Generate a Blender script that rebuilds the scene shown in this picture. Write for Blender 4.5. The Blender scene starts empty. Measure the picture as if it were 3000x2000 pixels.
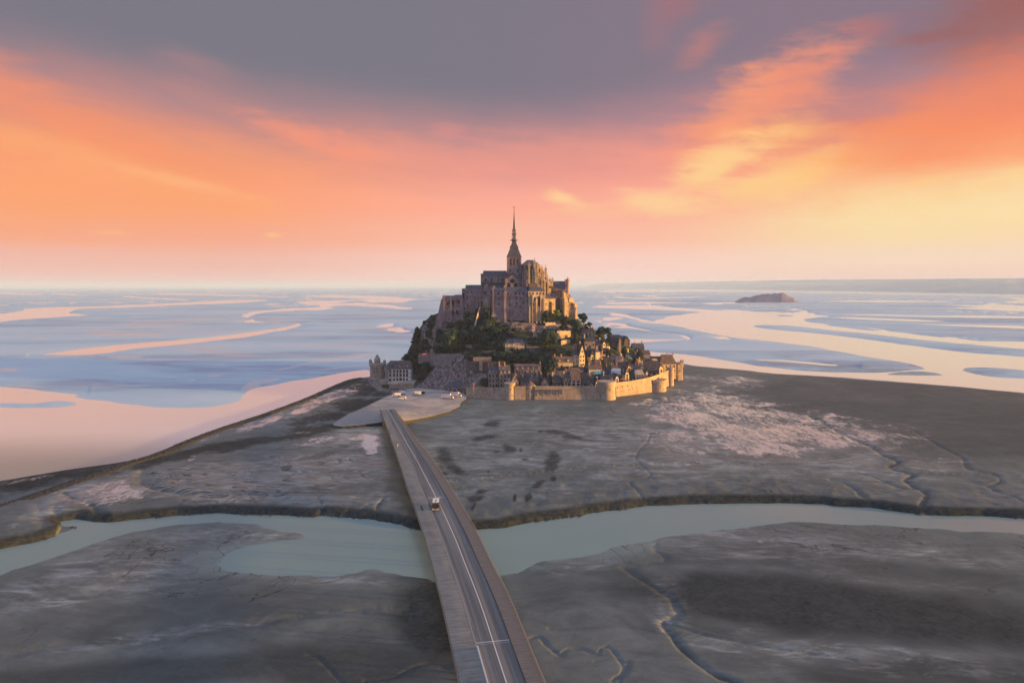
import bpy, bmesh, math, random, zlib
import numpy as np
from mathutils import Vector, Matrix
random.seed(7)
SC = bpy.context.scene
COL = SC.collection
R = math.radians
# ------------------------------------------------------------------ camera
CAMH = 90.0
TILT = math.atan(162 / 2000)
ct, st = math.cos(TILT), math.sin(TILT)
cam_d = bpy.data.cameras.new('camera')
cam = bpy.data.objects.new('camera', cam_d); COL.objects.link(cam)
cam.location = (0, 0, CAMH)
cam.rotation_euler = (math.pi / 2 - TILT, 0, 0)
cam_d.sensor_width = 36; cam_d.lens = 24
cam_d.clip_start = 1; cam_d.clip_end = 200000
SC.camera = cam

def ray(px, py):
    xc = (px - 1500) / 2000; yc = -(py - 1000) / 2000
    return xc, ct + yc * st, -st + yc * ct
def G(px, py, z=0.0):                # point of the photograph lying on a level plane
    x, y, d = ray(px, py); t = (z - CAMH) / d
    return Vector((x * t, y * t, z))
def W(px, py, Y):                    # point of the photograph standing at distance Y
    x, y, d = ray(px, py); t = Y / y
    return Vector((x * t, Y, CAMH + d * t))
def proj(x, y, z):
    dz = z - CAMH
    d = y * ct - dz * st; u = y * st + dz * ct
    return 1500 + 2000 * x / d, 1000 - 2000 * u / d
def s2l(r, g, b):
    f = lambda c: (c / 255 / 12.92) if c <= 10 else ((c / 255 + .055) / 1.055) ** 2.4
    return (f(r), f(g), f(b), 1)
# ------------------------------------------------------------------ numpy noise
def vnoise(x, y, seed=0):
    xi = np.floor(x).astype(np.int64); yi = np.floor(y).astype(np.int64)
    fx = x - xi; fy = y - yi
    fx = fx * fx * (3 - 2 * fx); fy = fy * fy * (3 - 2 * fy)
    def h(a, b):
        n = (a * 374761393 + b * 668265263 + seed * 974711) & 0x7fffffff
        n = ((n ^ (n >> 13)) * 1274126177) & 0x7fffffff
        return ((n ^ (n >> 16)) & 0xffff) / 65535.0
    a = h(xi, yi); b = h(xi + 1, yi); c = h(xi, yi + 1); d = h(xi + 1, yi + 1)
    return (a * (1 - fx) + b * fx) * (1 - fy) + (c * (1 - fx) + d * fx) * fy
def fbm(x, y, o=4, seed=0):
    s = 0; a = .5; t = 0
    for i in range(o):
        s = s + a * vnoise(x * 2 ** i + i * 17.3, y * 2 ** i - i * 9.1, seed + i); t += a; a *= .55
    return s / t
def sstep(a, b, x):
    t = np.clip((x - a) / (b - a), 0, 1); return t * t * (3 - 2 * t)
# ------------------------------------------------------------------ node maths
class E:
    nt = None
    def __init__(s, v): s.v = v
    def _n(op, *a):
        n = E.nt.nodes.new('ShaderNodeMath'); n.operation = op
        for i, q in enumerate(a):
            q = q.v if isinstance(q, E) else q
            if isinstance(q, (int, float)): n.inputs[i].default_value = q
            else: E.nt.links.new(q, n.inputs[i])
        return E(n.outputs[0])
    def __add__(s, o): return E._n('ADD', s, o)
    __radd__ = __add__
    def __sub__(s, o): return E._n('SUBTRACT', s, o)
    def __rsub__(s, o): return E._n('SUBTRACT', o, s)
    def __mul__(s, o): return E._n('MULTIPLY', s, o)
    __rmul__ = __mul__
    def __truediv__(s, o): return E._n('DIVIDE', s, o)
def mfn(op, *a): return E._n(op, *a)
def clamp01(x):
    r = E._n('ADD', x, 0.0); r.v.node.use_clamp = True; return r
def sm(a, b, x):
    n = E.nt.nodes.new('ShaderNodeMapRange'); n.interpolation_type = 'SMOOTHSTEP'
    E.nt.links.new(x.v, n.inputs[0]); n.inputs[1].default_value = a; n.inputs[2].default_value = b
    return E(n.outputs[0])
def put(sock, v):
    if isinstance(v, E): v = v.v
    if isinstance(v, (tuple, list)): sock.default_value = v if len(v) == len(sock.default_value) else tuple(v) + (1,)
    elif isinstance(v, (int, float)): sock.default_value = v
    else: E.nt.links.new(v, sock)
def mixc(f, a, b, mode='MIX'):
    n = E.nt.nodes.new('ShaderNodeMix'); n.data_type = 'RGBA'; n.blend_type = mode
    put(n.inputs[0], f); put(n.inputs[6], a); put(n.inputs[7], b)
    return E(n.outputs[2])
def gray(v):
    n = E.nt.nodes.new('ShaderNodeCombineColor')
    for i in range(3): put(n.inputs[i], v)
    return E(n.outputs[0])
def noise(vec, scale, detail=4, rough=.55, dist=0.0, out=0):
    n = E.nt.nodes.new('ShaderNodeTexNoise'); put(n.inputs['Vector'], vec)
    n.inputs['Scale'].default_value = scale; n.inputs['Detail'].default_value = detail
    n.inputs['Roughness'].default_value = rough; n.inputs['Distortion'].default_value = dist
    return E(n.outputs[out])
def ramp(f, stops, interp='LINEAR'):
    n = E.nt.nodes.new('ShaderNodeValToRGB'); put(n.inputs[0], f)
    cr = n.color_ramp; cr.interpolation = interp
    while len(cr.elements) > 1: cr.elements.remove(cr.elements[0])
    for i, (p, c) in enumerate(stops):
        e = cr.elements[0] if i == 0 else cr.elements.new(p)
        e.position = p; e.color = c if len(c) == 4 else tuple(c) + (1,)
    return E(n.outputs[0])
def comb(x, y, z):
    n = E.nt.nodes.new('ShaderNodeCombineXYZ')
    for i, q in enumerate((x, y, z)): put(n.inputs[i], q)
    return E(n.outputs[0])
def objpos(world=True):
    if world:
        n = E.nt.nodes.new('ShaderNodeNewGeometry'); return E(n.outputs['Position'])
    n = E.nt.nodes.new('ShaderNodeTexCoord'); return E(n.outputs['Object'])
def sepxyz(v):
    n = E.nt.nodes.new('ShaderNodeSeparateXYZ'); put(n.inputs[0], v)
    return E(n.outputs[0]), E(n.outputs[1]), E(n.outputs[2])
def attr(name):
    n = E.nt.nodes.new('ShaderNodeAttribute'); n.attribute_name = name
    return E(n.outputs['Fac'])
def bump(h, strength=.5, dist=.2, normal=None):
    n = E.nt.nodes.new('ShaderNodeBump'); put(n.inputs['Height'], h)
    n.inputs['Strength'].default_value = strength; n.inputs['Distance'].default_value = dist
    if normal is not None: put(n.inputs['Normal'], normal)
    return E(n.outputs[0])
MATS = {}
def newmat(name):
    m = bpy.data.materials.new(name); m.use_nodes = True
    E.nt = m.node_tree; MATS[name] = m
    return m, m.node_tree.nodes['Principled BSDF']
def simple(name, col, rough=.7, var=.12, scale=.6, metal=0, bumpd=0):
    m, b = newmat(name)
    p = objpos()
    n = noise(p, scale, 4)
    put(b.inputs['Base Color'], mixc(1.0, tuple(col) + (1,), gray(n * (var * 2) + (1 - var)), 'MULTIPLY'))
    b.inputs['Roughness'].default_value = rough; b.inputs['Metallic'].default_value = metal
    if bumpd: put(b.inputs['Normal'], bump(noise(p, scale * 6, 3), .6, bumpd))
    return m
# ------------------------------------------------------------------ objects
def tag(o, label=None, cat=None, group=None, kind=None):
    if label: o['label'] = label
    if cat: o['category'] = cat
    if group: o['group'] = group
    if kind: o['kind'] = kind
    return o
def empty(name, loc=(0, 0, 0), rz=0.0):
    o = bpy.data.objects.new(name, None); COL.objects.link(o)
    o.location = loc; o.rotation_euler = (0, 0, rz); o.empty_display_size = .5
    return o
def add(name, me, mats, parent=None, loc=(0, 0, 0), rz=0.0, smooth=False):
    o = bpy.data.objects.new(name, me); COL.objects.link(o)
    if mats is not None and not me.materials:
        for m in (mats if isinstance(mats, (list, tuple)) else [mats]): me.materials.append(MATS[m])
    o.location = loc; o.rotation_euler = (0, 0, rz)
    if parent is not None: o.parent = parent
    if smooth: me.shade_smooth()
    return o
class MB:
    """collects faces of ONE mesh"""
    def __init__(s): s.v = []; s.f = []; s.m = []
    def add(s, vs, fs, mi=0):
        b = len(s.v); s.v += [tuple(v) for v in vs]
        for f in fs: s.f.append([b + i for i in f]); s.m.append(mi)
        return s
    def box(s, x0, x1, y0, y1, z0, z1, mi=0, top=1.0, M=None):
        cx, cy = (x0 + x1) / 2, (y0 + y1) / 2
        vs = [(x0, y0, z0), (x1, y0, z0), (x1, y1, z0), (x0, y1, z0)]
        vs += [(cx + (x - cx) * top, cy + (y - cy) * top, z1) for x, y, _ in vs]
        if M: vs = [M @ Vector(v) for v in vs]
        return s.add(vs, [(3, 2, 1, 0), (4, 5, 6, 7), (0, 1, 5, 4), (1, 2, 6, 5), (2, 3, 7, 6), (3, 0, 4, 7)], mi)
    def gable(s, x0, x1, y0, y1, z0, z1, axis='x', mi=0, over=0, hip=0.0):
        """roof prism; axis = ridge direction; hip = how far the ridge ends step in"""
        x0 -= over; x1 += over; y0 -= over; y1 += over
        if axis == 'x':
            ym = (y0 + y1) / 2
            vs = [(x0, y0, z0), (x1, y0, z0), (x1, y1, z0), (x0, y1, z0), (x0 + hip, ym, z1), (x1 - hip, ym, z1)]
            fs = [(0, 1, 5, 4), (2, 3, 4, 5), (1, 2, 5), (3, 0, 4), (3, 2, 1, 0)]
        else:
            xm = (x0 + x1) / 2
            vs = [(x0, y0, z0), (x1, y0, z0), (x1, y1, z0), (x0, y1, z0), (xm, y0 + hip, z1), (xm, y1 - hip, z1)]
            fs = [(1, 2, 5, 4), (3, 0, 4, 5), (0, 1, 4), (2, 3, 5), (3, 2, 1, 0)]
        return s.add(vs, fs, mi)
    def prism(s, poly, y0, y1, mi=0):
        """outline in x,z pushed from y0 to y1"""
        n = len(poly)
        vs = [(x, y0, z) for x, z in poly] + [(x, y1, z) for x, z in poly]
        fs = [tuple(range(n)), tuple(range(2 * n - 1, n - 1, -1))]
        fs += [(i, i + n, (i + 1) % n + n, (i + 1) % n) for i in range(n)]
        return s.add(vs, fs, mi)
    def lathe(s, prof, n=20, cx=0, cy=0, mi=0, rot=0.0, cap=True):
        b = []
        for r, z in prof:
            for k in range(n):
                a = rot + 2 * math.pi * k / n
                b.append((cx + r * math.cos(a), cy + r * math.sin(a), z))
        fs = []
        for j in range(len(prof) - 1):
            for k in range(n):
                k2 = (k + 1) % n
                fs.append((j * n + k, j * n + k2, (j + 1) * n + k2, (j + 1) * n + k))
        if cap:
            fs.append(tuple(range(n - 1, -1, -1)))
            fs.append(tuple((len(prof) - 1) * n + k for k in range(n)))
        return s.add(b, fs, mi)
    def tube(s, p, q, r0, r1=None, n=6, mi=0):
        r1 = r0 if r1 is None else r1
        p = Vector(p); q = Vector(q); d = (q - p)
        if d.length < 1e-6: return s
        M = d.to_track_quat('Z', 'Y').to_matrix()
        vs = []
        for c, r in ((p, r0), (q, r1)):
            for k in range(n):
                a = 2 * math.pi * k / n
                vs.append(c + M @ Vector((r * math.cos(a), r * math.sin(a), 0)))
        fs = [(k, (k + 1) % n, n + (k + 1) % n, n + k) for k in range(n)] + [tuple(range(n - 1, -1, -1)), tuple(range(n, 2 * n))]
        return s.add(vs, fs, mi)
    def mesh(s, name='m'):
        me = bpy.data.meshes.new(name); me.from_pydata(s.v, [], s.f)
        if any(s.m): me.polygons.foreach_set('material_index', s.m)
        me.validate(); me.update(); return me
    def build(s, name, mats, parent=None, loc=(0, 0, 0), rz=0.0, smooth=False):
        return add(name, s.mesh(name), mats, parent, loc, rz, smooth)
# ------------------------------------------------------------------ render settings
vs_ = SC.view_settings
SC.display_settings.display_device = 'sRGB'
vs_.view_transform = 'Standard'; vs_.look = 'None'; vs_.exposure = 0; vs_.gamma = 1
SC.render.engine = 'CYCLES'
SC.cycles.use_denoising = True
SC.cycles.max_bounces = 6; SC.cycles.volume_bounces = 1
SC.cycles.caustics_reflective = False; SC.cycles.caustics_refractive = False
SC.cycles.use_adaptive_sampling = True; SC.cycles.adaptive_threshold = 0.01
# ------------------------------------------------------------------ sun and sky
SUN_EL = 3.8; SUN_AZ = 99.0         # degrees, azimuth from +Y towards +X
sd = bpy.data.lights.new('sun', 'SUN'); sun = bpy.data.objects.new('sun', sd); COL.objects.link(sun)
sdir = Vector((math.sin(R(SUN_AZ)) * math.cos(R(SUN_EL)), math.cos(R(SUN_AZ)) * math.cos(R(SUN_EL)), math.sin(R(SUN_EL))))
sun.rotation_euler = (-sdir).to_track_quat('-Z', 'Y').to_euler()
sun.location = (300, 500, 300)
sd.energy = 5.0; sd.angle = R(1.2); sd.color = (1, .51, .105)
world = bpy.data.worlds.new('World'); SC.world = world; world.use_nodes = True
nt = world.node_tree; E.nt = nt
bg = nt.nodes['Background']
tc = nt.nodes.new('ShaderNodeTexCoord')
dx, dy, dz = sepxyz(E(tc.outputs['Generated']))
hor = mfn('SQRT', dx * dx + dy * dy)
el = mfn('ARCTAN2', dz, hor); az = mfn('ARCTAN2', dx, dy)
def skyp(px, py):
    x, y, d = ray(px, py); return math.atan2(x, y), math.atan2(d, math.hypot(x, y))
dirv = comb(az * 1.0, el * 2.6, 0.0)
# cloud-like unevenness
wv = comb(az + el * .9, el * 4.2 + az * .15, 0.0)
n1 = noise(wv, 2.2, 5, .55, .5); n2 = noise(wv, 7.0, 5, .6, .4)
n4 = noise(comb(az * 1.0 + el * .3, el * 2.6, 7.0), 26.0, 5, .65, .6)
n3 = noise(comb(az * .8 + el * 1.2, el * 7.0 + az * .5, 3.0), 6.0, 6, .6, .3)
# height of the purple cloud deck's lower edge along the horizon
edge = ramp(az / 2.4 + .5, [(0, (.50,) * 3), (.5 - .26, (.57,) * 3), (.5 - .17, (.50,) * 3), (.5 - .09, (.50,) * 3), (.5 - .03, (.47,) * 3), (.5, (.46,) * 3),
      (.5 + .05, (.47,) * 3), (.5 + .10, (.52,) * 3), (.5 + .155, (.57,) * 3), (.5 + .20, (.52,) * 3), (.5 + .26, (.60,) * 3), (.5 + .4, (.6,) * 3)], 'B_SPLINE')
edge = edge * .4                       # radians: 0.15 .. 0.28
t = (el - edge) + (n1 - .5) * .075 + (n2 - .5) * .045 + (n3 - .5) * .035
# colours below the deck, from the horizon up, at left / middle / right
C = lambda *c: s2l(*c)
def low(stops): return ramp(el / .4, [(skyp(1500, y)[1] / .4, C(*c)) for y, c in stops][::-1], 'LINEAR') if False else ramp(el / .4, sorted([(max(0, skyp(1500, y)[1]) / .4, C(*c)) for y, c in stops]), 'EASE')
cl = low([(838, (238, 192, 182)), (770, (242, 182, 165)), (700, (247, 168, 138)), (600, (253, 162, 118)), (480, (253, 158, 108)), (380, (250, 150, 108)), (250, (240, 138, 110))])
cm = low([(838, (250, 214, 204)), (770, (250, 205, 192)), (690, (252, 186, 162)), (600, (254, 172, 150)), (480, (252, 160, 140)), (380, (240, 150, 134)), (250, (232, 140, 130))])
cr = low([(838, (242, 200, 188)), (770, (248, 216, 190)), (690, (250, 218, 168)), (600, (252, 200, 146)), (500, (252, 165, 118)), (400, (250, 140, 98)), (250, (242, 128, 92))])
base = mixc(sm(-.42, .02, az), cl, cm); base = mixc(sm(.15, .50, az), base, cr)
deckc = mixc(sm(-.2, .45, az), C(122, 119, 132), C(136, 118, 134))
deckc = mixc(sm(.52, .66, az) * .7, deckc, C(160, 92, 82))
deckc = mixc(sm(0, .10, el - edge), mixc(sm(-.3, .3, az), C(168, 134, 142), C(168, 132, 144)), deckc)
deckc = mixc(sm(.40, .70, el), deckc, s2l(176, 186, 214))
deckc = mixc(sm(.7, 1.3, el), deckc, s2l(190, 206, 238))
f = sm(-.085, .075, t)
col = mixc(f, base, deckc)
# the sky behind the viewer is cooler and dimmer
back = sm(.95, 1.7, mfn('ABSOLUTE', az)) 
bcol = ramp(el / 1.2, [(0, s2l(188, 160, 176)), (.18, s2l(150, 146, 182)), (.45, s2l(140, 150, 190)), (1, s2l(190, 206, 238))])
col = mixc(back, col, bcol)
# glowing cloud patches: (px, py, half width, half height, tilt, colour, strength, raggedness)
def blob(col, px, py, w, h, tilt, c, k, rag=.55):
    a0, e0 = skyp(px, py); w /= 2000; h /= 2000
    ca, sa = math.cos(tilt), math.sin(tilt)
    u = (az - a0) * math.cos(a0) ; v = el - e0
    uu = (u * ca + v * sa) / w; vv = (v * ca - u * sa) / h
    d = mfn('SQRT', uu * uu + vv * vv) + (n2 - .5) * rag * 3.0 + (n3 - .5) * rag * 3.2 + (n4 - .5) * rag * 3.0
    return mixc(sm(1.6, .0, d) * (k * .95), col, C(*c))
for b_ in [
    (2230, 300, 190, 85, .5, (248, 152, 118), .85), (2350, 235, 110, 42, .55, (240, 144, 118), .6), (2130, 380, 130, 70, .9, (252, 160, 118), .75),
    (1520, 460, 700, 60, 0, (253, 158, 132), .35), (2280, 390, 100, 50, 0, (253, 180, 118), .8),
    (2110, 470, 130, 45, .35, (254, 208, 142), .95), (2060, 515, 80, 25, .3, (254, 212, 146), .8), (2310, 515, 190, 42, .22, (254, 212, 142), 1.0), (2390, 490, 80, 30, .6, (255, 214, 140), .9),
    (1925, 595, 95, 34, -.1, (254, 208, 152), .95), (1650, 582, 50, 18, -.3, (254, 208, 150), 1.0), (1690, 610, 90, 12, .1, (253, 196, 148), .6), (1770, 622, 130, 18, 0, (253, 196, 150), .55),
    (2560, 420, 210, 40, .35, (252, 156, 104), .6), (2860, 600, 340, 60, .06, (252, 224, 170), .85), (2880, 545, 150, 20, .3, (253, 214, 150), .6),
    (2060, 130, 70, 34, .5, (200, 128, 122), .6), (1925, 80, 45, 75, 0, (165, 118, 126), .4), (2545, 80, 55, 24, 0, (190, 118, 116), .6), (1980, 20, 70, 40, 0, (168, 112, 120), .6),
    (580, 195, 90, 34, -.3, (172, 130, 134), .5), (560, 285, 80, 34, -.2, (196, 138, 134), .4), (900, 405, 150, 34, -.3, (250, 152, 122), .75), (1320, 385, 60, 20, 0, (222, 142, 138), .5),
    (150, 330, 330, 60, -.45, (252, 148, 104), .6), (360, 500, 420, 40, -.28, (254, 172, 116), .6), (120, 600, 330, 80, 0, (253, 164, 106), .7), (560, 540, 170, 14, -.2, (254, 184, 128), .6),
    (320, 682, 40, 8, 0, (254, 190, 130), .6), (800, 688, 20, 10, 0, (254, 196, 134), .8), (2700, 535, 60, 10, .2, (254, 202, 136), .7), (2780, 90, 60, 20, 0, (150, 100, 104), .4),
    (2940, 60, 150, 110, 0, (158, 92, 84), .6), (2900, 290, 200, 90, .3, (248, 136, 94), .6), (2820, 420, 260, 50, .1, (252, 142, 96), .5)]:
    col = blob(col, *b_[:7], rag=.45)
# the glow round the low sun, outside the frame to the right
da = az - R(SUN_AZ); de = (el - R(SUN_EL)) * 2.0
g = mfn('POWER', 2.718, (da * da + de * de) * -4.0)
col = mixc(g * .9, col, (2.2, 1.15, .5, 1))
# a touch of physical sky under it all
stx = nt.nodes.new('ShaderNodeTexSky'); stx.sky_type = 'NISHITA'; stx.sun_disc = False
stx.sun_elevation = R(SUN_EL); stx.sun_rotation = R(SUN_AZ)
hi = sm(.4, .9, el) * .05
col = mixc(hi, col, E(stx.outputs[0]), 'ADD')
put(bg.inputs[0], col); bg.inputs[1].default_value = 1.0 / 2.7
vs_.exposure = math.log2(2.7)
# ------------------------------------------------------------------ haze
HX = 62000
hb = MB().box(-HX, HX, -3000, 72000, -6, 190)
hz = hb.build('haze', None)
mh = bpy.data.materials.new('haze_air'); mh.use_nodes = True; E.nt = mh.node_tree
mh.node_tree.nodes.clear()
mo = mh.node_tree.nodes.new('ShaderNodeOutputMaterial')
pv = mh.node_tree.nodes.new('ShaderNodeVolumePrincipled')
pv.inputs['Color'].default_value = (.55, .76, 1.0, 1); pv.inputs['Density'].default_value = 6.5e-5
pv.inputs['Anisotropy'].default_value = 0.0
mh.node_tree.links.new(pv.outputs[0], mo.inputs['Volume'])
hz.data.materials.append(mh)
tag(hz, 'pale bluish evening haze over the whole bay', 'haze', kind='stuff')
# ------------------------------------------------------------------ tidal flats and channels
cA = lambda *p: [(x / 1.568, 1000 + y / 1.568) for x, y in p]
cB = lambda *p: [(900 + x / 1.742, 1100 + y / 1.742) for x, y in p]
cC = lambda *p: [(1800 + x / 1.568, 1000 + y / 1.568) for x, y in p]
cD = lambda *p: [(x / 1.96, 700 + y / 1.96) for x, y in p]
cE = lambda *p: [(1800 + x / 1.96, 750 + y / 1.96) for x, y in p]
cF = lambda *p: [(x / 3.92, 820 + y / 3.92) for x, y in p]
cH = lambda *p: [(600 + x / 3.92, 820 + y / 3.92) for x, y in p]
def spl(p, k=4, closed=True):
    out = []; n = len(p)
    for i in range(n if closed else n - 1):
        q = [p[(i + j - 1) % n] if closed else p[min(max(i + j - 1, 0), n - 1)] for j in range(4)]
        for s_ in range(k):
            t = s_ / k
            out.append(tuple(.5 * (2 * q[1][c] + (q[2][c] - q[0][c]) * t + (2 * q[0][c] - 5 * q[1][c] + 4 * q[2][c] - q[3][c]) * t * t + (-q[0][c] + 3 * q[1][c] - 3 * q[2][c] + q[3][c]) * t ** 3) for c in (0, 1)))
    if not closed: out.append(tuple(p[-1]))
    return out
def segd(P, a, b):
    ax, ay = a; bx, by = b; dx, dy = bx - ax, by - ay; L = dx * dx + dy * dy + 1e-12
    t = np.clip(((P[:, 0] - ax) * dx + (P[:, 1] - ay) * dy) / L, 0, 1)
    return np.hypot(P[:, 0] - ax - t * dx, P[:, 1] - ay - t * dy)
def polyd(P, poly):                  # + outside, - inside
    d = np.full(len(P), 1e9); ins = np.zeros(len(P), bool); n = len(poly)
    for i in range(n):
        a, b = poly[i], poly[(i + 1) % n]
        d = np.minimum(d, segd(P, a, b))
        c = (a[1] > P[:, 1]) != (b[1] > P[:, 1])
        with np.errstate(divide='ignore', invalid='ignore'):
            xx = (b[0] - a[0]) * (P[:, 1] - a[1]) / (b[1] - a[1]) + a[0]
        ins ^= c & (P[:, 0] < xx)
    return np.where(ins, -d, d)
def lined(P, line):
    d = np.full(len(P), 1e9)
    for i in range(len(line) - 1): d = np.minimum(d, segd(P, line[i], line[i + 1]))
    return d
# --- grid: level polar sheet, finer close by and towards the island
u_ = np.concatenate([np.arange(.0014, .02, .0005), np.arange(.02, .09, .0009), np.arange(.09, .32, .0013), np.arange(.32, .66, .0020), np.arange(.66, 1.2, .06)])
rr = 90 / u_[::-1]
a_ = np.radians(np.concatenate([np.arange(-180, -60, 4.0), np.arange(-60, -41, .6), np.arange(-41, 41, .085), np.arange(41, 60, .6), np.arange(60, 180, 4.0)]))
NA, NR = len(a_), len(rr)
RRg, AAg = np.meshgrid(rr, a_, indexing='ij')
GX = (RRg * np.sin(AAg)).ravel(); GY = (RRg * np.cos(AAg)).ravel()
PT = np.stack([GX, GY], 1)
den = GY * ct + CAMH * st
vis = (GY > 40)
with np.errstate(divide='ignore', invalid='ignore'):
    PX = np.where(vis, 1500 + 2000 * GX / np.where(den > 1, den, 1), -9e4); PY = np.where(vis, 1000 - 2000 * (GY * st - CAMH * ct) / np.where(den > 1, den, 1), -9e4)
PP = np.stack([PX, PY], 1)
def world(poly): return [tuple(G(x, min(max(y, -1e9), 5e4))[:2]) for x, y in poly]
def wd(poly, closed=True, pad=60):   # distance in metres, only evaluated near the outline
    xs = [p[0] for p in poly]; ys = [p[1] for p in poly]
    m = vis & (PX > min(xs) - pad) & (PX < max(xs) + pad) & (PY > min(ys) - pad) & (PY < max(ys) + pad)
    out = np.full(len(PT), 1e6); wpl = world(poly)
    out[m] = polyd(PT[m], wpl) if closed else lined(PT[m], wpl)
    return out
# channel close by
near_top = cA((-60, 965), (0, 953), (150, 925), (250, 895), (350, 857), (290, 828), (350, 815), (490, 836), (620, 817), (800, 799), (1000, 788), (1200, 796), (1440, 807), (1480, 798), (1640, 815), (1750, 830)) + \
    cB((200, 722), (300, 732), (500, 770), (640, 800), (850, 787), (1000, 781), (1140, 747), (1340, 722), (1600, 682)) + \
    cC((0, 775), (120, 760), (400, 744), (700, 742), (960, 746), (1000, 755), (1200, 767), (1380, 790), (1450, 797), (1700, 806), (1882, 812), (2100, 815))
near_bot = cC((2100, 905), (1882, 890), (1700, 875), (1400, 850), (1100, 836), (800, 834), (550, 851), (350, 880), (180, 920), (0, 946)) + \
    cB((1300, 935), (1130, 975), (975, 1015), (800, 1035), (640, 1045), (500, 1021), (300, 1000)) + \
    cA((1700, 1060), (1500, 1074), (1200, 1070), (1050, 1058), (960, 1030), (1000, 985), (1150, 935), (1300, 900), (1450, 911), (1380, 882), (1300, 868), (1150, 847), (1000, 829), (800, 841), (600, 881), (400, 936), (200, 1001), (0, 1070), (-60, 1092))
near = near_top + near_bot
dn = wd(near, pad=500)
dtop = wd([(-400, 1640)] + near_top + [(3400, 1520)], closed=False, pad=500)
north = (PY < np.interp(PX, [p[0] for p in near_top], [p[1] for p in near_top])) if False else None
ntx = np.array([p[0] for p in near_top]); nty = np.array([p[1] for p in near_top])
o_ = np.argsort(ntx); north = PY < np.interp(PX, ntx[o_], nty[o_]) + 4
# far water (traced outlines) and the banks inside it
WATER = [
    cA((-80, 645), (0, 640), (300, 590), (580, 550), (700, 515), (830, 463), (1000, 403), (1240, 323), (1400, 263), (1560, 200), (1620, 172), (1700, 158), (1690, 128), (1500, 155), (1240, 200), (1135, 235), (1080, 276), (960, 298), (800, 301), (600, 292), (500, 275), (340, 256), (250, 241), (0, 230), (-80, 226)),
    cD((-60, 482), (0, 478), (100, 466), (250, 456), (400, 446), (540, 436), (400, 428), (385, 412), (450, 402), (600, 396), (750, 391), (1000, 379), (1250, 372), (1400, 366), (1545, 351), (1400, 349), (1250, 354), (1000, 368), (750, 379), (500, 388), (300, 392), (160, 402), (60, 424), (0, 436), (-60, 444)),
    cH((0, 668), (150, 652), (400, 622), (700, 582), (900, 548), (1000, 522), (1030, 500), (960, 492), (780, 490), (600, 487), (500, 482), (470, 470), (530, 455), (440, 430), (412, 412), (450, 398), (550, 378), (700, 358), (900, 338), (1100, 322), (1250, 315), (1320, 292), (1100, 265), (1105, 252), (1250, 240), (1700, 232), (2352, 205), (2352, 262), (2100, 258), (1800, 240), (1500, 256), (1500, 268), (2000, 282), (2200, 300), (2352, 335), (2100, 318), (1620, 290), (1500, 325), (1300, 348), (1100, 342), (900, 352), (700, 372), (560, 400), (530, 425), (580, 455), (540, 470), (600, 482), (760, 492), (1050, 494), (1130, 515), (1050, 545), (900, 580), (700, 600), (400, 660), (150, 690), (-100, 720), (-600, 770), (-900, 800), (-1100, 835), (-1300, 850), (-1500, 862), (-1750, 862), (-1890, 855), (-1700, 830), (-1400, 790), (-1100, 760), (-700, 722), (-300, 690)),
    cD((900, 318), (1200, 324), (1500, 330), (1700, 334), (1500, 325), (1200, 316), (950, 312)),
    cD((700, 330), (900, 338), (1060, 346), (1080, 350), (960, 346), (760, 335)),
    cD((1740, 330), (1900, 322), (2200, 330), (2352, 340), (2352, 352), (2100, 344), (1900, 336)),
    cD((0, 308), (150, 312), (260, 318), (160, 320), (0, 315)), cD((300, 312), (440, 318), (480, 326), (360, 320)),
    cD((0, 850), (200, 862), (380, 885), (430, 902), (250, 893), (100, 880), (0, 878)),
    # right side
    cE((-100, 283), (0, 285), (200, 283), (400, 300), (700, 316), (1000, 328), (1200, 345), (1135, 352), (1120, 370), (1180, 383), (1500, 414), (1600, 432), (1800, 457), (2100, 487), (2450, 520), (2450, 810), (2352, 785), (2100, 765), (1800, 736), (1500, 712), (1300, 696), (1000, 681), (800, 661), (600, 641), (450, 626), (380, 612), (250, 590), (150, 560), (140, 545), (350, 560), (500, 575), (620, 595), (760, 622), (900, 640), (1050, 656), (1300, 669), (1500, 669), (1650, 656), (1780, 650), (1780, 637), (1600, 600), (1400, 570), (1100, 515), (800, 479), (650, 465), (500, 435), (350, 400), (255, 380), (240, 362), (270, 345), (400, 330), (470, 320), (300, 310), (0, 300), (-100, 296)),
    cE((-50, 325), (60, 330), (120, 345), (180, 368), (250, 388), (180, 380), (100, 358), (0, 345), (-50, 340)),
    cE((-60, 355), (30, 352), (30, 362), (-60, 372)), cE((40, 475), (300, 478), (600, 474), (300, 486), (120, 498), (60, 490)),
    cE((620, 592), (900, 596), (1050, 602), (1300, 626), (1330, 631), (1200, 627), (1000, 609), (900, 602)),
    cE((1300, 333), (1800, 341), (2400, 348), (2400, 358), (1800, 349)), cE((1280, 352), (1600, 360), (1900, 374), (1700, 374), (1400, 362)),
    cE((1700, 390), (2100, 396), (2400, 402), (2400, 419), (2100, 408)), cE((1850, 282), (2400, 286), (2400, 318), (2100, 306), (1950, 300), (2100, 292)),
    cE((-40, 195), (500, 190), (1100, 195), (1700, 210), (2400, 225), (2400, 232), (1700, 222), (1000, 208), (500, 204), (-40, 208)),
    cE((2200, 236), (2400, 240), (2400, 262), (2230, 268), (2300, 252)),
    cE((20, 236), (150, 240), (500, 234), (500, 238), (150, 245)), cE((520, 268), (700, 265), (700, 272), (560, 278)), cE((-40, 268), (200, 262), (420, 268), (200, 272), (-40, 277)),
    cE((1150, 262), (1500, 254), (2000, 262), (1500, 264)),
]
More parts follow.
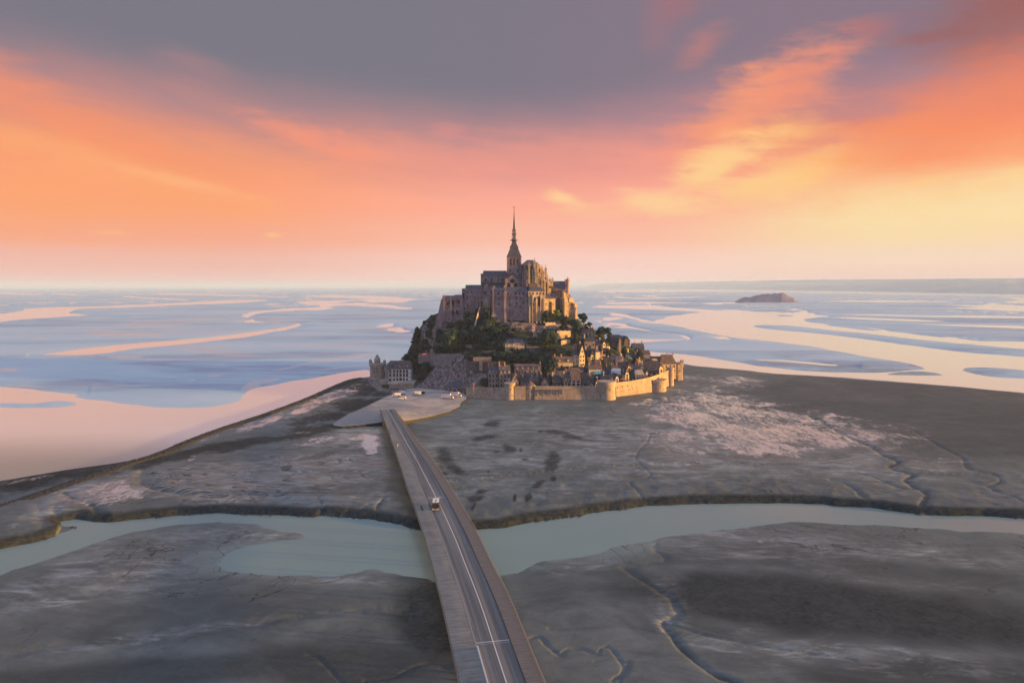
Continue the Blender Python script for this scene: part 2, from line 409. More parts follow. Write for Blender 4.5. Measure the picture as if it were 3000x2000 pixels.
BANKS = [
    cE((822, 405), (835, 396), (1000, 400), (1200, 420), (1500, 450), (1800, 485), (2100, 512), (2450, 545), (2450, 590), (2352, 578), (2100, 560), (1900, 540), (1600, 500), (1300, 460), (1000, 430), (880, 418)),
    cE((1985, 655), (2060, 641), (2200, 643), (2450, 668), (2450, 712), (2352, 704), (2200, 696), (2060, 676)),
    cE((890, 341), (960, 336), (1090, 345), (960, 349)),
    cE((1240, 398), (1340, 400), (1520, 424), (1440, 424)),
    cA((-60, 288), (0, 282), (130, 286), (150, 292), (260, 276), (340, 288), (270, 302), (100, 303), (-60, 300)),
    cE((1560, 680), (1750, 662), (1930, 688), (1700, 684)),
]
def smooth_noise_h(): return (fbm(GX / 60, GY / 60, 4, 3) - .5) * .3 + (fbm(GX / 9, GY / 9, 3, 8) - .5) * .04
dfar = np.full(len(PT), 1e6)
for p_ in WATER: dfar = np.minimum(dfar, wd(spl(p_, 3), pad=40))
for p_ in BANKS: dfar = np.maximum(dfar, -wd(spl(p_, 3), pad=40))
rn = np.abs(fbm(GX / 420, GY / 1500, 5, 31) - .5)
dfar = np.where((GY > 1150), np.minimum(dfar, (rn - .009 - .006 * sstep(3000, 9000, GY)) * 2600), dfar)
jit = (fbm(GX / 40, GY / 40, 3, 21) - .5) * 14 + (fbm(GX / 160, GY / 420, 4, 22) - .5) * np.clip((GY - 800) / 14, 0, 160)
mid = sstep(330, 500, GY)
dfar = dfar + jit * (np.abs(dfar) < 900) * mid
H = .75 + smooth_noise_h() * 1.0
H = np.maximum(H, .12)
bk = fbm(GX / 5, GY / 5, 4, 5)
dn_j = dn + (fbm(GX / 9, GY / 9, 4, 40) - .5) * 5.0 * sstep(0, 4, np.abs(dn) + 2)
hb_n = np.clip(dn_j * .9, -1.5, 1e3); hb_n = np.where(hb_n > 0, 2.2 * (1 - np.exp(-hb_n / 2.0)) * (.88 + .24 * bk), hb_n)
hb_n = np.where(dn < 60, hb_n - .9 * sstep(3, 60, dn), hb_n)
hb_s = np.clip((dn + (fbm(GX / 14, GY / 14, 4, 44) - .5) * 9) * .022, -1.2, .9)
nearH = np.where(north, np.minimum(hb_n, 2.6), hb_s)
wgt = sstep(90, 10, dn)
H = np.where(dn < 90, H * (1 - wgt) + nearH * wgt + (smooth_noise_h() * .3) * wgt * (dn > 2), H)
H = np.minimum(H, np.clip(dfar * .02, -1.2, 5))
# carved gullies: (points, width m, depth m)
GUL = [
    (cC((165, 430), (150, 470), (110, 510), (100, 550), (140, 590), (165, 620), (150, 640), (100, 650), (70, 670), (110, 710), (130, 745)), .9, .7),
    (cC((900, 350), (990, 395), (1080, 450), (1180, 490), (1240, 530), (1310, 560), (1270, 580), (1290, 600), (1370, 620), (1340, 650), (1380, 680), (1440, 720), (1420, 770), (1430, 790)), 2.2, 1.6),
    (cC((1130, 395), (1080, 440)), .8, .5), (cC((1000, 650), (1060, 665), (1110, 700), (1150, 740)), 2.2, 1.3), (cC((1100, 610), (1180, 630), (1270, 670), (1330, 690)), 1.6, 1.1), (cC((1300, 690), (1420, 690), (1450, 720)), 2, 1.2),
    (cC((1380, 420), (1440, 455), (1500, 490), (1600, 545), (1620, 590), (1690, 610), (1760, 630), (1770, 660), (1720, 680), (1780, 715), (1840, 735), (1890, 765)), 1.5, 1.2), (cC((1760, 700), (1880, 690)), 1.2, .9),
    (cC((50, 1050), (120, 1100), (200, 1150), (270, 1200), (290, 1260), (240, 1310)), 2.0, .8),
    (cC((225, 1300), (265, 1360), (330, 1440), (385, 1490), (460, 1540), (560, 1580)), 1.5, 1.5), (cC((235, 1300), (380, 1352), (560, 1390), (800, 1430), (1100, 1475)), .9, .8),
    (cC((-300, 1330), (0, 1322), (80, 1332), (170, 1342)), .7, .5), (cC((-90, 1480), (0, 1470), (40, 1510), (20, 1580)), .6, .4),
    (cC((180, 925), (190, 960), (240, 1010), (120, 1030), (30, 1040)), 1.8, .5),
    (cB((1140, 1352), (1190, 1350), (1230, 1395), (1290, 1438), (1330, 1410), (1400, 1412), (1480, 1436), (1500, 1405), (1545, 1405), (1600, 1470), (1640, 1480), (1620, 1530), (1560, 1570)), .8, .8),
    (cB((300, 1570), (430, 1560), (560, 1500), (640, 1485), (720, 1505)), .9, .7), (cB((0, 1440), (60, 1460), (130, 1530), (190, 1600)), .9, .5),
    (cA((1050, 1450), (1080, 1410), (1150, 1380), (1185, 1350)), .4, .25),
    (cA((0, 1455), (240, 1420), (480, 1390), (720, 1350), (980, 1320), (1180, 1300), (1400, 1270), (1700, 1240), (1882, 1238)), 3.2, .7), (cA((480, 1440), (760, 1380), (1000, 1350), (1250, 1300)), 1.6, .5),
    (cA((300, 700), (350, 740), (420, 770), (460, 810), (480, 830)), 3.0, 1.4), (cA((180, 760), (190, 830), (200, 880)), 3, .7), (cA((250, 780), (265, 820), (330, 850)), 2, .8),
    (cA((1460, 735), (1480, 760), (1475, 800)), 1.6, 1.4), (cA((1760, 745), (1735, 790)), 1.6, 1.4), (cA((1700, 770), (1640, 800)), 1.2, .8),
]
for off in range(6):
    k = off * 17
    GUL.append((cA((660 + k * .4, 585 + k * .15), (625 + k * .9, 615 + k * .5), (640 + k, 660 + k * .35), (740 + k, 690 + k * .3), (900 + k, 705 + k * .25), (1100 + k * .6, 705 + k * .22), (1250 + k * .3, 722 + k * .1), (1340, 745)), 3.2, .5))
    GUL.append((cA((700 + k, 590 + k * .5), (900, 600 + k), (1100, 628 + k * .7), (1230, 680 + k * .3), (1320, 740)), 2.6, .4))
gul = np.zeros(len(PT)); wob = (fbm(GX / 3, GY / 3, 4, 77) - .5) * 5
for pts, w, dp in GUL:
    w *= .62; dp *= .34
    d = wd(spl(pts, 4, False), closed=False, pad=40)
    gg = np.exp(-(np.clip(d + wob * w * .4, 0, None) / w) ** 2); gul = np.maximum(gul, gg * min(dp, 1)); H -= dp * gg * (H > .05)
H = np.where((dn > 3) & (dfar > 3) & (gul > .02), np.maximum(H, .05), H)
# darker mud, painted bridge shade, wet shine and reflected sky blue, by area
def ell(px, py, w, h, tilt=0, rag=.5, s=18.0):
    t_ = math.radians(tilt); u = PX - px; v = PY - py
    a = (u * math.cos(t_) + v * math.sin(t_)) / w; b = (-u * math.sin(t_) + v * math.cos(t_)) / h
    n = fbm(GX / s, GY / s, 5, 60) - .5; n2_ = fbm(GX / (s / 5), GY / (s / 5), 3, 61) - .5
    return sstep(1.25, .55, np.hypot(a, b) + n * rag * 3.6 + n2_ * rag * 1.6)
dark = np.zeros(len(PT)); wet = np.zeros(len(PT))
def D_(v, k=1.0):
    global dark; dark = np.maximum(dark, v * k)
def W_(v, k=1.0):
    global wet; wet = np.maximum(wet, v * k)
def b2(x, y): return 900 + x / 1.742, 1100 + y / 1.742
for x, y, w, h, t_ in [(945, 252, 45, 20, 5), (905, 322, 70, 14, -8), (1030, 378, 45, 22, 10), (700, 420, 45, 60, -30), (750, 480, 60, 25, 25), (890, 608, 28, 14, -10), (860, 645, 42, 24, -15), (850, 690, 10, 30, 25), (1270, 295, 70, 14, 6), (1350, 320, 60, 14, 8), (1250, 450, 40, 60, 20), (1255, 540, 16, 12, 0), (1130, 640, 20, 45, 15), (1060, 640, 12, 30, 10), (1180, 570, 40, 18, -30), (925, 500, 10, 12, 0), (1090, 385, 10, 14, 0), (1110, 435, 22, 6, 0), (965, 395, 20, 6, 0), (1190, 290, 14, 6, 0), (700, 515, 20, 10, 0)]:
    a, b = b2(x, y); D_(ell(a, b, w / 1.742, h / 1.742, t_, .28, 7), .8)
for x, y, w, h, t_, k in [(1780, 205, 170, 40, 4, 1), (1650, 215, 190, 45, 6, .9), (1700, 300, 280, 42, -4, .95), (1500, 350, 180, 30, -6, .9), (1420, 420, 200, 30, -10, .85), (1150, 470, 330, 26, -10, .85), (850, 520, 300, 22, -14, .9), (1850, 420, 50, 200, 0, .5), (1470, 530, 90, 14, -12, .6), (1320, 590, 30, 16, -20, .7), (1470, 560, 25, 6, 0, .9), (330, 600, 420, 36, -12, .9), (100, 650, 260, 50, -9, .95), (640, 545, 200, 22, -18, .8)]:
    D_(ell(x / 1.568, 1000 + y / 1.568, w / 1.568, h / 1.568, t_, .42, 14), k)
for x, y, w, h, k in [(1450, 1430, 50, 14, .6), (1130, 1480, 60, 12, .45), (980, 1525, 60, 14, .3)]: D_(ell(x / 1.568, 1000 + y / 1.568, w / 1.568, h / 1.568, 20, .3, 4), k)
D_(ell(2720, 1210, 500, 130, 6, .35, 60), .42); D_(ell(2450, 1790, 800, 90, 6, .2, 60), .75); D_(ell(2500, 1665, 700, 26, 6, .2, 60), .35); D_(ell(2860, 1990, 500, 60, 0, .2, 60), .5); D_(ell(300, 1990, 900, 50, -4, .2, 60), .5); D_(ell(1000, 1960, 380, 90, 0, .2, 60), .6); D_(ell(2200, 1630, 260, 30, 3, .3, 30), .35); D_(ell(2050, 1800, 260, 70, 0, .3, 30), .3)
D_(ell(1270, 1830, 150, 190, 0, .2, 30), .8); D_(ell(1180, 1420, 50, 120, -15, .2, 12), .5); D_(ell(1140, 1310, 22, 90, -15, .2, 12), .5); D_(ell(1650, 1720, 200, 80, 0, .3, 20), .2); D_(ell(700, 1800, 700, 60, -8, .3, 40), .22); D_(ell(2150, 1190, 330, 24, 3, .3, 30), .4)  # ellipses left of the bridge paint its shade into the mud colour
cliff = np.where(north & (dn > -1) & (dn < 9), 1, 0) * sstep(7, 2, np.abs(dn - 1.5)); D_(cliff, .9)
D_(sstep(.12, .75, gul), .8)
def c2(x, y): return 1800 + x / 1.568, 1000 + y / 1.568
for x, y, w, h, k in [(450, 330, 380, 130, 1), (700, 420, 560, 130, 1), (330, 480, 230, 110, .85), (1000, 420, 430, 90, .85), (1250, 440, 260, 80, .75), (600, 560, 420, 60, .55), (280, 620, 170, 40, .55), (420, 270, 160, 60, 1), (560, 190, 160, 30, .9), (420, 175, 180, 20, .8), (1450, 570, 120, 40, .75), (1000, 250, 330, 30, .45), (1600, 430, 200, 20, .3), (1150, 560, 180, 40, .6)]:
    a, b = c2(x, y); W_(ell(a, b, w / 1.568, h / 1.568, 4, .3, 16), k)
for x, y, w, h, k, t_ in [(1500, 265, 190, 26, 1.05, -18), (1400, 310, 140, 22, 1, -20), (1200, 370, 180, 30, 1, -20), (1000, 430, 160, 16, .9, -20), (1560, 440, 160, 12, .95, -8), (1450, 470, 200, 10, .85, -8), (1700, 475, 44, 60, 1.3, -20), (1640, 450, 60, 12, 1.1, 0), (1380, 425, 70, 8, .9, -4), (880, 540, 30, 12, .9, -30), (1150, 640, 330, 90, .6, 8), (500, 700, 190, 80, .95, -10), (330, 735, 120, 20, .9, 20), (800, 560, 200, 40, .5, -10), (1750, 540, 60, 90, .5, 0), (1350, 560, 200, 60, .5, 0), (1700, 250, 40, 8, .7, -30), (1620, 205, 60, 10, .8, -10), (1800, 360, 40, 30, .5, 0), (200, 800, 60, 60, .6, 0), (230, 740, 160, 30, .6, -10), (100, 640, 160, 10, .8, -10), (300, 670, 200, 10, .7, -10)]:
    W_(ell(x / 1.568, 1000 + y / 1.568, w / 1.568, h / 1.568, t_, .3, 10), k)
# faint sheets of standing water over the far sand on the left
for x, y, w, h, k, t_ in [(1000, 480, 420, 30, .6, -4), (1500, 470, 300, 24, .55, -2), (700, 545, 300, 24, .75, 3), (1100, 530, 500, 24, .5, 0), (1650, 560, 300, 14, .5, -3), (1200, 640, 340, 30, .55, 6), (1900, 615, 400, 18, .55, 1), (720, 682, 120, 10, .8, 0), (40, 755, 90, 18, .9, 0), (1900, 700, 300, 12, .8, -8), (2000, 735, 250, 10, .6, -7), (1650, 745, 120, 8, .7, -10), (1230, 790, 60, 6, .8, 0), (980, 795, 40, 5, .8, 0), (1100, 812, 30, 4, .8, 0), (1250, 722, 60, 5, .6, 0), (860, 740, 150, 8, .4, 0), (2100, 520, 300, 30, .4, 0), (2150, 435, 250, 26, .4, 0), (240, 572, 50, 8, .8, 0), (350, 520, 280, 14, .5, -8), (150, 845, 150, 10, .6, 4), (1440, 850, 60, 26, .8, -20), (1550, 815, 60, 12, .7, -10), (2200, 380, 200, 14, .5, 0), (1900, 330, 400, 8, .5, 0)]:
    W_(ell(x / 1.96, 700 + y / 1.96, w / 1.96, h / 1.96, t_, .25, 70), k)
W_(ell(1040, 1640, 300, 40, 0, .25, 20), .25)
W_(ell(2900, 1130, 300, 40, 5, .2, 60), .0)
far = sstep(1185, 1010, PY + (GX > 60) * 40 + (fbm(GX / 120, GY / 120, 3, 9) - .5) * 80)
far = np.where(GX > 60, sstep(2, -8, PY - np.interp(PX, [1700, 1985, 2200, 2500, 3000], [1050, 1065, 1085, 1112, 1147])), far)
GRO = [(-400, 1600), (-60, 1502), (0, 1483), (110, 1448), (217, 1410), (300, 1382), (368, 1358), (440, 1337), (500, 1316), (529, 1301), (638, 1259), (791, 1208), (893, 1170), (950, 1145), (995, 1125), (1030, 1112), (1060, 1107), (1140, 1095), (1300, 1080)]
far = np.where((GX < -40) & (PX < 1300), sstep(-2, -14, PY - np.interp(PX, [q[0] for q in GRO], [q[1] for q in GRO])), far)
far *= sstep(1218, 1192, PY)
lite = np.zeros(len(PT)); shal = np.where(~north, sstep(20, -2, dn + (fbm(GX / 11, GY / 7, 4, 45) - .5) * 16), 0) * np.maximum(ell(820, 1640, 330, 60, 0, .15, 20) * (PY > 1570), np.maximum(ell(1750, 1600, 220, 60, 0, .15, 20), .25))
swirl = np.maximum(ell(650, 1425, 300, 70, 4, .2, 20), ell(950, 1330, 180, 50, -10, .2, 20) * .7)
for x, y, w, h, t_, k in [(2350, 1608, 620, 42, 2, .7), (2050, 1560, 200, 20, 0, .5), (2500, 1930, 500, 40, 6, .45), (1960, 1790, 50, 90, -20, .5), (1680, 1640, 160, 40, -8, .6), (500, 1620, 430, 70, -8, .7), (250, 1720, 400, 50, -6, .5), (1000, 1700, 260, 18, 0, .8), (700, 1440, 420, 60, 6, .8), (950, 1380, 260, 60, 0, .8), (1080, 1270, 90, 60, 0, .9), (640, 1390, 200, 30, -10, .9), (200, 1480, 140, 40, -20, .9), (100, 1540, 60, 14, -10, .6), (1500, 1330, 330, 130, 0, .6), (1850, 1290, 300, 100, 0, .7), (2250, 1330, 500, 90, 0, .6), (1400, 1250, 200, 30, 0, .5), (560, 1850, 300, 16, -8, .5), (350, 1890, 260, 12, -8, .5), (900, 1210, 120, 30, -15, .5), (1300, 1450, 60, 60, 0, .4), (2600, 1700, 300, 40, 10, .35)]:
    lite = np.maximum(lite, ell(x, y, w, h, t_, .35, 26) * k)
me = bpy.data.meshes.new('tidal_flats')
V = np.stack([GX, GY, H], 1)
i0 = (np.arange(NR - 1)[:, None] * NA + np.arange(NA)[None, :]).ravel()
j_ = np.arange(NA); jn = (j_ + 1) % NA
a0 = (np.arange(NR - 1)[:, None] * NA + j_[None, :]).ravel(); a1 = (np.arange(NR - 1)[:, None] * NA + jn[None, :]).ravel()
F = np.stack([a0, a0 + NA, a1 + NA, a1], 1)
nv = len(V); nf = len(F)
me.vertices.add(nv + 1); me.vertices.foreach_set('co', np.concatenate([V, [[0, 0, .7]]]).ravel())
tri = np.stack([np.full(NA, nv), j_, jn], 1)
loops = np.concatenate([F.ravel(), tri.ravel()])
me.loops.add(len(loops)); me.loops.foreach_set('vertex_index', loops)
me.polygons.add(nf + NA)
me.polygons.foreach_set('loop_start', np.concatenate([np.arange(nf) * 4, nf * 4 + np.arange(NA) * 3]))
me.update(calc_edges=True)
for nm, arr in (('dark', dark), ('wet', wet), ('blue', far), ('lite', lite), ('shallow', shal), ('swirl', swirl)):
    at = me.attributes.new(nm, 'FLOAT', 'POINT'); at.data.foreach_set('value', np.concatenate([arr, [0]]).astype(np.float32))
me.shade_smooth()
m, b = newmat('mud')
p = objpos(); x0, y0, z0 = sepxyz(p); D0, W0, B0 = attr('dark'), attr('wet'), attr('blue')
nA = noise(p, .012, 5, .6, .3); nB = noise(p, .09, 5, .62, .6); nC = noise(p, .7, 4, .6); nD = noise(p, 2.6, 3, .65)
nE = noise(p, .0035, 5, .6, .5)
L0 = attr('lite'); nF = noise(comb(x0 * .6, y0, 0.0), .045, 6, .68, 2.2); nG = noise(comb(x0 * .35, y0, 3.0), .22, 5, .7, 1.6)
mud = mixc(sm(.38, .64, nB * .4 + nF * .6), (.098, .114, .110, 1), (.160, .181, .174, 1))
mud = mixc(sm(.42, .62, nF * .5 + nG * .5) * clamp01(L0 * 1.0 + .04), mud, (.33, .37, .362, 1)); mud = mixc(sm(.56, .66, nG) * L0 * .8, mud, (.50, .51, .50, 1))  # pale silt, with the wet sheen painted into its colour
mud = mixc(sm(.42, .62, nA) * .5, mud, (.105, .12, .116, 1))
bl = mixc(sm(.38, .62, nE), (.40, .58, .66, 1), (.52, .64, .70, 1)); bl = mixc(sm(.4, .62, nA) * .5, bl, (.44, .64, .70, 1))  # far sand: blue of the reflected sky painted into its colour
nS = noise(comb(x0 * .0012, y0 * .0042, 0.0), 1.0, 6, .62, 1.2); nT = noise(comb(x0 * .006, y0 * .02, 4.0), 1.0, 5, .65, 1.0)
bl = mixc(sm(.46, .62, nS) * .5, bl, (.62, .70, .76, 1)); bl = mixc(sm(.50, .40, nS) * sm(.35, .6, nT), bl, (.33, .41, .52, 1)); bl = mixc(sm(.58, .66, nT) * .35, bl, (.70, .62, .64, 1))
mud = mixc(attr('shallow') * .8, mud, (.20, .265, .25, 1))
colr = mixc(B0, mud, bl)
colr = mixc(1.0, colr, gray(nC * .30 + nD * .50 + .60), 'MULTIPLY')
nV = noise(p, .022, 4, .55, 1.5); nV2 = noise(p, .06, 3, .5, 2.0)
vein = mfn('MAXIMUM', sm(.009, .001, mfn('ABSOLUTE', nV - .5)), sm(.012, .001, mfn('ABSOLUTE', nV2 - .47)) * .7) * sm(.48, .60, nA) * (1.0 - B0)
Sw = attr('swirl'); nSw = noise(comb(x0 * .45, y0, 1.0), .028, 2, .4, 1.6); fs_ = mfn('FRACT', nSw * 22.0); cont = sm(.62, .97, fs_) * Sw
colr = mixc(Sw * sm(.5, .1, fs_) * .5, colr, (.33, .34, .325, 1))
nH = noise(p, 7.0, 2, .8); colr = mixc(1.0, colr, gray(nH * .7 + .65), 'MULTIPLY')
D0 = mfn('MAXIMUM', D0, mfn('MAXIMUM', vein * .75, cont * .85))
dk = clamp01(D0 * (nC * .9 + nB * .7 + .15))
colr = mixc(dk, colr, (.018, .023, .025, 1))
thr = W0 * .50 + nB * .40 + nC * .50 + (noise(p, .28, 5, .7, 1.6) - .5) * 1.5 + (nD - .5) * .5
nP = noise(comb(x0 * .40, y0 * .11, 9.0), 1.0, 5, .78, .8); nP2 = noise(comb(x0 * .06, y0 * .03, 2.0), 1.0, 4, .6, .8)
nP3 = noise(comb(x0 * 1.1, y0 * .30, 5.0), 1.0, 4, .8, .5)
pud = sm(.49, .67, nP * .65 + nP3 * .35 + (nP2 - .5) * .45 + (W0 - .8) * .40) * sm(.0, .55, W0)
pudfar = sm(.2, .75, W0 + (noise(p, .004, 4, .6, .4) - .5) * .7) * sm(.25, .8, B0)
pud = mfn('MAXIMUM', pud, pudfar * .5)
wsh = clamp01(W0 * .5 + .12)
put(b.inputs['Base Color'], mixc(pud * .68, colr, (.60, .66, .68, 1)))  # pale sky sheen of the puddles painted into the base colour
put(b.inputs['Roughness'], clamp01(.62 - wsh * .22 - pud * .42 + nD * .08 - attr('shallow') * .3 - L0 * .16))
b.inputs['IOR'].default_value = 1.36
put(b.inputs['Specular IOR Level'], clamp01((wsh * .35 + pud * .35 + B0 * .12 + L0 * .12 + .16) * (1.0 - dk * .8)))
bh = nB * .5 + nC * .16 + nD * .09
bm = E.nt.nodes.new('ShaderNodeBump'); put(bm.inputs['Height'], bh); put(bm.inputs['Strength'], clamp01(.34 - pud * .3)); bm.inputs['Distance'].default_value = .45
put(b.inputs['Normal'], E(bm.outputs[0]))
gr = add('tidal_flats', me, 'mud'); tag(gr, 'grey tidal mud flats of the bay crossed by channels', 'ground', kind='structure')
# ------------------------------------------------------------------ water level
m, b = newmat('water')
p = objpos(); x_, y_, z_ = sepxyz(p)
nW = noise(comb(x_ * 1.0, y_ * 1.0, 0.0), .25, 3, .6); nW2 = noise(p, .02, 3, .5)
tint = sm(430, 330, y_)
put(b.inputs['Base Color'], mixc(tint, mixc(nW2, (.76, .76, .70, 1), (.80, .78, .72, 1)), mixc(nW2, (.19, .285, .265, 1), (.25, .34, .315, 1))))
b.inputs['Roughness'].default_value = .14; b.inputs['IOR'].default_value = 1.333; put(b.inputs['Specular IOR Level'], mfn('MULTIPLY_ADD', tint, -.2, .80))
put(b.inputs['Normal'], bump(nW, .07, .25))
wm = MB()
ws = [(-1, 3), (1, 3)]
wq = MB().lathe([(1, 0), (400, 0), (3000, 0), (20000, 0), (64000, 0)], 96, cap=False)
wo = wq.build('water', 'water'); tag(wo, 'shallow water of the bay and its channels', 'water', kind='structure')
# ------------------------------------------------------------------ building materials
def stonemat(name, c1, c2, stain=.5, sc=1.0, lines=True):
    m, b = newmat(name); p = objpos(); x_, y_, z_ = sepxyz(p)
    a = noise(p, .16 * sc, 4, .6, .4); c = noise(p, .75 * sc, 4, .7); d = noise(p, 2.2 * sc, 3, .7)
    vst = noise(comb(x_ * .55, y_ * .55, z_ * .07), 1.0, 4, .6)
    col = mixc(sm(.36, .66, a * .5 + c * .5), c1, c2)
    col = mixc(sm(.50, .72, vst) * stain, col, tuple(q * .38 for q in c1[:3]) + (1,))
    col = mixc(sm(.58, .70, d) * .45, col, tuple(q * .5 for q in c1[:3]) + (1,))
    col = mixc(sm(.60, .72, c) * .30, col, tuple(min(1, q * 1.35) for q in c2[:3]) + (1,))
    if lines:
        br = E.nt.nodes.new('ShaderNodeTexBrick'); put(br.inputs['Vector'], comb(x_ + y_ * .83, z_, 0.0)); br.inputs['Scale'].default_value = 1.0
        br.inputs['Brick Width'].default_value = 1.3; br.inputs['Row Height'].default_value = .5; br.inputs['Mortar Size'].default_value = .05
        br.inputs['Color1'].default_value = (.78, .78, .78, 1); br.inputs['Color2'].default_value = (1.12, 1.1, 1.08, 1); br.inputs['Mortar'].default_value = (.62, .6, .6, 1)
        col = mixc(.75, col, E(br.outputs[0]), 'MULTIPLY')
    put(b.inputs['Base Color'], col); b.inputs['Roughness'].default_value = .9
    put(b.inputs['Normal'], bump(c * .6 + d * .5, .8, .35)); return m
stonemat('abbey_stone', (.19, .135, .170, 1), (.42, .33, .35, 1), .55)  # shaded copy of the stone: purple of the shade painted in
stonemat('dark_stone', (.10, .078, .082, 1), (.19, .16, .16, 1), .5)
stonemat('warm_sunlit_stone', (.36, .28, .21, 1), (.70, .56, .38, 1), .25)  # sunlit copy of the stone: gold of the low sun painted in
stonemat('rampart_stone', (.34, .27, .22, 1), (.54, .44, .35, 1), .38, .7)
stonemat('house_stone', (.21, .17, .18, 1), (.36, .305, .30, 1), .3, 1.4)
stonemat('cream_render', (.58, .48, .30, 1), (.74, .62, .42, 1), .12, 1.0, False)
stonemat('white_render', (.66, .62, .60, 1), (.80, .77, .74, 1), .10, 1.0, False)
def roofmat(name, c1, c2):
    m, b = newmat(name); p = objpos(); x_, y_, z_ = sepxyz(p)
    a = noise(p, .5, 4, .65, .3); d = noise(p, 3.0, 3, .7)
    w = E.nt.nodes.new('ShaderNodeTexBrick'); put(w.inputs['Vector'], comb(x_ + y_, z_, 0.0)); w.inputs['Scale'].default_value = 1.0
    w.inputs['Brick Width'].default_value = .7; w.inputs['Row Height'].default_value = .42; w.inputs['Mortar Size'].default_value = .03
    w.inputs['Color1'].default_value = (.8, .8, .8, 1); w.inputs['Color2'].default_value = (1.15, 1.15, 1.15, 1); w.inputs['Mortar'].default_value = (.55, .55, .55, 1)
    col = mixc(sm(.35, .65, a), c1, c2); col = mixc(.7, col, E(w.outputs[0]), 'MULTIPLY')
    col = mixc(sm(.62, .74, d) * .35, col, (.20, .18, .15, 1))
    put(b.inputs['Base Color'], col); b.inputs['Roughness'].default_value = .78; b.inputs['Specular IOR Level'].default_value = .22
    put(b.inputs['Normal'], bump(d + a, .6, .15)); return m
roofmat('slate', (.060, .062, .095, 1), (.11, .11, .155, 1))
roofmat('dark_slate', (.032, .037, .058, 1), (.065, .068, .095, 1))
roofmat('brown_shingle', (.085, .062, .070, 1), (.165, .125, .13, 1))
roofmat('pale_slate', (.22, .24, .27, 1), (.32, .34, .37, 1))
roofmat('pink_tile', (.30, .20, .18, 1), (.42, .30, .27, 1))
simple('zinc', (.42, .46, .50), .45, .1, .5)
simple('teal_tarp', (.12, .42, .50), .6, .1, .5)
simple('glass_dark', (.016, .018, .026), .12, .2, .8)
simple('void_dark', (.020, .018, .022), .9, .2, .8)
simple('frame_pale', (.62, .58, .55), .7, .1, .8)
simple('shutter_white', (.74, .74, .76), .6, .08, .8)
simple('timber_dark', (.06, .045, .04), .8, .2, .8)
simple('timber_brown', (.16, .10, .07), .8, .2, .8)
simple('brick_chimney', (.42, .22, .15), .85, .2, 1.2)
simple('gilt', (.75, .48, .12), .25, .1, 2.0, 1.0)
simple('iron', (.06, .06, .065), .5, .2, 1.0, .6)
simple('grass_green', (.05, .075, .035), .95, .35, .5)
simple('cloth_yellow', (.80, .62, .06), .8, .05, 1)
simple('cloth_red', (.62, .10, .06), .8, .05, 1)
simple('cloth_white', (.78, .78, .78), .8, .05, 1)
# rock and scrub of the mount
m, b = newmat('rock'); p = objpos(); x_, y_, z_ = sepxyz(p); G0 = attr('green')
a = noise(p, .10, 5, .65, .8); c = noise(comb(x_, y_, z_ * .45), .55, 5, .7, .6); d = noise(p, 1.8, 4, .7)
rk = mixc(sm(.43, .60, c), (.040, .028, .034, 1), (.31, .235, .25, 1)); rk = mixc(sm(.52, .66, d) * .6, rk, (.58, .50, .47, 1)); rk = mixc(sm(.52, .66, a) * .5, rk, (.17, .11, .09, 1))
gc = mixc(sm(.4, .6, d), (.006, .015, .015, 1), (.022, .036, .028, 1))
put(b.inputs['Base Color'], mixc(sm(.35, .65, G0 + (c - .5) * .9 + (d - .5) * .4), rk, gc)); b.inputs['Roughness'].default_value = .92
put(b.inputs['Normal'], bump(c * 1.0 + d * .5, 1.0, .9))
def leafmat(name, c1, c2):
    m, b = newmat(name); p = objpos()
    a = noise(p, .30, 3, .6); c = noise(p, 1.6, 3, .7)
    put(b.inputs['Base Color'], mixc(sm(.35, .65, a * .45 + c * .55), c1, c2)); b.inputs['Roughness'].default_value = .85
    b.inputs['Specular IOR Level'].default_value = .2
leafmat('leaf_dark', (.008, .024, .030, 1), (.036, .068, .062, 1))
leafmat('leaf_mid', (.016, .040, .036, 1), (.066, .110, .070, 1))
leafmat('leaf_conifer', (.008, .022, .024, 1), (.020, .042, .038, 1))
leafmat('leaf_light', (.06, .12, .030, 1), (.13, .21, .05, 1))
simple('bark', (.07, .055, .045), .9, .3, 1.0)
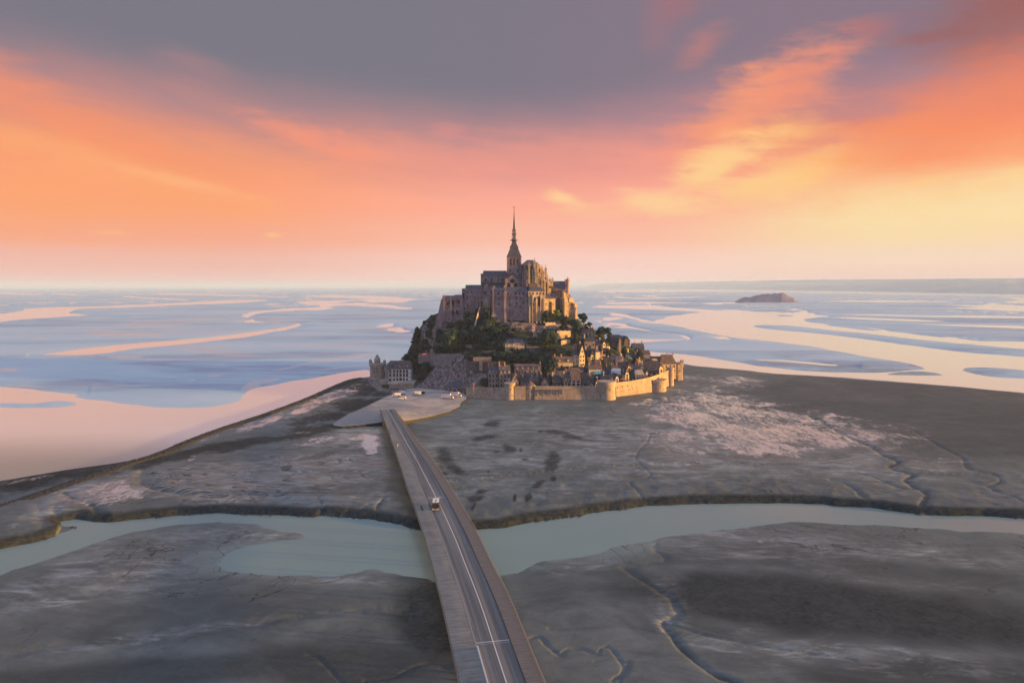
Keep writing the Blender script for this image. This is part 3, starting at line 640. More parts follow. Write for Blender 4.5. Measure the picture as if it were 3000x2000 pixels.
# ------------------------------------------------------------------ the rocky mount
SHORE = [G(*q)[:2] for q in [(1072, 1118), (1085, 1134), (1105, 1147), (1130, 1153), (1180, 1158), (1200, 1152), (1225, 1148), (1262, 1146), (1310, 1150), (1350, 1163)]]
RAMP0 = [(1366, 1164), (1482, 1169), (1560, 1169), (1755, 1169), (1788, 1166), (1850, 1154), (1900, 1147), (1945, 1128), (1975, 1114), (1993, 1103)]
RW = [tuple(G(*q)[:2]) for q in RAMP0]
foot = [tuple(q) for q in SHORE] + RW + [(172, 690), (160, 730), (120, 765), (50, 795), (-30, 800), (-90, 770), (-125, 725), (-138, 690), (-136, 665)]
CP = []
for px, py, Y in [(1140, 1112, 640), (1180, 1105, 640), (1165, 1098, 665), (1200, 1085, 650), (1235, 1062, 640), (1222, 1000, 655), (1250, 958, 655), (1200, 1034, 655), (1182, 1060, 657), (1264, 936, 660), (1262, 975, 655), (1285, 940, 645),
        (1220, 1130, 600), (1262, 1125, 590), (1350, 1135, 560), (1280, 1085, 605), (1330, 1080, 590), (1300, 1050, 612), (1370, 1060, 590), (1260, 1052, 625), (1240, 1040, 640),
        (1300, 1000, 628), (1330, 965, 632), (1360, 940, 636), (1400, 990, 620), (1420, 950, 628), (1460, 945, 628), (1520, 948, 626), (1580, 948, 626), (1610, 945, 628), (1640, 940, 632), (1690, 940, 640),
        (1440, 1000, 612), (1500, 972, 618), (1560, 985, 614), (1508, 1026, 600), (1570, 1030, 598), (1430, 1035, 600), (1400, 1075, 585), (1440, 1090, 572), (1500, 1080, 580), (1560, 1085, 578), (1600, 1050, 590),
        (1640, 1020, 602), (1680, 1000, 612), (1640, 1076, 578), (1700, 1076, 582), (1740, 1058, 592), (1710, 990, 618), (1760, 1030, 606), (1730, 965, 635), (1780, 1010, 625), (1800, 1040, 610), (1770, 1005, 645),
        (1830, 1012, 650), (1870, 1030, 648), (1850, 1062, 615), (1800, 1075, 590), (1750, 1095, 568), (1690, 1105, 560), (1620, 1115, 554), (1550, 1118, 552), (1480, 1128, 548), (1400, 1140, 545),
        (1840, 1098, 588), (1890, 1082, 605), (1900, 1050, 640), (1930, 1068, 630), (1960, 1068, 650), (1880, 1105, 592), (1930, 1092, 610)]:
    w = W(px, py, Y); CP.append((w.x, w.y, w.z))
for (x, y) in RW[:-1]: CP.append((x + 2, y + 5, 6.0 if x < 100 else 9.0))
for q in SHORE: CP.append((q[0], q[1] + 1, 2.0))
CP += [(0, 660, 78), (20, 690, 74), (-30, 665, 76), (-50, 690, 60), (40, 670, 74), (55, 690, 60), (30, 730, 45), (-20, 730, 50), (60, 740, 25), (-60, 740, 28), (0, 790, 2), (-80, 765, 2), (100, 760, 3), (150, 715, 4), (168, 690, 4), (120, 700, 18), (90, 700, 32), (-120, 720, 2), (-100, 700, 16), (-130, 680, 2), (50, 790, 2)]
CPa = np.array(CP); cx_ = CPa[:, :2] / 100.0; n_ = len(CPa)
def tps(r2): return r2 * np.log(r2 + 1e-9)
Kd = ((cx_[:, None] - cx_[None]) ** 2).sum(-1); A = np.zeros((n_ + 3, n_ + 3)); A[:n_, :n_] = tps(Kd) + np.eye(n_) * .002
A[:n_, n_] = 1; A[:n_, n_ + 1:] = cx_; A[n_, :n_] = 1; A[n_ + 1:, :n_] = cx_.T
WT = np.linalg.solve(A, np.concatenate([CPa[:, 2], [0, 0, 0]]))
def hillz(x, y):
    x = np.atleast_1d(np.asarray(x, float)); y = np.atleast_1d(np.asarray(y, float))
    q = np.stack([x, y], 1) / 100.0
    k = tps(((q[:, None] - cx_[None]) ** 2).sum(-1))
    z = k @ WT[:n_] + WT[n_] + q @ WT[n_ + 1:]
    d = -polyd(np.stack([x, y], 1), foot)
    return np.minimum(np.clip(z, -2, 84), np.clip(d * 1.6 - 1.0, -3, 200))
_yy = np.arange(515, 800, .5)
def onhill(px, py, off=0.0):
    ws = [W(px, py, y) for y in _yy]
    hz_ = hillz([w.x for w in ws], [w.y for w in ws])
    for w, h in zip(ws, hz_):
        if w.z <= max(h, 0) + off: return w
    k = int(np.argmin([w.z - h for w, h in zip(ws, hz_)])); w = ws[k].copy(); return w
gx = np.arange(-150, 185, 1.1); gy = np.arange(515, 812, 1.1)
Xh, Yh = np.meshgrid(gx, gy, indexing='ij'); xf, yf = Xh.ravel(), Yh.ravel()
Zh = np.concatenate([hillz(xf[i:i + 4000], yf[i:i + 4000]) for i in range(0, len(xf), 4000)])
pxh, pyh = proj(xf, yf, Zh)
def zone(px, py, w, h): return sstep(1.3, .6, np.hypot((pxh - px) / w, (pyh - py) / h))
rockz = np.zeros(len(xf))
for q in [(1330, 1105, 90, 40), (1290, 1125, 60, 30), (1380, 1110, 50, 30), (1270, 985, 40, 50), (1300, 950, 50, 25), (1260, 1010, 30, 30), (1500, 960, 40, 18), (1340, 1060, 60, 20), (1345, 945, 50, 14), (1575, 962, 30, 14), (1640, 958, 40, 18), (1250, 1050, 14, 10)]: rockz = np.maximum(rockz, zone(*q))
green = np.clip(1 - rockz, 0, 1) * sstep(1.0, 6, Zh) * .9
rid = 1 - np.abs(fbm((xf + yf * .4) / 13, (yf - xf * .3) / 9, 4, 91) * 2 - 1) * 1.9
rid2 = 1 - np.abs(fbm(xf / 4.6 + 9, yf / 3.6, 3, 92) * 2 - 1) * 1.6
Zd = Zh + (Zh > .5) * ((rid - .6) * 4.0 + (rid2 - .5) * 2.2) * rockz + (Zh > .5) * (fbm(xf / 5, yf / 5, 3, 93) - .5) * 1.6
me = bpy.data.meshes.new('rocky_mount'); nx, ny = Xh.shape
me.vertices.add(nx * ny); me.vertices.foreach_set('co', np.stack([xf, yf, Zd], 1).ravel())
I = (np.arange(nx - 1)[:, None] * ny + np.arange(ny - 1)[None, :]).ravel()
keep = Zh[I] > -2.4
I = I[keep]; Fh = np.stack([I, I + ny, I + ny + 1, I + 1], 1)
me.loops.add(Fh.size); me.loops.foreach_set('vertex_index', Fh.ravel()); me.polygons.add(len(Fh)); me.polygons.foreach_set('loop_start', np.arange(len(Fh)) * 4)
me.update(calc_edges=True)
at = me.attributes.new('green', 'FLOAT', 'POINT'); at.data.foreach_set('value', green.astype(np.float32)); me.shade_smooth()
hill = add('rocky_hill', me, 'rock'); tag(hill, 'steep granite mount with scrub under the abbey', 'hill', kind='structure')
# ------------------------------------------------------------------ helpers that build in world coordinates
def off(mb, parent):
    L = parent.location; mb.v = [(x - L.x, y - L.y, z - L.z) for x, y, z in mb.v]; return mb
def wb(mb, name, mats, parent, smooth=False): return off(mb, parent).build(name, mats, parent, smooth=smooth)
def bx(mb, x0, x1, yt, yb, Y, D, mi=0, top=1.0):
    a = W(x0, yb, Y); c = W(x1, yt, Y); return mb.box(a.x, c.x, Y, Y + D, a.z, c.z, mi, top)
def rf(mb, x0, x1, yr, ye, Y, D, axis='x', hip=0.0, over=.4, mi=0):
    a = W(x0, ye, Y); c = W(x1, ye, Y); r = W((x0 + x1) / 2, yr, Y + D / 2 if axis == 'x' else Y)
    return mb.gable(a.x, c.x, Y, Y + D, a.z, r.z, axis, mi, over, hip)
WINC = {}
def winmesh(w, h, arch=False, style='stone', cross=True):
    k = (round(w, 2), round(h, 2), arch, style)
    if k in WINC: return WINC[k]
    mb = MB(); hw = w / 2; zt = h - (hw if arch else 0)
    def outline(e):
        if arch: return [(-hw - e, -e), (hw + e, -e)] + [((hw + e) * math.cos(a), zt + (hw + e) * math.sin(a) * 1.15) for a in [math.pi * i / 8 for i in range(9)]]
        return [(-hw - e, -e), (hw + e, -e), (hw + e, h + e), (-hw - e, h + e)]
    if style != 'none': mb.prism(outline(min(.22, w * .18)), -.10, .3, 0)
    mb.prism(outline(0), -.13, .25, 1)
    if style in ('white', 'shutter') and cross:
        mb.box(-.05, .05, -.17, -.10, 0, h, 0); mb.box(-hw, hw, -.17, -.10, h * .55, h * .55 + .08, 0)
    if style == 'shutter':
        mb.box(-hw - .62, -hw - .06, -.16, -.02, 0, h, 0); mb.box(hw + .06, hw + .62, -.16, -.02, 0, h, 0)
    me = mb.mesh('window')
    for q in {'stone': ('house_stone', 'glass_dark'), 'warm': ('warm_sunlit_stone', 'glass_dark'), 'white': ('shutter_white', 'glass_dark'), 'shutter': ('shutter_white', 'glass_dark'),
              'none': ('dark_stone', 'void_dark'), 'wood': ('timber_brown', 'glass_dark'), 'void': ('abbey_stone', 'void_dark')}[style]: me.materials.append(MATS[q])
    WINC[k] = me; return me
def awin(parent, px, pt, pb, wpx, Y, arch=True, style='void', name='window'):
    a = W(px, pb, Y); c = W(px, pt, Y); s = Y / 1993
    o = bpy.data.objects.new(name, winmesh(wpx * s, c.z - a.z, arch, style)); COL.objects.link(o)
    o.location = a - parent.location; o.parent = parent; return o
def thing(name, label, cat, loc, rz=0.0, group=None): return tag(empty(name, loc, rz), label, cat, group, 'thing')
# ------------------------------------------------------------------ abbey church
YC = 655.0
ch = thing('abbey_church', 'abbey church with tall needle spire crowning the rock', 'church', W(1505, 900, YC))
mb = MB(); bx(mb, 1486, 1526, 752, 860, YC, 13)                          # crossing tower
for yy in (783.5, 753): bx(mb, 1484.6, 1527.4, yy, yy + 2.2, YC - .45, 13.9)
for xx in (1487.5, 1524.5, 1501, 1511): bx(mb, xx - 1, xx + 1, 755, 782, YC - .35, .5)
for xx in (1486.5, 1526): bx(mb, xx - 1.6, xx + 1.6, 752, 830, YC - .5, 1.2)
tw = wb(mb, 'tower', 'abbey_stone', ch)
TWL = tw
for x in (1496.2, 1505.8, 1515.6): awin(ch, x, 759, 776, 3.6, YC)
for x in (1495, 1517): awin(ch, x, 789, 797, 3, YC)
for y in (3, 6.5, 10):                                                  # lit flank openings
    o = bpy.data.objects.new('window', winmesh(1.1, 5.2, True, 'void')); COL.objects.link(o); q = W(1526, 776, YC); o.location = Vector((q.x, YC + y, q.z)) - ch.location; o.rotation_euler = (0, 0, R(90)); o.parent = ch
cxw = W(1506, 752, YC + 6.5).x; cyw = YC + 6.5
def zz(py): return W(1506, py, cyw).z
s_ = (cyw) / 1993
prof = [(22.5, 754), (22, 752), (17.5, 742), (13.2, 731), (10.3, 722), (8.0, 715), (6.2, 710), (6.0, 706.5)]
mb = MB().lathe([(r * s_ * 1.36, zz(y)) for r, y in prof], 4, cxw, cyw, 0, R(45))
mb.box(cxw - 12.2 * s_, cxw - 9.5 * s_, cyw - 1, cyw + 1, zz(726), zz(721)); mb.box(cxw + 9.5 * s_, cxw + 12.2 * s_, cyw - 1, cyw + 1, zz(726), zz(721))
wb(mb, 'tower_roof', 'slate', ch)
mb = MB().lathe([(6.0 * s_ * 1.1, zz(706.5)), (8.5 * s_, zz(705.5)), (11.5 * s_, zz(704.4)), (8.5 * s_, zz(703)), (7 * s_, zz(700.5)), (6.2 * s_, zz(699.5))], 8, cxw, cyw, 0, R(22.5))
for k in range(8):
    a = R(45 * k + 22.5); x = cxw + 5.4 * s_ * math.cos(a); y = cyw + 5.4 * s_ * math.sin(a)
    mb.tube((x, y, zz(700)), (x, y, zz(688)), .35, .3, 5)
    x = cxw + 4.8 * s_ * math.cos(a); y = cyw + 4.8 * s_ * math.sin(a)
    mb.tube((x, y, zz(687)), (x, y, zz(677)), .32, .28, 5)
    mb.tube((cxw + 5.2 * s_ * math.cos(a), cyw + 5.2 * s_ * math.sin(a), zz(677)), (cxw + 5.0 * s_ * math.cos(a), cyw + 5.0 * s_ * math.sin(a), zz(671)), .26, .02, 4)
    x = cxw + 11 * s_ * math.cos(a); y = cyw + 11 * s_ * math.sin(a)
    mb.tube((x, y, zz(704.5)), (cxw + 13.5 * s_ * math.cos(a), cyw + 13.5 * s_ * math.sin(a), zz(703.5)), .18, .05, 4)
mb.lathe([(6.4 * s_, zz(688.5)), (6.6 * s_, zz(687)), (5.6 * s_, zz(686))], 8, cxw, cyw, 0, R(22.5))
mb.lathe([(5.4 * s_, zz(677.5)), (5.7 * s_, zz(676)), (4.0 * s_, zz(675))], 8, cxw, cyw, 0, R(22.5))
mb.lathe([(2.6 * s_, zz(700)), (2.4 * s_, zz(676))], 8, cxw, cyw, 0, R(22.5))
wb(mb, 'lantern', 'slate', ch)
mb = MB().lathe([(3.9 * s_, zz(676)), (3.3 * s_, zz(668)), (2.3 * s_, zz(650)), (1.3 * s_, zz(632)), (.55 * s_, zz(617)), (.35 * s_, zz(615.5))], 8, cxw, cyw, 0, R(22.5))
sp = wb(mb, 'spire', 'dark_slate', ch)
for yy, r in ((675.5, 5.2), (686.6, 6.1)):
    for k in range(8):
        a = R(45 * k + 22.5); wb(MB().lathe([(.22, zz(yy)), (.42, zz(yy - 1.2)), (.05, zz(yy - 4.6))], 5, cxw + r * s_ * math.cos(a), cyw + r * s_ * math.sin(a)), 'gilded_finial', 'gilt', ch)
# winged figure on its ball
B0_ = Vector((cxw, cyw, zz(615.6)))
mb = MB().lathe([(.02, 0), (.42, .3), (.5, .55), (.35, .85), (.12, 1.05), (.3, 1.4), (.34, 2.0), (.26, 2.7), (.34, 3.1), (.14, 3.45), (.22, 3.65), (.2, 3.9), (.03, 4.15)], 8)
for sx in (-1, 1):
    mb.add([(0, .1, 2.2), (sx * .5, .15, 3.0), (sx * 1.6, .3, 4.3), (sx * 1.0, .3, 2.9), (sx * .5, .2, 2.1), (0, .25, 2.2), (sx * .5, .3, 3.0), (sx * 1.6, .4, 4.3), (sx * 1.0, .42, 2.9), (sx * .5, .35, 2.1)], [(0, 1, 2, 3, 4), (9, 8, 7, 6, 5), (0, 5, 6, 1), (1, 6, 7, 2), (2, 7, 8, 3), (3, 8, 9, 4)])
mb.tube((.2, 0, 3.1), (.9, -.1, 4.0), .1, .06, 5); mb.tube((.9, -.1, 4.0), (1.0, -.1, 5.0), .05, .03, 4)
mb.v = [(x + B0_.x, y + B0_.y, z + B0_.z) for x, y, z in mb.v]
wb(mb, 'statue', 'gilt', ch)
# nave
mb = MB(); bx(mb, 1411, 1486, 808, 868, YC + 2, 11); bx(mb, 1411, 1486, 836, 868, YC - 2, 5)
bx(mb, 1408.5, 1414, 801, 868, YC + 1.6, 11.8); bx(mb, 1411, 1480, 807, 809.4, YC + 1.75, 11.5)
for x in (1413, 1432, 1450, 1468): bx(mb, x - 1.3, x + 1.3, 810, 866, YC + 1.3, 1)
wb(mb, 'nave', 'abbey_stone', ch)
wb(rf(MB(), 1416, 1482, 793, 808, YC + 2, 11), 'nave_roof', 'slate', ch)
a = W(1411, 836, YC - 2); c = W(1482, 827, YC + 2)
wb(MB().add([(a.x, YC - 2.3, a.z), (c.x, YC - 2.3, a.z), (c.x, YC + 2.1, c.z), (a.x, YC + 2.1, c.z), (a.x, YC - 2.3, a.z - .4), (c.x, YC - 2.3, a.z - .4)], [(0, 1, 2, 3), (0, 4, 5, 1), (0, 3, 4), (1, 5, 2)]), 'aisle_roof', 'dark_slate', ch)
for x in (1422.5, 1441, 1459, 1475): awin(ch, x, 815, 824, 3.4, YC + 2)
# transept
mb = MB(); a = W(1483, 868, YC - 6); c = W(1521, 819, YC - 6); tpk = W(1501, 802.5, YC - 6).z
mb.prism([(a.x, a.z), (c.x, a.z), (c.x, c.z), ((a.x + c.x) / 2, tpk), (a.x, c.z)], YC - 6, YC + 1)
bx(mb, 1480, 1485.5, 817, 868, YC - 6.8, 3); bx(mb, 1518, 1524, 817, 868, YC - 6.8, 3); bx(mb, 1496.5, 1502.5, 830, 868, YC - 6.9, 2)
ctw = wb(mb, 'transept', 'abbey_stone', ch)
a = W(1479.5, 822, YC - 6); c = W(1524, 822, YC - 6); xm = (a.x + c.x) / 2; pk = W(1500, 798, YC - 5).z
th = .5
mb = MB()
for x0 in (a.x, c.x): mb.add([(x0, YC - 6.4, a.z), (xm, YC - 6.4, pk), (xm, YC + 1, pk), (x0, YC + 1, a.z), (x0, YC - 6.4, a.z - th), (xm, YC - 6.4, pk - th), (xm, YC + 1, pk - th), (x0, YC + 1, a.z - th)], [(0, 1, 2, 3), (7, 6, 5, 4), (0, 4, 5, 1), (3, 2, 6, 7), (0, 3, 7, 4)])
wb(mb, 'transept_roof', 'dark_slate', ch)
q = W(1501.3, 823, YC - 6); mb = MB().lathe([(2.0, -.12), (2.0, .2)], 20); mb.v = [(x + q.x, y * 0 + z + YC - 6, y + q.z) for x, y, z in mb.v]
wb(mb, 'rose_window', 'void_dark', ch)
awin(ch, 1490, 830, 842, 8, YC - 6); awin(ch, 1511, 829, 842, 9, YC - 6)
mb = MB(); bx(mb, 1476.5, 1487, 803, 868, YC - 1, 4); wb(mb, 'stair_turret', 'abbey_stone', ch)
wb(rf(MB(), 1475.5, 1488, 794, 803, YC - 1.2, 4.4, 'x', 2.0), 'turret_roof', 'slate', ch)
# choir with its ring of piers
mb = MB(); bx(mb, 1526, 1561, 776, 868, YC + 3, 14)
mb.lathe([(7.0, W(1561, 868, YC + 10).z), (7.0, W(1561, 777, YC + 10).z)], 10, W(1561, 800, YC + 10).x, YC + 10)
bx(mb, 1526, 1570, 832, 868, YC - 6, 24); bx(mb, 1560, 1606, 826, 868, YC + 1, 14); bx(mb, 1594, 1622, 838, 884, YC - 1, 14)
wb(mb, 'choir', 'dark_stone', ch)
wb(rf(MB(), 1526, 1582, 761.5, 777, YC + 3, 14, 'x', 6.5), 'choir_roof', 'slate', ch)
piers = [(1537.5, 769, 838, -7, 2.4), (1550.5, 768, 842, -8, 2.6), (1566.5, 757, 842, -7, 3.0), (1576, 768, 842, -4, 2.6), (1585, 778, 846, -1, 2.4), (1588.5, 777, 850, 2, 2.2), (1592, 792, 862, -3, 2.4), (1598.5, 777, 866, 3, 3.2), (1603.5, 800, 868, 5, 2.6), (1570, 787, 850, -8.5, 2.4), (1580, 800, 858, -7.5, 2.6), (1560.5, 786, 842, -6, 2.0), (1544, 790, 840, -8, 1.8), (1531, 790, 838, -6, 1.8),
          (1611, 813, 866, -1, 2.8), (1618, 813, 866, 1, 2.8), (1606, 822, 872, -3, 2.4), (1597, 815, 872, -5, 2.6), (1588, 812, 866, -8, 2.4)]
for px, yt, yb, dy, w in piers:
    mb = MB(); Y = YC + dy; hgt = max(8, (yb - yt) * .14)
    bx(mb, px - w, px + w, yt + hgt, yb, Y, 2.2); bx(mb, px - w - .5, px + w + .5, (yt + yb) / 2 + 4, yb, Y - .5, 3)
    bx(mb, px - w - .7, px + w + .7, yt + hgt - 1, yt + hgt + .8, Y - .3, 2.7)
    a = W(px, yt + hgt, Y); t_ = W(px, yt, Y); r = w * .42
    mb.lathe([(r * 1.15, a.z), (r * .75, a.z + (t_.z - a.z) * .3), (.40, a.z + (t_.z - a.z) * .75), (.18, t_.z + 1.0)], 4, a.x, Y + 1.1, 0, R(45))
    for sx in (-1, 1):
        for sy in (0, 2.2): mb.lathe([(.2, a.z - .3), (.16, a.z + .8), (.02, a.z + 2.2)], 4, a.x + sx * r, Y + sy)
    wb(mb, 'pinnacle', 'warm_sunlit_stone' if px > 1550 else 'abbey_stone', ch)  # right-hand piers get the sunlit copy of the stone
def flyer(x0, y0, Ya, x1, y1, Yb, th=.7):
    a = W(x0, y0, Ya); c = W(x1, y1, Yb); pts = []
    for i in range(7):
        t = i / 6; pts.append(a.lerp(c, t) + Vector((0, 0, 2.0 * (t - t * t) * 1.5)))
    mb = MB()
    for i in range(6):
        p, q = pts[i], pts[i + 1]; mb.tube(p, q, th * .6, th * .6, 4)
        mb.add([p + Vector((-.25, 0, 0)), q + Vector((-.25, 0, 0)), q + Vector((-.25, 0, 1.1)), p + Vector((-.25, 0, 1.1)), p + Vector((.25, 0, 0)), q + Vector((.25, 0, 0)), q + Vector((.25, 0, 1.1)), p + Vector((.25, 0, 1.1))], [(0, 1, 2, 3), (7, 6, 5, 4), (3, 2, 6, 7)])
    wb(mb, 'flying_buttress', 'abbey_stone', ch)
for a_1 in [(1537.5, 796, YC - 6, 1538, 780, YC + 3), (1550.5, 796, YC - 7, 1550, 780, YC + 3), (1566.5, 792, YC - 6, 1560, 778, YC + 4), (1576, 795, YC - 3, 1566, 780, YC + 5), (1585, 800, YC, 1572, 782, YC + 7), (1598, 806, YC + 4, 1578, 785, YC + 9), (1588, 808, YC + 3, 1574, 788, YC + 8), (1537.5, 826, YC - 6, 1538, 808, YC + 3), (1550.5, 826, YC - 7, 1550, 808, YC + 3)]:
    flyer(*a_1)
for x, w in ((1531.5, 3), (1544, 4.4), (1557, 4.4), (1563.5, 3)): awin(ch, x, 785, 826, w, YC + 3, True, 'void')
for x in (1571, 1578, 1585, 1602): awin(ch, x, 826 if x < 1600 else 845, 850 if x < 1600 else 862, 4, YC + 1 if x < 1600 else YC - 1, True, 'void')
# ------------------------------------------------------------------ lodgings along the south front
def block(name, label, px, pyb, Y): return thing(name, label, 'abbey building', W(px, pyb, Y), group='abbey ranges round the church')
YL = 630.0
lo = block('abbey_lodgings', 'long plain abbey lodgings below the transept, tall buttressed stone front', 1512, 948, YL)
mb = MB(); bx(mb, 1475, 1546, 855, 975, YL, 14); bx(mb, 1475, 1546, 872.5, 873.6, YL - .2, 1)
bx(mb, 1494, 1541, 903, 975, YL - .6, 2, 0)
wb(mb, 'wall', 'abbey_stone', lo)
wb(rf(MB(), 1482, 1542, 840.5, 855, YL, 14), 'roof', 'slate', lo)
for x, w in ((1480, 3.6), (1541.5, 4.2), (1499.5, 1.3)):
    mb = MB(); bx(mb, x - w, x + w, 853 if w > 2 else 905, 975, YL - 1.6, 4); bx(mb, x - w - .8, x + w + .8, 925, 975, YL - 2.3, 4, 0, .96); wb(mb, 'buttress', 'abbey_stone', lo)
q = W(1478.5, 852, YL); mb = MB().lathe([(1.6, q.z - 1), (1.7, q.z + .2), (1.2, q.z + .6), (.25, q.z + 3.6)], 8, q.x, YL + .6); wb(mb, 'turret_roof', 'slate', lo)
mb = MB(); bx(mb, 1476, 1480.6, 836.5, 848, YL + 5, 2.2); bx(mb, 1475.6, 1481, 836, 837.3, YL + 4.8, 2.6); wb(mb, 'chimney', 'warm_sunlit_stone', lo)
mb = MB(); bx(mb, 1539, 1541.5, 834, 848, YL + 7, 1.5); wb(mb, 'chimney', 'abbey_stone', lo)
for x, yt, yb, w in [(1489, 857, 863, 4), (1510.5, 857, 863, 4), (1522, 857, 863, 4), (1533, 857, 863, 4), (1513, 871, 877.5, 2.6), (1528, 871, 877.5, 2.6), (1493.5, 874, 881, 2.4), (1484, 876, 882, 2), (1512.5, 884, 890.5, 2.4), (1532, 883, 890, 2.4), (1493, 890, 897, 2.4), (1509, 896, 902, 2.2), (1526, 896, 902, 2.4), (1507, 912, 915, 2), (1526, 912, 914, 2), (1535.5, 899, 905, 1.8), (1499, 858, 863, 2)]: awin(lo, x, yt, yb, w, YL if yt < 903 else YL - .6, False)
eb = block('abbey_east_block', 'orange lit abbey block with hipped roof and two tall gothic windows', 1571, 948, YL + 1); eb.rotation_euler.z = R(9)
YE = YL - 2.0
def rotbox(parent): pass
mb = MB(); bx(mb, 1546, 1597, 854, 975, YE, 15); bx(mb, 1545.4, 1597.6, 853.3, 855.2, YE - .3, 15.6)
wb(mb, 'wall', 'warm_sunlit_stone', eb)
wb(rf(MB(), 1546, 1597, 840.5, 854, YE, 15, 'x', 4.2), 'roof', 'slate', eb)
mb = MB(); bx(mb, 1553, 1577, 829.5, 849, YE + 9, 5); wb(mb, 'upper_stage', 'dark_stone', eb)
for x, w, yt in ((1549.5, 1.6, 900), (1570, 2.1, 880), (1593, 2.2, 880), (1558, 1.0, 870), (1582, 1.0, 872)):
    mb = MB(); bx(mb, x - w, x + w, yt, 975, YE - 1.8, 3); a = W(x - w, yt, YE); c = W(x + w, yt - 8, YE)
    mb.add([(a.x, YE - 1.8, a.z), (c.x, YE - 1.8, a.z), (c.x, YE, c.z), (a.x, YE, c.z)], [(0, 1, 2, 3)]); mb.add([(a.x, YE - 1.8, a.z), (a.x, YE, c.z), (a.x, YE, a.z)], [(0, 1, 2)]); mb.add([(c.x, YE - 1.8, a.z), (c.x, YE, a.z), (c.x, YE, c.z)], [(0, 1, 2)])
    wb(mb, 'buttress', 'warm_sunlit_stone', eb)
for x in (1551, 1560, 1572.3, 1581.5, 1591.3): awin(eb, x, 857, 863, 3.2, YE, False)
for x, yt, yb, w in [(1565.5, 871, 880, 5), (1578, 871, 896, 4.8)]: awin(eb, x, yt, yb, w, YE, True)
for x, yt, yb, w in [(1561.5, 889, 896, 2.6), (1561.5, 908, 914, 2.4), (1585, 908, 914, 2.4), (1572, 885, 889, 1.6), (1554, 885, 890, 1.6)]: awin(eb, x, yt, yb, w, YE, False)
wl = block('abbey_corner_lodging', 'grey corner lodging left of the orange turret, wall splayed at foot', 1458, 950, YL)
mb = MB(); bx(mb, 1444, 1475, 854, 945, YL + .5, 13); a = W(1444, 905, YL); c = W(1430, 948, YL - 3)
mb.add([(a.x, YL + .5, a.z), (a.x, YL + 13, a.z), (c.x, YL + 13, c.z - 6), (c.x, YL - 3, c.z - 6), (W(1475, 905, YL).x, YL + .5, a.z), (W(1475, 948, YL).x, YL - 3, c.z - 6)], [(0, 1, 2, 3), (0, 3, 5, 4)])
wb(mb, 'wall', 'abbey_stone', wl)
wb(rf(MB(), 1445, 1476, 841.5, 854, YL + .5, 13), 'roof', 'slate', wl)
mb = MB(); bx(mb, 1443, 1446.4, 840, 945, YL - .3, 3); wb(mb, 'buttress', 'abbey_stone', wl)
mb = MB(); bx(mb, 1447, 1450, 837.5, 846, YL + 6, 2); wb(mb, 'chimney', 'warm_sunlit_stone', wl)
for x, yt, yb, w in [(1460, 856, 863, 5), (1461.5, 871.5, 879, 2.6), (1461.5, 886, 894, 2.6), (1467, 925, 928, 2)]: awin(wl, x, yt, yb, w, YL + .5, False)
# west of the lodgings
YW = 638.0
cp = block('abbey_gabled_range', 'gabled stone range with twin arched windows left of the lodgings', 1425, 948, YW)
mb = MB(); a = W(1410, 975, YW); c = W(1446, 849, YW); g_ = W(1421.5, 831, YW).z; gx0, gx1 = W(1411, 0, YW).x, W(1433, 0, YW).x
bx(mb, 1409, 1446, 850, 975, YW, 14); mb.prism([(gx0, c.z - .1), (gx1, c.z - .1), ((gx0 + gx1) / 2, g_)], YW - .3, YW + 8)
bx(mb, 1395, 1410, 866, 975, YW - 1, 10)
wb(mb, 'wall', 'abbey_stone', cp)
mb = MB(); zb = c.z - .2; xm = (gx0 + gx1) / 2
for x0 in (gx0 - .5, gx1 + .5): mb.add([(x0, YW - .7, zb), (xm, YW - .7, g_ + .5), (xm, YW + 8, g_ + .5), (x0, YW + 8, zb), (x0, YW - .7, zb - .4), (xm, YW - .7, g_), (xm, YW + 8, g_), (x0, YW + 8, zb - .4)], [(0, 1, 2, 3), (0, 4, 5, 1), (7, 6, 5, 4)])
wb(mb, 'roof', 'slate', cp)
for x in (1418, 1424): awin(cp, x, 853.5, 862.5, 3.8, YW)
awin(cp, 1439, 848 + 4, 860, 3, YW); awin(cp, 1410.5, 883, 896, 4.4, YW - 1); awin(cp, 1400, 872, 877, 2.4, YW - 1, False)
q = W(1424, 905, YW); mb = MB(); hw = 13 * YW / 4000; hh = W(0, 874, YW).z - q.z
mb.prism([(q.x - hw, q.z - 6), (q.x + hw, q.z - 6), (q.x + hw, q.z + hh * .7), (q.x + hw * .6, q.z + hh * .9), (q.x, q.z + hh), (q.x - hw * .6, q.z + hh * .9), (q.x - hw, q.z + hh * .7)], YW - .25, YW + .2); wb(mb, 'blind_arch', 'warm_sunlit_stone', cp)
for x, yt in ((1397, 868), (1407, 872), (1415, 880), (1434, 872), (1441, 885)):
    mb = MB(); bx(mb, x - 1.5, x + 1.5, yt, 975, YW - 2.4, 4, 0); wb(mb, 'buttress', 'abbey_stone', cp)
md = block('abbey_guest_range', 'square stone range with slate roof below the nave end', 1385, 945, YW + 1)
mb = MB(); bx(mb, 1363, 1409, 849, 985, YW + 1, 13); bx(mb, 1354, 1364, 845, 985, YW + 2, 9)
bx(mb, 1353, 1395, 882, 990, YW - .8, 5); bx(mb, 1352.6, 1395.4, 881.5, 883, YW - 1.1, 3); bx(mb, 1385, 1409, 846.5, 850, YW + .8, 13)
wb(mb, 'wall', 'abbey_stone', md)
wb(rf(MB(), 1364, 1410, 834.5, 849, YW + 1, 13), 'roof', 'slate', md)
wb(rf(MB(), 1353, 1365, 844, 848, YW + 2, 9, 'x', 2), 'turret_roof', 'slate', md)
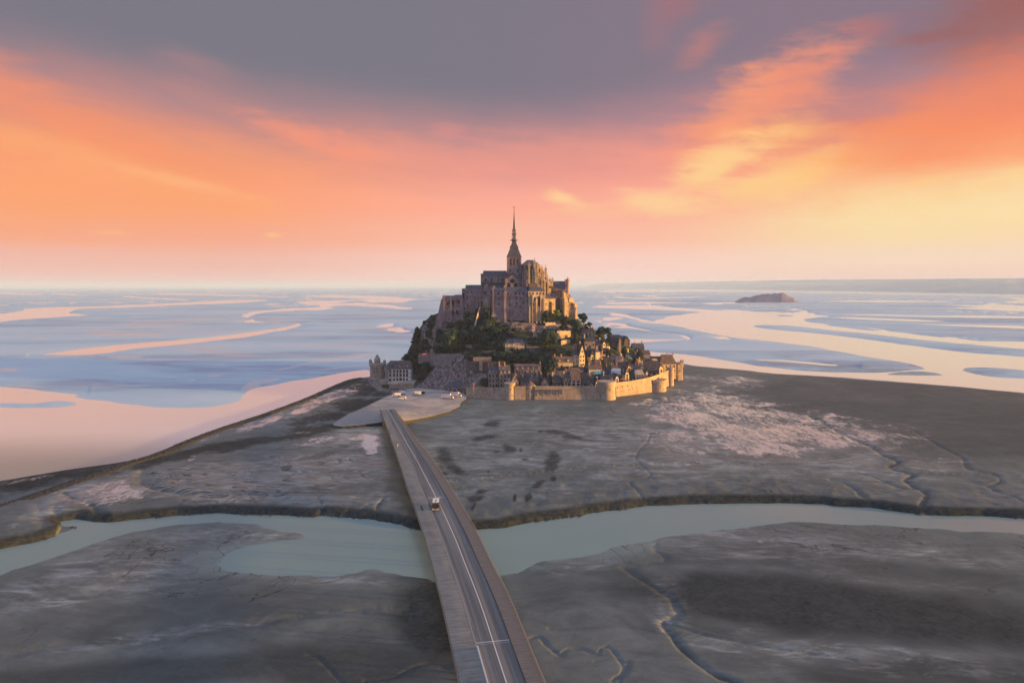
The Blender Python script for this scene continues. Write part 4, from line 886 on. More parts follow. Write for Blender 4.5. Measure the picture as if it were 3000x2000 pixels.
for x, yt, yb, w in [(1369, 867, 873, 3), (1377, 867, 872, 3), (1381, 854, 859, 2.6), (1371, 854, 859, 2.4), (1400, 855, 860, 2.4), (1392, 870, 875, 2.2)]: awin(md, x, yt, yb, w, YW + 1, False)
awin(md, 1358.5, 858, 873, 4, YW + 2, False); awin(md, 1370, 890, 900, 2.8, YW - .8); awin(md, 1361, 900, 906, 2.4, YW - .8)
for x in (1355, 1366, 1378, 1389, 1394):
    mb = MB(); bx(mb, x - 1.4, x + 1.4, 886, 990, YW - 2.2, 3); wb(mb, 'buttress', 'abbey_stone', md)
rw = block('abbey_west_range', 'ruined roofless west range with rows of empty arches on the cliff', 1325, 945, YW - 2)
Yr = YW - 1
mb = MB(); bx(mb, 1297, 1333, 866, 955, Yr, 12); bx(mb, 1332.5, 1354, 863.5, 955, Yr - .5, 12)
a = W(1297, 868, Yr); c = W(1281, 928, Yr - 1); c3 = W(1272, 960, Yr)
mb.prism([(a.x + 1, a.z), (a.x - 1.6, W(0, 878, Yr).z), (c.x, c.z), (c3.x, c3.z - 4), (a.x + 3, c3.z - 8)], Yr + .3, Yr + 11)
wb(mb, 'wall', 'abbey_stone', rw)
for x, yt, yb, w in [(1327.5, 880, 892, 5.5), (1344, 879, 890, 6), (1325, 910, 920, 11), (1339.5, 910, 920, 10.5), (1310, 886, 894, 4), (1328, 893.5, 897, 4), (1340, 895, 898, 3), (1345, 893, 898, 3.5), (1316, 882, 892, 4), (1306, 917, 921, 3), (1348, 917, 921, 3.4)]: awin(rw, x, yt, yb, w, Yr - (.5 if x > 1332 else 0))
for x, yt, yb in ((1294, 880, 886), (1294, 891, 909), (1294, 912, 920)):
    mb = MB(); bx(mb, x - 3, x + 3, yt, yb, Yr + .05, .5); wb(mb, 'shutter', 'pale_slate', rw)
mb = MB(); bx(mb, 1317, 1346, 920.5, 922, Yr - 1.3, 2); wb(mb, 'balcony', 'timber_brown', rw)
for x in (1300, 1321, 1333, 1352):
    mb = MB(); bx(mb, x - 1.3, x + 1.3, 872, 960, Yr - 1.4, 2.4); wb(mb, 'buttress', 'abbey_stone', rw)
# east: refectory range and entrance buildings
mv = block('abbey_north_range', 'tall north range with steep slate roof and pointed gable turret', 1645, 940, 676)
YM = 672
mb = MB(); bx(mb, 1618, 1664, 847, 960, YM, 14)
for x in range(1621, 1663, 5): bx(mb, x - .8, x + .8, 850, 890, YM - .8, 1.2)
g1, g2 = W(1661, 0, YM).x, W(1671, 0, YM).x; mb.box(g1, g1 + 2.6, YM - .6, YM + 14.6, W(0, 950, YM).z, W(0, 846, YM).z); mb.add([(g1, YM - .6, W(0, 846, YM).z), (g1, YM + 14.6, W(0, 846, YM).z), (g1, YM + 7, W(0, 818, YM).z), (g1 + 2.6, YM - .6, W(0, 846, YM).z), (g1 + 2.6, YM + 14.6, W(0, 846, YM).z), (g1 + 2.6, YM + 7, W(0, 818, YM).z)], [(0, 2, 1), (3, 4, 5), (0, 3, 5, 2), (1, 2, 5, 4)])
bx(mb, 1660, 1671, 862, 950, YM - 2, 6)
wb(mb, 'wall', 'abbey_stone', mv)
wb(rf(MB(), 1612, 1661, 823.5, 847, YM, 14), 'roof', 'slate', mv)
q = W(1663.5, 852, YM); mb = MB().lathe([(1.7, W(0, 880, YM).z), (1.7, W(0, 822, YM).z), (2.0, W(0, 821, YM).z), (1.3, W(0, 818.5, YM).z), (.1, W(0, 812, YM).z)], 8, q.x, YM + 1); wb(mb, 'gable_turret', 'abbey_stone', mv)
for x in (1626, 1635, 1644, 1653): awin(mv, x, 852, 864, 2.6, YM)
gh = block('abbey_gatehouse', 'bright yellow lit entrance range with a deep pointed arch', 1612, 940, 640); gh.rotation_euler.z = R(16)
YG = 640
mb = MB(); bx(mb, 1597, 1628, 876, 950, YG, 12); bx(mb, 1596.6, 1628.4, 874.8, 876.6, YG - .3, 12.4)
wb(mb, 'wall', 'warm_sunlit_stone', gh)
wb(rf(MB(), 1597, 1632, 861, 875, YG, 12), 'roof', 'slate', gh)
mb = MB(); bx(mb, 1624, 1646, 872, 950, YG + 4, 10); wb(mb, 'rear_wall', 'dark_stone', gh)
mb = MB(); bx(mb, 1612, 1615.5, 857, 866, YG + 4, 1.5); wb(mb, 'chimney', 'warm_sunlit_stone', gh)
awin(gh, 1612.3, 884, 925, 8.5, YG); awin(gh, 1620.5, 890, 893, 1.8, YG, False); awin(gh, 1598.5, 888, 893, 2.2, YG, False); awin(gh, 1607, 908, 911, 2.2, YG, False)
vt = block('abbey_buttressed_hall', 'brilliant yellow buttressed hall with three slit windows at right end', 1668, 942, 650); vt.rotation_euler.z = R(20)
def slope(mb, x0, x1, yt0, yt1, yb, Y, D):
    a = W(x0, yb, Y); c = W(x1, yb, Y); z0 = W(x0, yt0, Y).z; z1 = W(x1, yt1, Y).z
    mb.prism([(a.x, a.z), (c.x, a.z), (c.x, z1), (a.x, z0)], Y, Y + D)
YV = 646
mb = MB(); slope(mb, 1662, 1676, 872, 874, 955, YV, 16); slope(mb, 1676, 1681.5, 882, 886, 955, YV, 14); slope(mb, 1681.5, 1688, 890, 890, 955, YV - .5, 12); bx(mb, 1654, 1663, 880, 955, YV + 6, 10); slope(mb, 1657, 1676, 856, 880, 900, YV + 6, 8)
slope(mb, 1640, 1656, 872, 872, 955, YV + 7, 10)
wb(mb, 'wall', 'warm_sunlit_stone', vt)
for x0, x1, y0, y1 in ((1643, 1656, 852, 876), (1678, 1682, 888, 891)):
    mb = MB(); slope(mb, x0, x1, y0, y1, 955, YV - 2.0, 3); slope(mb, x0 + 1, x1 + 1, y0 + 22, y1 + 10, 955, YV - 3, 3); wb(mb, 'buttress', 'warm_sunlit_stone', vt)
mb = MB(); slope(mb, 1654, 1663, 862, 874, 955, YV + 1.0, 3); wb(mb, 'buttress', 'dark_stone', vt)
for x in (1665, 1669, 1673): awin(vt, x, 885, 897, 1.7, YV, False)
for x in (1665.5, 1669, 1672.5): awin(vt, x, 901, 904, 1.6, YV, False)
for x, y in ((1669.5, 916), (1669.5, 923), (1651, 922)): awin(vt, x, y, y + 5, 2.2, YV if x > 1660 else YV - 3, False)
for x, yt, yb in ((1667, 856, 890), (1655, 848, 880)):
    q = W(x, yb, YV + 8); t_ = W(x, yt, YV + 8); mb = MB().lathe([(.8, q.z), (.7, t_.z - 1.5), (.05, t_.z)], 6, q.x, YV + 8); wb(mb, 'pinnacle', 'abbey_stone', vt)
# hoist ramp down the rock
hr = thing('hoist_ramp', 'pale narrow stone hoist ramp running straight down the cliff', 'ramp', W(1385, 985, 618))
mb = MB(); a = W(1405, 900, 634); c = W(1383, 986, 614); mb.tube(a, c, .75, .95, 4); mb.tube(a + Vector((0, 0, .5)), c + Vector((0, 0, .5)), .3, .3, 4); wb(mb, 'slide', 'warm_sunlit_stone', hr)
# ------------------------------------------------------------------ ramparts
RG = 'rampart towers and walls round the foot of the mount'
def ztop(py, Y): return W(1500, py, Y).z
def rtower(label, px0, px1, pyt, pyb, ystr=None, flare=1.06, roof=None, cren=False, name='rampart_tower', Yb=None, mat='rampart_stone', holes=((-.3, .45), (.2, .7), (.5, .3))):
    pc = (px0 + px1) / 2; f = G(pc, pyb); s = f.y / 1990; r = (px1 - px0) / 2 * s
    c = Vector((f.x, f.y + r, 0)); Yf = f.y
    t = thing(name, label, 'tower', c, group=RG); zt = ztop(pyt, Yf); zs = ztop(ystr, Yf) if ystr else zt - 3
    mb = MB().lathe([(r * flare * 1.03, -2), (r * flare, 0), (r * 1.0, zt * .25), (r * .97, zs - .6), (r * .97, zs - .3), (r * 1.04, zs), (r * 1.04, zt - .02)], 40)
    mb.build('wall', mat, t, smooth=False)
    mb = MB(); n = 40
    mb.lathe([(r * 1.045, zt - 1.2), (r * 1.045, zt), (r * .88, zt), (r * .88, zt - 1.1), (.1, zt - 1.1)], 40, cap=False)
    if cren:
        for k in range(16):
            a = 2 * math.pi * k / 16; M = Matrix.Rotation(a, 4, 'Z') @ Matrix.Translation((r * .965, 0, 0))
            mb.box(-r * .075, r * .075, -r * .13, r * .13, zt - .1, zt + 1.1, M=M)
    mb.build('parapet', mat, t)
    for dx, fz in holes:
        a = math.asin(dx); o = bpy.data.objects.new('loophole', winmesh(.55, .9, False, 'none')); COL.objects.link(o); o.parent = t
        o.location = (r * math.sin(a) * .99, -r * math.cos(a) * .99, zs * fz); o.rotation_euler = (0, 0, a)
    if roof:
        MB().lathe([(r * 1.0, zt - 1), (r * .95, zt + .2), (.15, ztop(roof, Yf + r))], 24).build('roof', 'brown_shingle', t)
    return t, c, r
rtower('slim round rampart tower in the front wall, nearest the parking lot', 1477, 1509, 1123, 1174, 1128, 1.08)
rtower('low round rampart tower with shallow conical brown roof', 1537, 1569, 1130, 1173, 1139, 1.04, roof=1114)
t3, c3_, r3_ = rtower('broad round corner tower where front and sunlit walls meet', 1753, 1807, 1119.5, 1176, 1135, 1.05, holes=((-.7, .3), (-.45, .6), (-.1, .35), (.3, .8), (-.2, 1.14), (.1, 1.16), (.5, 1.13), (-.55, 1.12)))
rtower('squat round bastion with crenels standing out from the sunlit wall', 1903, 1957, 1117, 1151, 1124, 1.06, cren=True, name='bastion')
rtower('tall narrow round tower beside the brown hipped gatehouse', 1955, 1976, 1077, 1133, 1087, 1.08)
def wallseg(label, pts, D=3.2, holes=()):
    """pts: (px, py base, py string, py top) along the outer face"""
    g = [G(p[0], p[1]) for p in pts]
    t = thing('rampart_wall', label, 'wall', (g[0].x, g[0].y, 0), group=RG); L = t.location
    mb = MB(); mp = MB()
    for i in range(len(pts) - 1):
        a, b = g[i] - L, g[i + 1] - L; d = (b - a).normalized(); nrm = Vector((-d.y, d.x, 0))
        za, zb = ztop(pts[i][2], g[i].y), ztop(pts[i + 1][2], g[i + 1].y); ta, tb = ztop(pts[i][3], g[i].y), ztop(pts[i + 1][3], g[i + 1].y)
        o1 = -nrm * .5
        def quadbox(m, a0, b0, z0a, z0b, z1a, z1b, n0, n1):
            A = a0 + nrm * n0; B = b0 + nrm * n0; Cc = b0 + nrm * n1; Dd = a0 + nrm * n1
            m.add([(A.x, A.y, z0a), (B.x, B.y, z0b), (Cc.x, Cc.y, z0b), (Dd.x, Dd.y, z0a), (A.x, A.y, z1a), (B.x, B.y, z1b), (Cc.x, Cc.y, z1b), (Dd.x, Dd.y, z1a)], [(3, 2, 1, 0), (4, 5, 6, 7), (0, 1, 5, 4), (1, 2, 6, 5), (2, 3, 7, 6), (3, 0, 4, 7)])
        n = 8                                        # battered outer face
        for k in range(n):
            q0, q1 = a.lerp(b, k / n), a.lerp(b, (k + 1) / n)
            w0, w1 = za + (zb - za) * k / n, za + (zb - za) * (k + 1) / n
            A0, B0 = q0 - nrm * .9, q1 - nrm * .9
            mb.add([(A0.x, A0.y, -2), (B0.x, B0.y, -2), (q1.x, q1.y, w1), (q0.x, q0.y, w0)], [(0, 1, 2, 3)])
        quadbox(mb, a, b, -2, -2, za, zb, .01, D)
        quadbox(mp, a, b, za - .35, zb - .35, za + .15, zb + .15, -.35, .3)
        quadbox(mp, a, b, za + .1, zb + .1, ta, tb, -.25, .55)
    mb.build('wall', 'rampart_stone', t); mp.build('parapet', 'rampart_stone', t)
    for i, fr, fz in holes:
        a, b = g[i] - L, g[i + 1] - L; d = b - a; p = a.lerp(b, fr); o = bpy.data.objects.new('loophole', winmesh(.6, .9, False, 'none')); COL.objects.link(o); o.parent = t
        o.location = (p.x, p.y - .35, fz); o.rotation_euler = (0, 0, math.atan2(d.y, d.x))
    return t
w1 = wallseg('low front wall between the parking lot and slim tower', [(1366, 1168, 1138, 1133.5), (1480, 1173, 1141, 1135)], holes=((0, .25, 3), (0, .6, 2.5), (0, .75, 1.5)))
g0 = G(1366, 1168); g1_ = G(1480, 1173)
for fr in (.28, .47, .67):
    p = g0.lerp(g1_, fr) - w1.location; mb = MB().box(p.x - .8, p.x + .8, p.y - .6, p.y + 1, 3.5, ztop(1135, g0.y)); mb.build('buttress', 'rampart_stone', w1)
wallseg('short stretch of wall between slim tower and roofed tower', [(1507, 1173, 1139, 1131), (1540, 1173, 1139, 1131)])
w2 = wallseg('long straight front wall between roofed tower and broad corner tower', [(1566, 1173, 1139.5, 1130.5), (1757, 1174, 1140.5, 1131)], holes=((0, .9, 3.5), (0, .68, 1.5), (0, .97, 7), (0, .03, 4)))
ga, gb = G(1566, 1173), G(1757, 1174)
for i, fr in enumerate((.03, .09, .12, .17, .2, .235, .28, .32, .37, .42)):
    p = ga.lerp(gb, fr) - w2.location; MB().box(p.x - .13, p.x + .13, p.y - .5, p.y + .2, 5.0 - (i % 3) * 1.2, ztop(1140, ga.y) - .2).build('drain_pipe', 'timber_dark', w2)
wallseg('sunlit rising wall curving from the corner tower towards the gatehouse', [(1804, 1164.5, 1128.5, 1120.5), (1850, 1159, 1124, 1115), (1886, 1154, 1117, 1108.5), (1908, 1150.5, 1110, 1103), (1930, 1142, 1102, 1095.5), (1957, 1133, 1092, 1084)], holes=((0, .1, 7.5), (0, .12, 4.2), (0, .4, 8), (0, .38, 4.4), (0, .75, 8), (0, .8, 5), (1, .1, 5.5)))
# polygonal end tower
f = G(1990, 1117); t = thing('end_tower', 'tall angular end tower with crenels and watch turret, far right', 'tower', (f.x, f.y + 4.6, 0), group=RG)
r = 15.0 * f.y / 1990; zt = ztop(1064, f.y); zs = ztop(1077, f.y)
MB().lathe([(r * 1.06, -2), (r * 1.03, 0), (r * .97, zt * .3), (r * .95, zs - .4), (r * 1.05, zs), (r * 1.05, zt - .9)], 6, rot=R(12)).build('wall', 'rampart_stone', t)
mb = MB()
for k in range(12):
    a = R(12) + 2 * math.pi * (k + .25) / 12; M = Matrix.Rotation(a, 4, 'Z') @ Matrix.Translation((r * .93, 0, 0)); mb.box(-.5, .5, -.9, .9, zt - 1.0, zt + .3, M=M)
mb.lathe([(r * 1.05, zt - 1.4), (r * 1.05, zt - .8), (.1, zt - .8)], 6, rot=R(12), cap=False); mb.build('parapet', 'rampart_stone', t)
MB().box(r * .35, r * .98, -1.2, 1.8, zt - 1, ztop(1056, f.y)).build('watch_turret', 'rampart_stone', t)
for dx, z in ((-1.2, zs * .6), (-1.4, zs * .3), (.5, zs * .75)):
    o = bpy.data.objects.new('loophole', winmesh(.6, 1.0, False, 'none')); COL.objects.link(o); o.parent = t; o.location = (dx, -r * .93, z); o.rotation_euler = (0, 0, R(12))
# ------------------------------------------------------------------ houses
def boxmesh(): pass
def house(label, px0, px1, yb, ye, yr, yaw=0, depth=8, ridge='x', wall='house_stone', roof='slate', cols=3, rows=2, style='stone', ch=(), dorm=0, hip=0.0, Y=None, win=(1.0, 1.5), door=True, cat='house', name='house', gable_win=True, side=None, base=6, over=.35, arch=False):
    pc = (px0 + px1) / 2
    P = onhill(pc, yb) if Y is None else W(pc, yb, Y)
    s = P.y / 1990; w = (px1 - px0) * s / max(.5, math.cos(R(yaw)) + (0 if ridge == 'y' else 0)); 
    if yaw: w = max(2.5, ((px1 - px0) * s - depth * .75 * abs(math.sin(R(yaw)))) / math.cos(R(yaw)))
    h = (yb - ye) * s; rh = (ye - yr) * s
    if ridge == 'x': rh = rh * 1.0 + 0
    L = P.copy(); L.y = P.y
    t = thing(name, label, cat, L, R(yaw), group='houses of the village on the mount')
    hw = w / 2
    if ridge == 'x':
        zr = W(pc, yr, P.y + depth / 2).z - P.z; zr = max(zr, h + 1.2)
        mb = MB()
        if hip > 0: mb.box(-hw, hw, 0, depth, -base, h)
        else:
            vs = []
            for x in (-hw, hw): vs += [(x, 0, -base), (x, depth, -base), (x, depth, h), (x, depth / 2, zr - .15), (x, 0, h)]
            mb.add(vs, [(0, 4, 3, 2, 1), (5, 6, 7, 8, 9), (0, 5, 9, 4), (1, 2, 7, 6), (4, 9, 8, 3), (3, 8, 7, 2)])
        mb.build('wall', wall, t)
        mr = MB()
        if hip > 0: mr.gable(-hw, hw, 0, depth, h - .05, zr, 'x', 0, over, hip)
        else:
            e = over
            for y0, y1 in ((-e, depth / 2), (depth + e, depth / 2)):
                k = (zr - h) / (depth / 2); z0 = h - k * e + .1
                mr.add([(-hw - e * .6, y0, z0), (hw + e * .6, y0, z0), (hw + e * .6, y1, zr + .12), (-hw - e * .6, y1, zr + .12), (-hw - e * .6, y0, z0 - .25), (hw + e * .6, y0, z0 - .25), (hw + e * .6, y1, zr - .13), (-hw - e * .6, y1, zr - .13)],
                       [(0, 1, 2, 3), (4, 7, 6, 5), (0, 4, 5, 1), (0, 3, 7, 4), (1, 5, 6, 2)])
            mr.box(-hw - e * .6, hw + e * .6, depth / 2 - .18, depth / 2 + .18, zr + .02, zr + .24)
        mr.build('roof', roof, t)
    else:
        zr = W(pc, yr, P.y).z - P.z; zr = max(zr, h + 1.2)
        mb = MB().prism([(-hw, -base), (hw, -base), (hw, h), (0, zr - .15), (-hw, h)], 0, depth); mb.build('wall', wall, t)
        mr = MB(); e = over; k = (zr - h) / hw
        for sx in (-1, 1):
            x0 = sx * (hw + e); z0 = h - k * e + .1
            mr.add([(x0, -e, z0), (0, -e, zr + .12), (0, depth + e, zr + .12), (x0, depth + e, z0), (x0, -e, z0 - .28), (0, -e, zr - .16), (0, depth + e, zr - .16), (x0, depth + e, z0 - .28)],
                   [(0, 1, 2, 3) if sx < 0 else (3, 2, 1, 0), (7, 6, 5, 4), (0, 4, 5, 1), (0, 3, 7, 4), (3, 2, 6, 7)])
        mr.build('roof', roof, t)
    ww, wh = win
    rows_ = rows; fl = (h - .4) / max(rows, 1)
    if fl < wh + .5: wh = max(.8, fl - .6)
    def wput(x, y, z, rz=0.0, me=None, nm='window'):
        o = bpy.data.objects.new(nm, me or winmesh(ww, wh, arch, style)); COL.objects.link(o); o.parent = t; o.location = (x, y, z); o.rotation_euler = (0, 0, rz); return o
    for r_ in range(rows):
        for c_ in range(cols):
            x = -hw + w * (c_ + .5) / cols
            if door and r_ == 0 and c_ == cols // 2:
                o = wput(x, 0, .1, 0, winmesh(1.1, min(2.2, fl - .2), False, 'wood'), 'door'); continue
            wput(x, 0, fl * r_ + (fl - wh) * .5 + .1)
    if ridge == 'y' and gable_win and zr - h > 2.0: wput(0, 0, h + (zr - h) * .18, 0, winmesh(.9, min(1.5, (zr - h) * .4), False, style))
    if side or yaw > 12 or True:
        sw = 1 if yaw >= 0 else -1
        nr = max(1, rows)
        for r_ in range(nr):
            for q in range(2 if depth > 7 else 1):
                wput(sw * hw, depth * (q + .5) / (2 if depth > 7 else 1), fl * r_ + (fl - wh) * .5 + .1, sw * math.pi / 2)
    for i in range(dorm):
        x = -hw + w * (i + .5) / dorm; dh = min(1.5, (zr - h) * .5)
        md_ = MB().prism([(x - .75, h - .1), (x + .75, h - .1), (x + .75, h + dh), (x, h + dh + .75), (x - .75, h + dh)], .1, depth * .35)
        d = md_.build('dormer', wall if style != 'shutter' else 'white_render', t)
        o = bpy.data.objects.new('window', winmesh(.8, dh * .8, False, 'white')); COL.objects.link(o); o.parent = d; o.location = (x, .1, h + .15)
        MB().prism([(x - .95, h + dh - .1), (x, h + dh + .95), (x + .95, h + dh - .1), (x, h + dh + .7)], 0.0, depth * .36).build('dormer_roof', roof, d)
    for c_ in ch:
        x = (c_[0] if isinstance(c_, tuple) else c_) * hw; hh = c_[1] if isinstance(c_, tuple) else 1.8; cm_ = c_[2] if isinstance(c_, tuple) and len(c_) > 2 else 'warm_sunlit_stone'
        yy = depth / 2 if ridge == 'x' else depth * .5
        x = max(-hw + .5, min(hw - .5, x)); zt_ = zr if ridge == 'x' else zr - abs(x) / hw * (zr - h)
        mc = MB().box(x - .45, x + .45, yy - .7, yy + .7, zt_ - 1.4, zt_ + hh).box(x - .58, x + .58, yy - .83, yy + .83, zt_ + hh, zt_ + hh + .22)
        c1 = mc.build('chimney', cm_, t)
        mc = MB()
        for dy in (-.35, .35): mc.lathe([(.17, zt_ + hh + .2), (.14, zt_ + hh + .75)], 6, x, yy + dy)
        mc.build('chimney_pot', 'brick_chimney', c1)
    return t, w, h, zr
S, B, CR, WH, WS = 'house_stone', 'brown_shingle', 'cream_render', 'white_render', 'warm_sunlit_stone'
# foot of the mount, behind the front wall (left to right)
house('left half of the tall twin stone house, three floors, slate mansard', 1430, 1461, 1136, 1092, 1073, 4, 9, 'x', S, 'slate', 3, 3, 'stone', ((-.9, 2.2, 'brick_chimney'), (-.2, 1.8, 'brick_chimney')), 3, 1.0, Y=548, win=(1.1, 1.9))
house('right half of the tall twin stone house, white dormers and sunlit side gable', 1461, 1498, 1136, 1093, 1069, 10, 8.5, 'x', S, 'slate', 3, 3, 'stone', ((-.9, 2.4, 'brick_chimney'), (.1, 2.0, 'brick_chimney')), 3, 0, Y=547, win=(1.1, 1.9))
house('long low stone house with five small dormers on its slate roof', 1507, 1586, 1106, 1081.5, 1065.5, 2, 9, 'x', S, 'brown_shingle', 6, 2, 'stone', ((.97, 1.6),), 5, 0, win=(1.0, 1.6))
house('small dark gabled house beside the slim rampart tower', 1495, 1522, 1134, 1117, 1096, 14, 8, 'y', S, B, 2, 2, 'stone', ((.5, 2.6),), Y=545)
house('low dark roofed house behind the conical tower roof, left', 1524, 1549, 1128, 1118, 1102, 0, 7, 'x', S, 'dark_slate', 2, 1, 'white', ((-.4, 1.6),), Y=549)
house('low dark roofed house behind the conical tower roof, with lit chimney', 1550, 1578, 1130, 1118, 1102, 6, 7, 'x', S, B, 2, 1, 'white', ((.85, 2.6, 'warm_sunlit_stone'), (-.3, 1.2)), Y=550)
house('small grey front gabled stone cottage with paired windows', 1586, 1609, 1131, 1125, 1107, 2, 8, 'y', S, B, 2, 1, 'white', (), Y=543, win=(.7, 1.1), door=False)
house('wide dark slate roofed house right of the paired window cottage', 1618, 1645, 1131, 1118, 1100, 3, 8, 'x', 'dark_stone', 'dark_slate', 2, 1, 'stone', ((-.95, 2.6, 'frame_pale'), (.9, 2)), Y=545)
house('grey house with pale chimney above the wide dark slate roof', 1603, 1632, 1104, 1094, 1084, 0, 7, 'x', S, B, 2, 1, 'stone', ((.6, 1.4),), Y=560)
house('brown roofed house below the hedge with pale vent', 1634, 1662, 1106, 1096, 1086, 3, 7, 'x', S, B, 2, 1, 'white', ((.9, 1.4, 'brick_chimney'),), Y=560)
house('narrow stone house with orange tall dormers near the wall', 1651, 1674, 1131, 1116, 1094, 10, 7, 'x', WS, B, 2, 1, 'stone', ((-.9, 1.6),), 2, 0, Y=545)
house('white fronted house under a long brown roof with two skylights', 1673, 1702, 1131, 1112, 1077, 5, 11, 'x', WH, B, 2, 2, 'wood', (), 0, 0, Y=544, win=(2.2, 1.5), door=False)
house('dark gabled cottage with pale gable edge behind white fronted house', 1700, 1722, 1113, 1106, 1094, 10, 7, 'y', 'pale_slate', 'slate', 1, 1, 'stone', (), Y=560)
house('slate roofed cottage with tiny dormers left of the corner tower', 1706, 1742, 1131, 1122, 1100, -8, 9, 'x', 'dark_stone', 'dark_slate', 3, 1, 'stone', ((.2, 1.2),), 1, 0, Y=545)
house('little yellow arched gable against the front rampart walk', 1724, 1739, 1131, 1127, 1119, 12, 4, 'y', CR, 'dark_slate', 1, 1, 'wood', (), Y=541, win=(1.3, 1.6), door=False, gable_win=False)
house('white gabled cottage with wooden window left of the corner tower', 1741, 1759, 1131, 1122, 1107, 16, 8, 'y', WH, 'dark_slate', 1, 2, 'wood', ((.8, 3.0, 'cream_render'),), Y=545, win=(1.6, 1.0), door=False)
house('dark roofed house with bright cream chimney behind corner tower', 1758, 1784, 1126, 1116, 1098, -6, 9, 'x', S, 'dark_slate', 2, 1, 'stone', ((-.2, 2.6, 'white_render'),), Y=552)
house('broad brown roofed house behind the corner tower', 1780, 1804, 1122, 1113, 1096, 4, 9, 'x', 'dark_stone', B, 2, 1, 'stone', (), 1, 0, Y=556)
house('small white gable house above the corner tower', 1800, 1816, 1120, 1105, 1094, 22, 7, 'y', WH, 'dark_slate', 1, 1, 'wood', (), Y=557, win=(1.0, 2.2), door=False)
house('tall yellow stepped gable house above the sunlit wall', 1828, 1847, 1119, 1094, 1075, 18, 9, 'y', CR, 'dark_slate', 1, 3, 'stone', ((-.7, 1.5, 'brick_chimney'),), Y=566, win=(1.1, 2.0))
house('half timbered house with pale slate roof on the sunlit wall', 1862, 1888, 1112, 1095, 1084, 12, 7, 'x', WH, 'pale_slate', 4, 2, 'wood', (), Y=580, win=(.9, 1.5), door=False)
house('small yellow gable house right of the half timbered house', 1890, 1900, 1109, 1092, 1084, 20, 6, 'y', WS, 'dark_slate', 1, 2, 'white', (), Y=588, win=(1.2, 1.3), door=False)
house('dark roofed house between yellow gable and timbered house', 1846, 1866, 1112, 1104, 1080, -10, 9, 'x', 'dark_stone', 'dark_slate', 2, 1, 'stone', ((-.6, 1.0),), Y=582)
house('grey zinc roofed hall behind the yellow stepped gable', 1783, 1828, 1110, 1096, 1079, -6, 13, 'x', 'dark_stone', 'zinc', 3, 1, 'stone', (), 0, 3, Y=572)
house('long dark slate ridge above the zinc roofed hall', 1768, 1838, 1096, 1086, 1070, -5, 10, 'x', 'dark_stone', 'dark_slate', 5, 1, 'white', ((-.3, 1.6, 'frame_pale'), (.1, 1.2)), 2, 0, Y=588)
house('long brown roofed house right of the tall dark chapel roofs', 1889, 1932, 1098, 1083, 1057, -8, 12, 'x', 'dark_stone', B, 4, 1, 'stone', (), 2, 0, Y=604)
house('pink roofed cottage high between the dark roofs', 1868, 1884, 1076, 1066, 1052, 24, 7, 'x', 'dark_stone', 'pink_tile', 2, 1, 'stone', ((.8, 1.6, 'brick_chimney'),), Y=612)
house('slate house with lit chimney below the pink roofed cottage', 1868, 1890, 1092, 1080, 1064, 8, 8, 'x', 'dark_stone', 'slate', 2, 1, 'white', ((.6, 2.2, 'warm_sunlit_stone'), (-.6, 2.6, 'brick_chimney')), 1, 0, Y=598)
house('pale pink slab roofed house near the shore side', 1878, 1904, 1058, 1049, 1038, -6, 9, 'x', 'dark_stone', 'pink_tile', 2, 1, 'stone', (), Y=636)
house('brown roofed cottage behind the pink slab roof', 1886, 1906, 1044, 1036, 1027, 4, 8, 'x', S, B, 2, 1, 'stone', ((.6, 1.0),), Y=655)
house('grey house with white window bands left of the gatehouse', 1900, 1934, 1064, 1053, 1044, 0, 8, 'x', 'zinc', 'slate', 4, 1, 'white', (), Y=645)
house('orange lit low wall house beside the gatehouse gable', 1912, 1932, 1070, 1060, 1051, 22, 7, 'x', WS, 'pink_tile', 2, 1, 'stone', (), Y=628)
house('yellow porch house against the gatehouse foot', 1928, 1946, 1090, 1076, 1064, 24, 7, 'y', CR, B, 1, 1, 'stone', ((.6, 2.2, 'cream_render'),), Y=618)
# gatehouse with the big hipped roof
t, w, h, zr = house('big gatehouse with steep brown hipped roof beside the end tower', 1932, 1984, 1092, 1066, 1037.5, 10, 11, 'x', WS, B, 4, 2, 'stone', ((.86, 1.0), (.1, .4)), 0, 3.2, Y=640, name='gatehouse', cat='gatehouse', over=.6)
# right hand slope
house('house with pale roof and small lit end, under the yellow flag', 1836, 1856, 1062, 1050, 1038, 26, 9, 'x', S, 'pale_slate', 2, 1, 'stone', ((-.9, 1.8, 'brick_chimney'),), Y=622)
house('gabled house with pink sloping roof edge below the church', 1796, 1824, 1076, 1062, 1042, -20, 10, 'x', 'dark_stone', 'pink_tile', 2, 1, 'stone', ((.5, 2.0, 'frame_pale'),), Y=598)
house('dark slate house with white chimney left of the pink sloping roof', 1764, 1790, 1072, 1058, 1044, 6, 8, 'x', 'dark_stone', 'dark_slate', 2, 1, 'stone', ((-.2, 1.8, 'brick_chimney'), (.6, 2.0, 'white_render')), 1, 0, Y=598)
house('yellow gable end above the brown roofs in mid village', 1777, 1790, 1056, 1046, 1036, 30, 7, 'y', CR, B, 1, 1, 'stone', (), Y=606)
house('narrow steep dark house with long valley roof', 1854, 1874, 1056, 1040, 1020, -16, 10, 'x', 'dark_stone', 'dark_slate', 1, 1, 'stone', (), Y=634)
house('dark manor on the right shoulder with two chimneys', 1853, 1888, 1030, 1019, 1006, 3, 9, 'x', 'dark_stone', 'slate', 5, 1, 'stone', ((.72, 2.0), (-.5, 1.0)), 0, 0, Y=652)
house('dark stone house on skyline right of the church', 1806, 1830, 1006, 990, 982, 3, 9, 'x', S, 'slate', 3, 2, 'stone', (), 0, 2, Y=655)
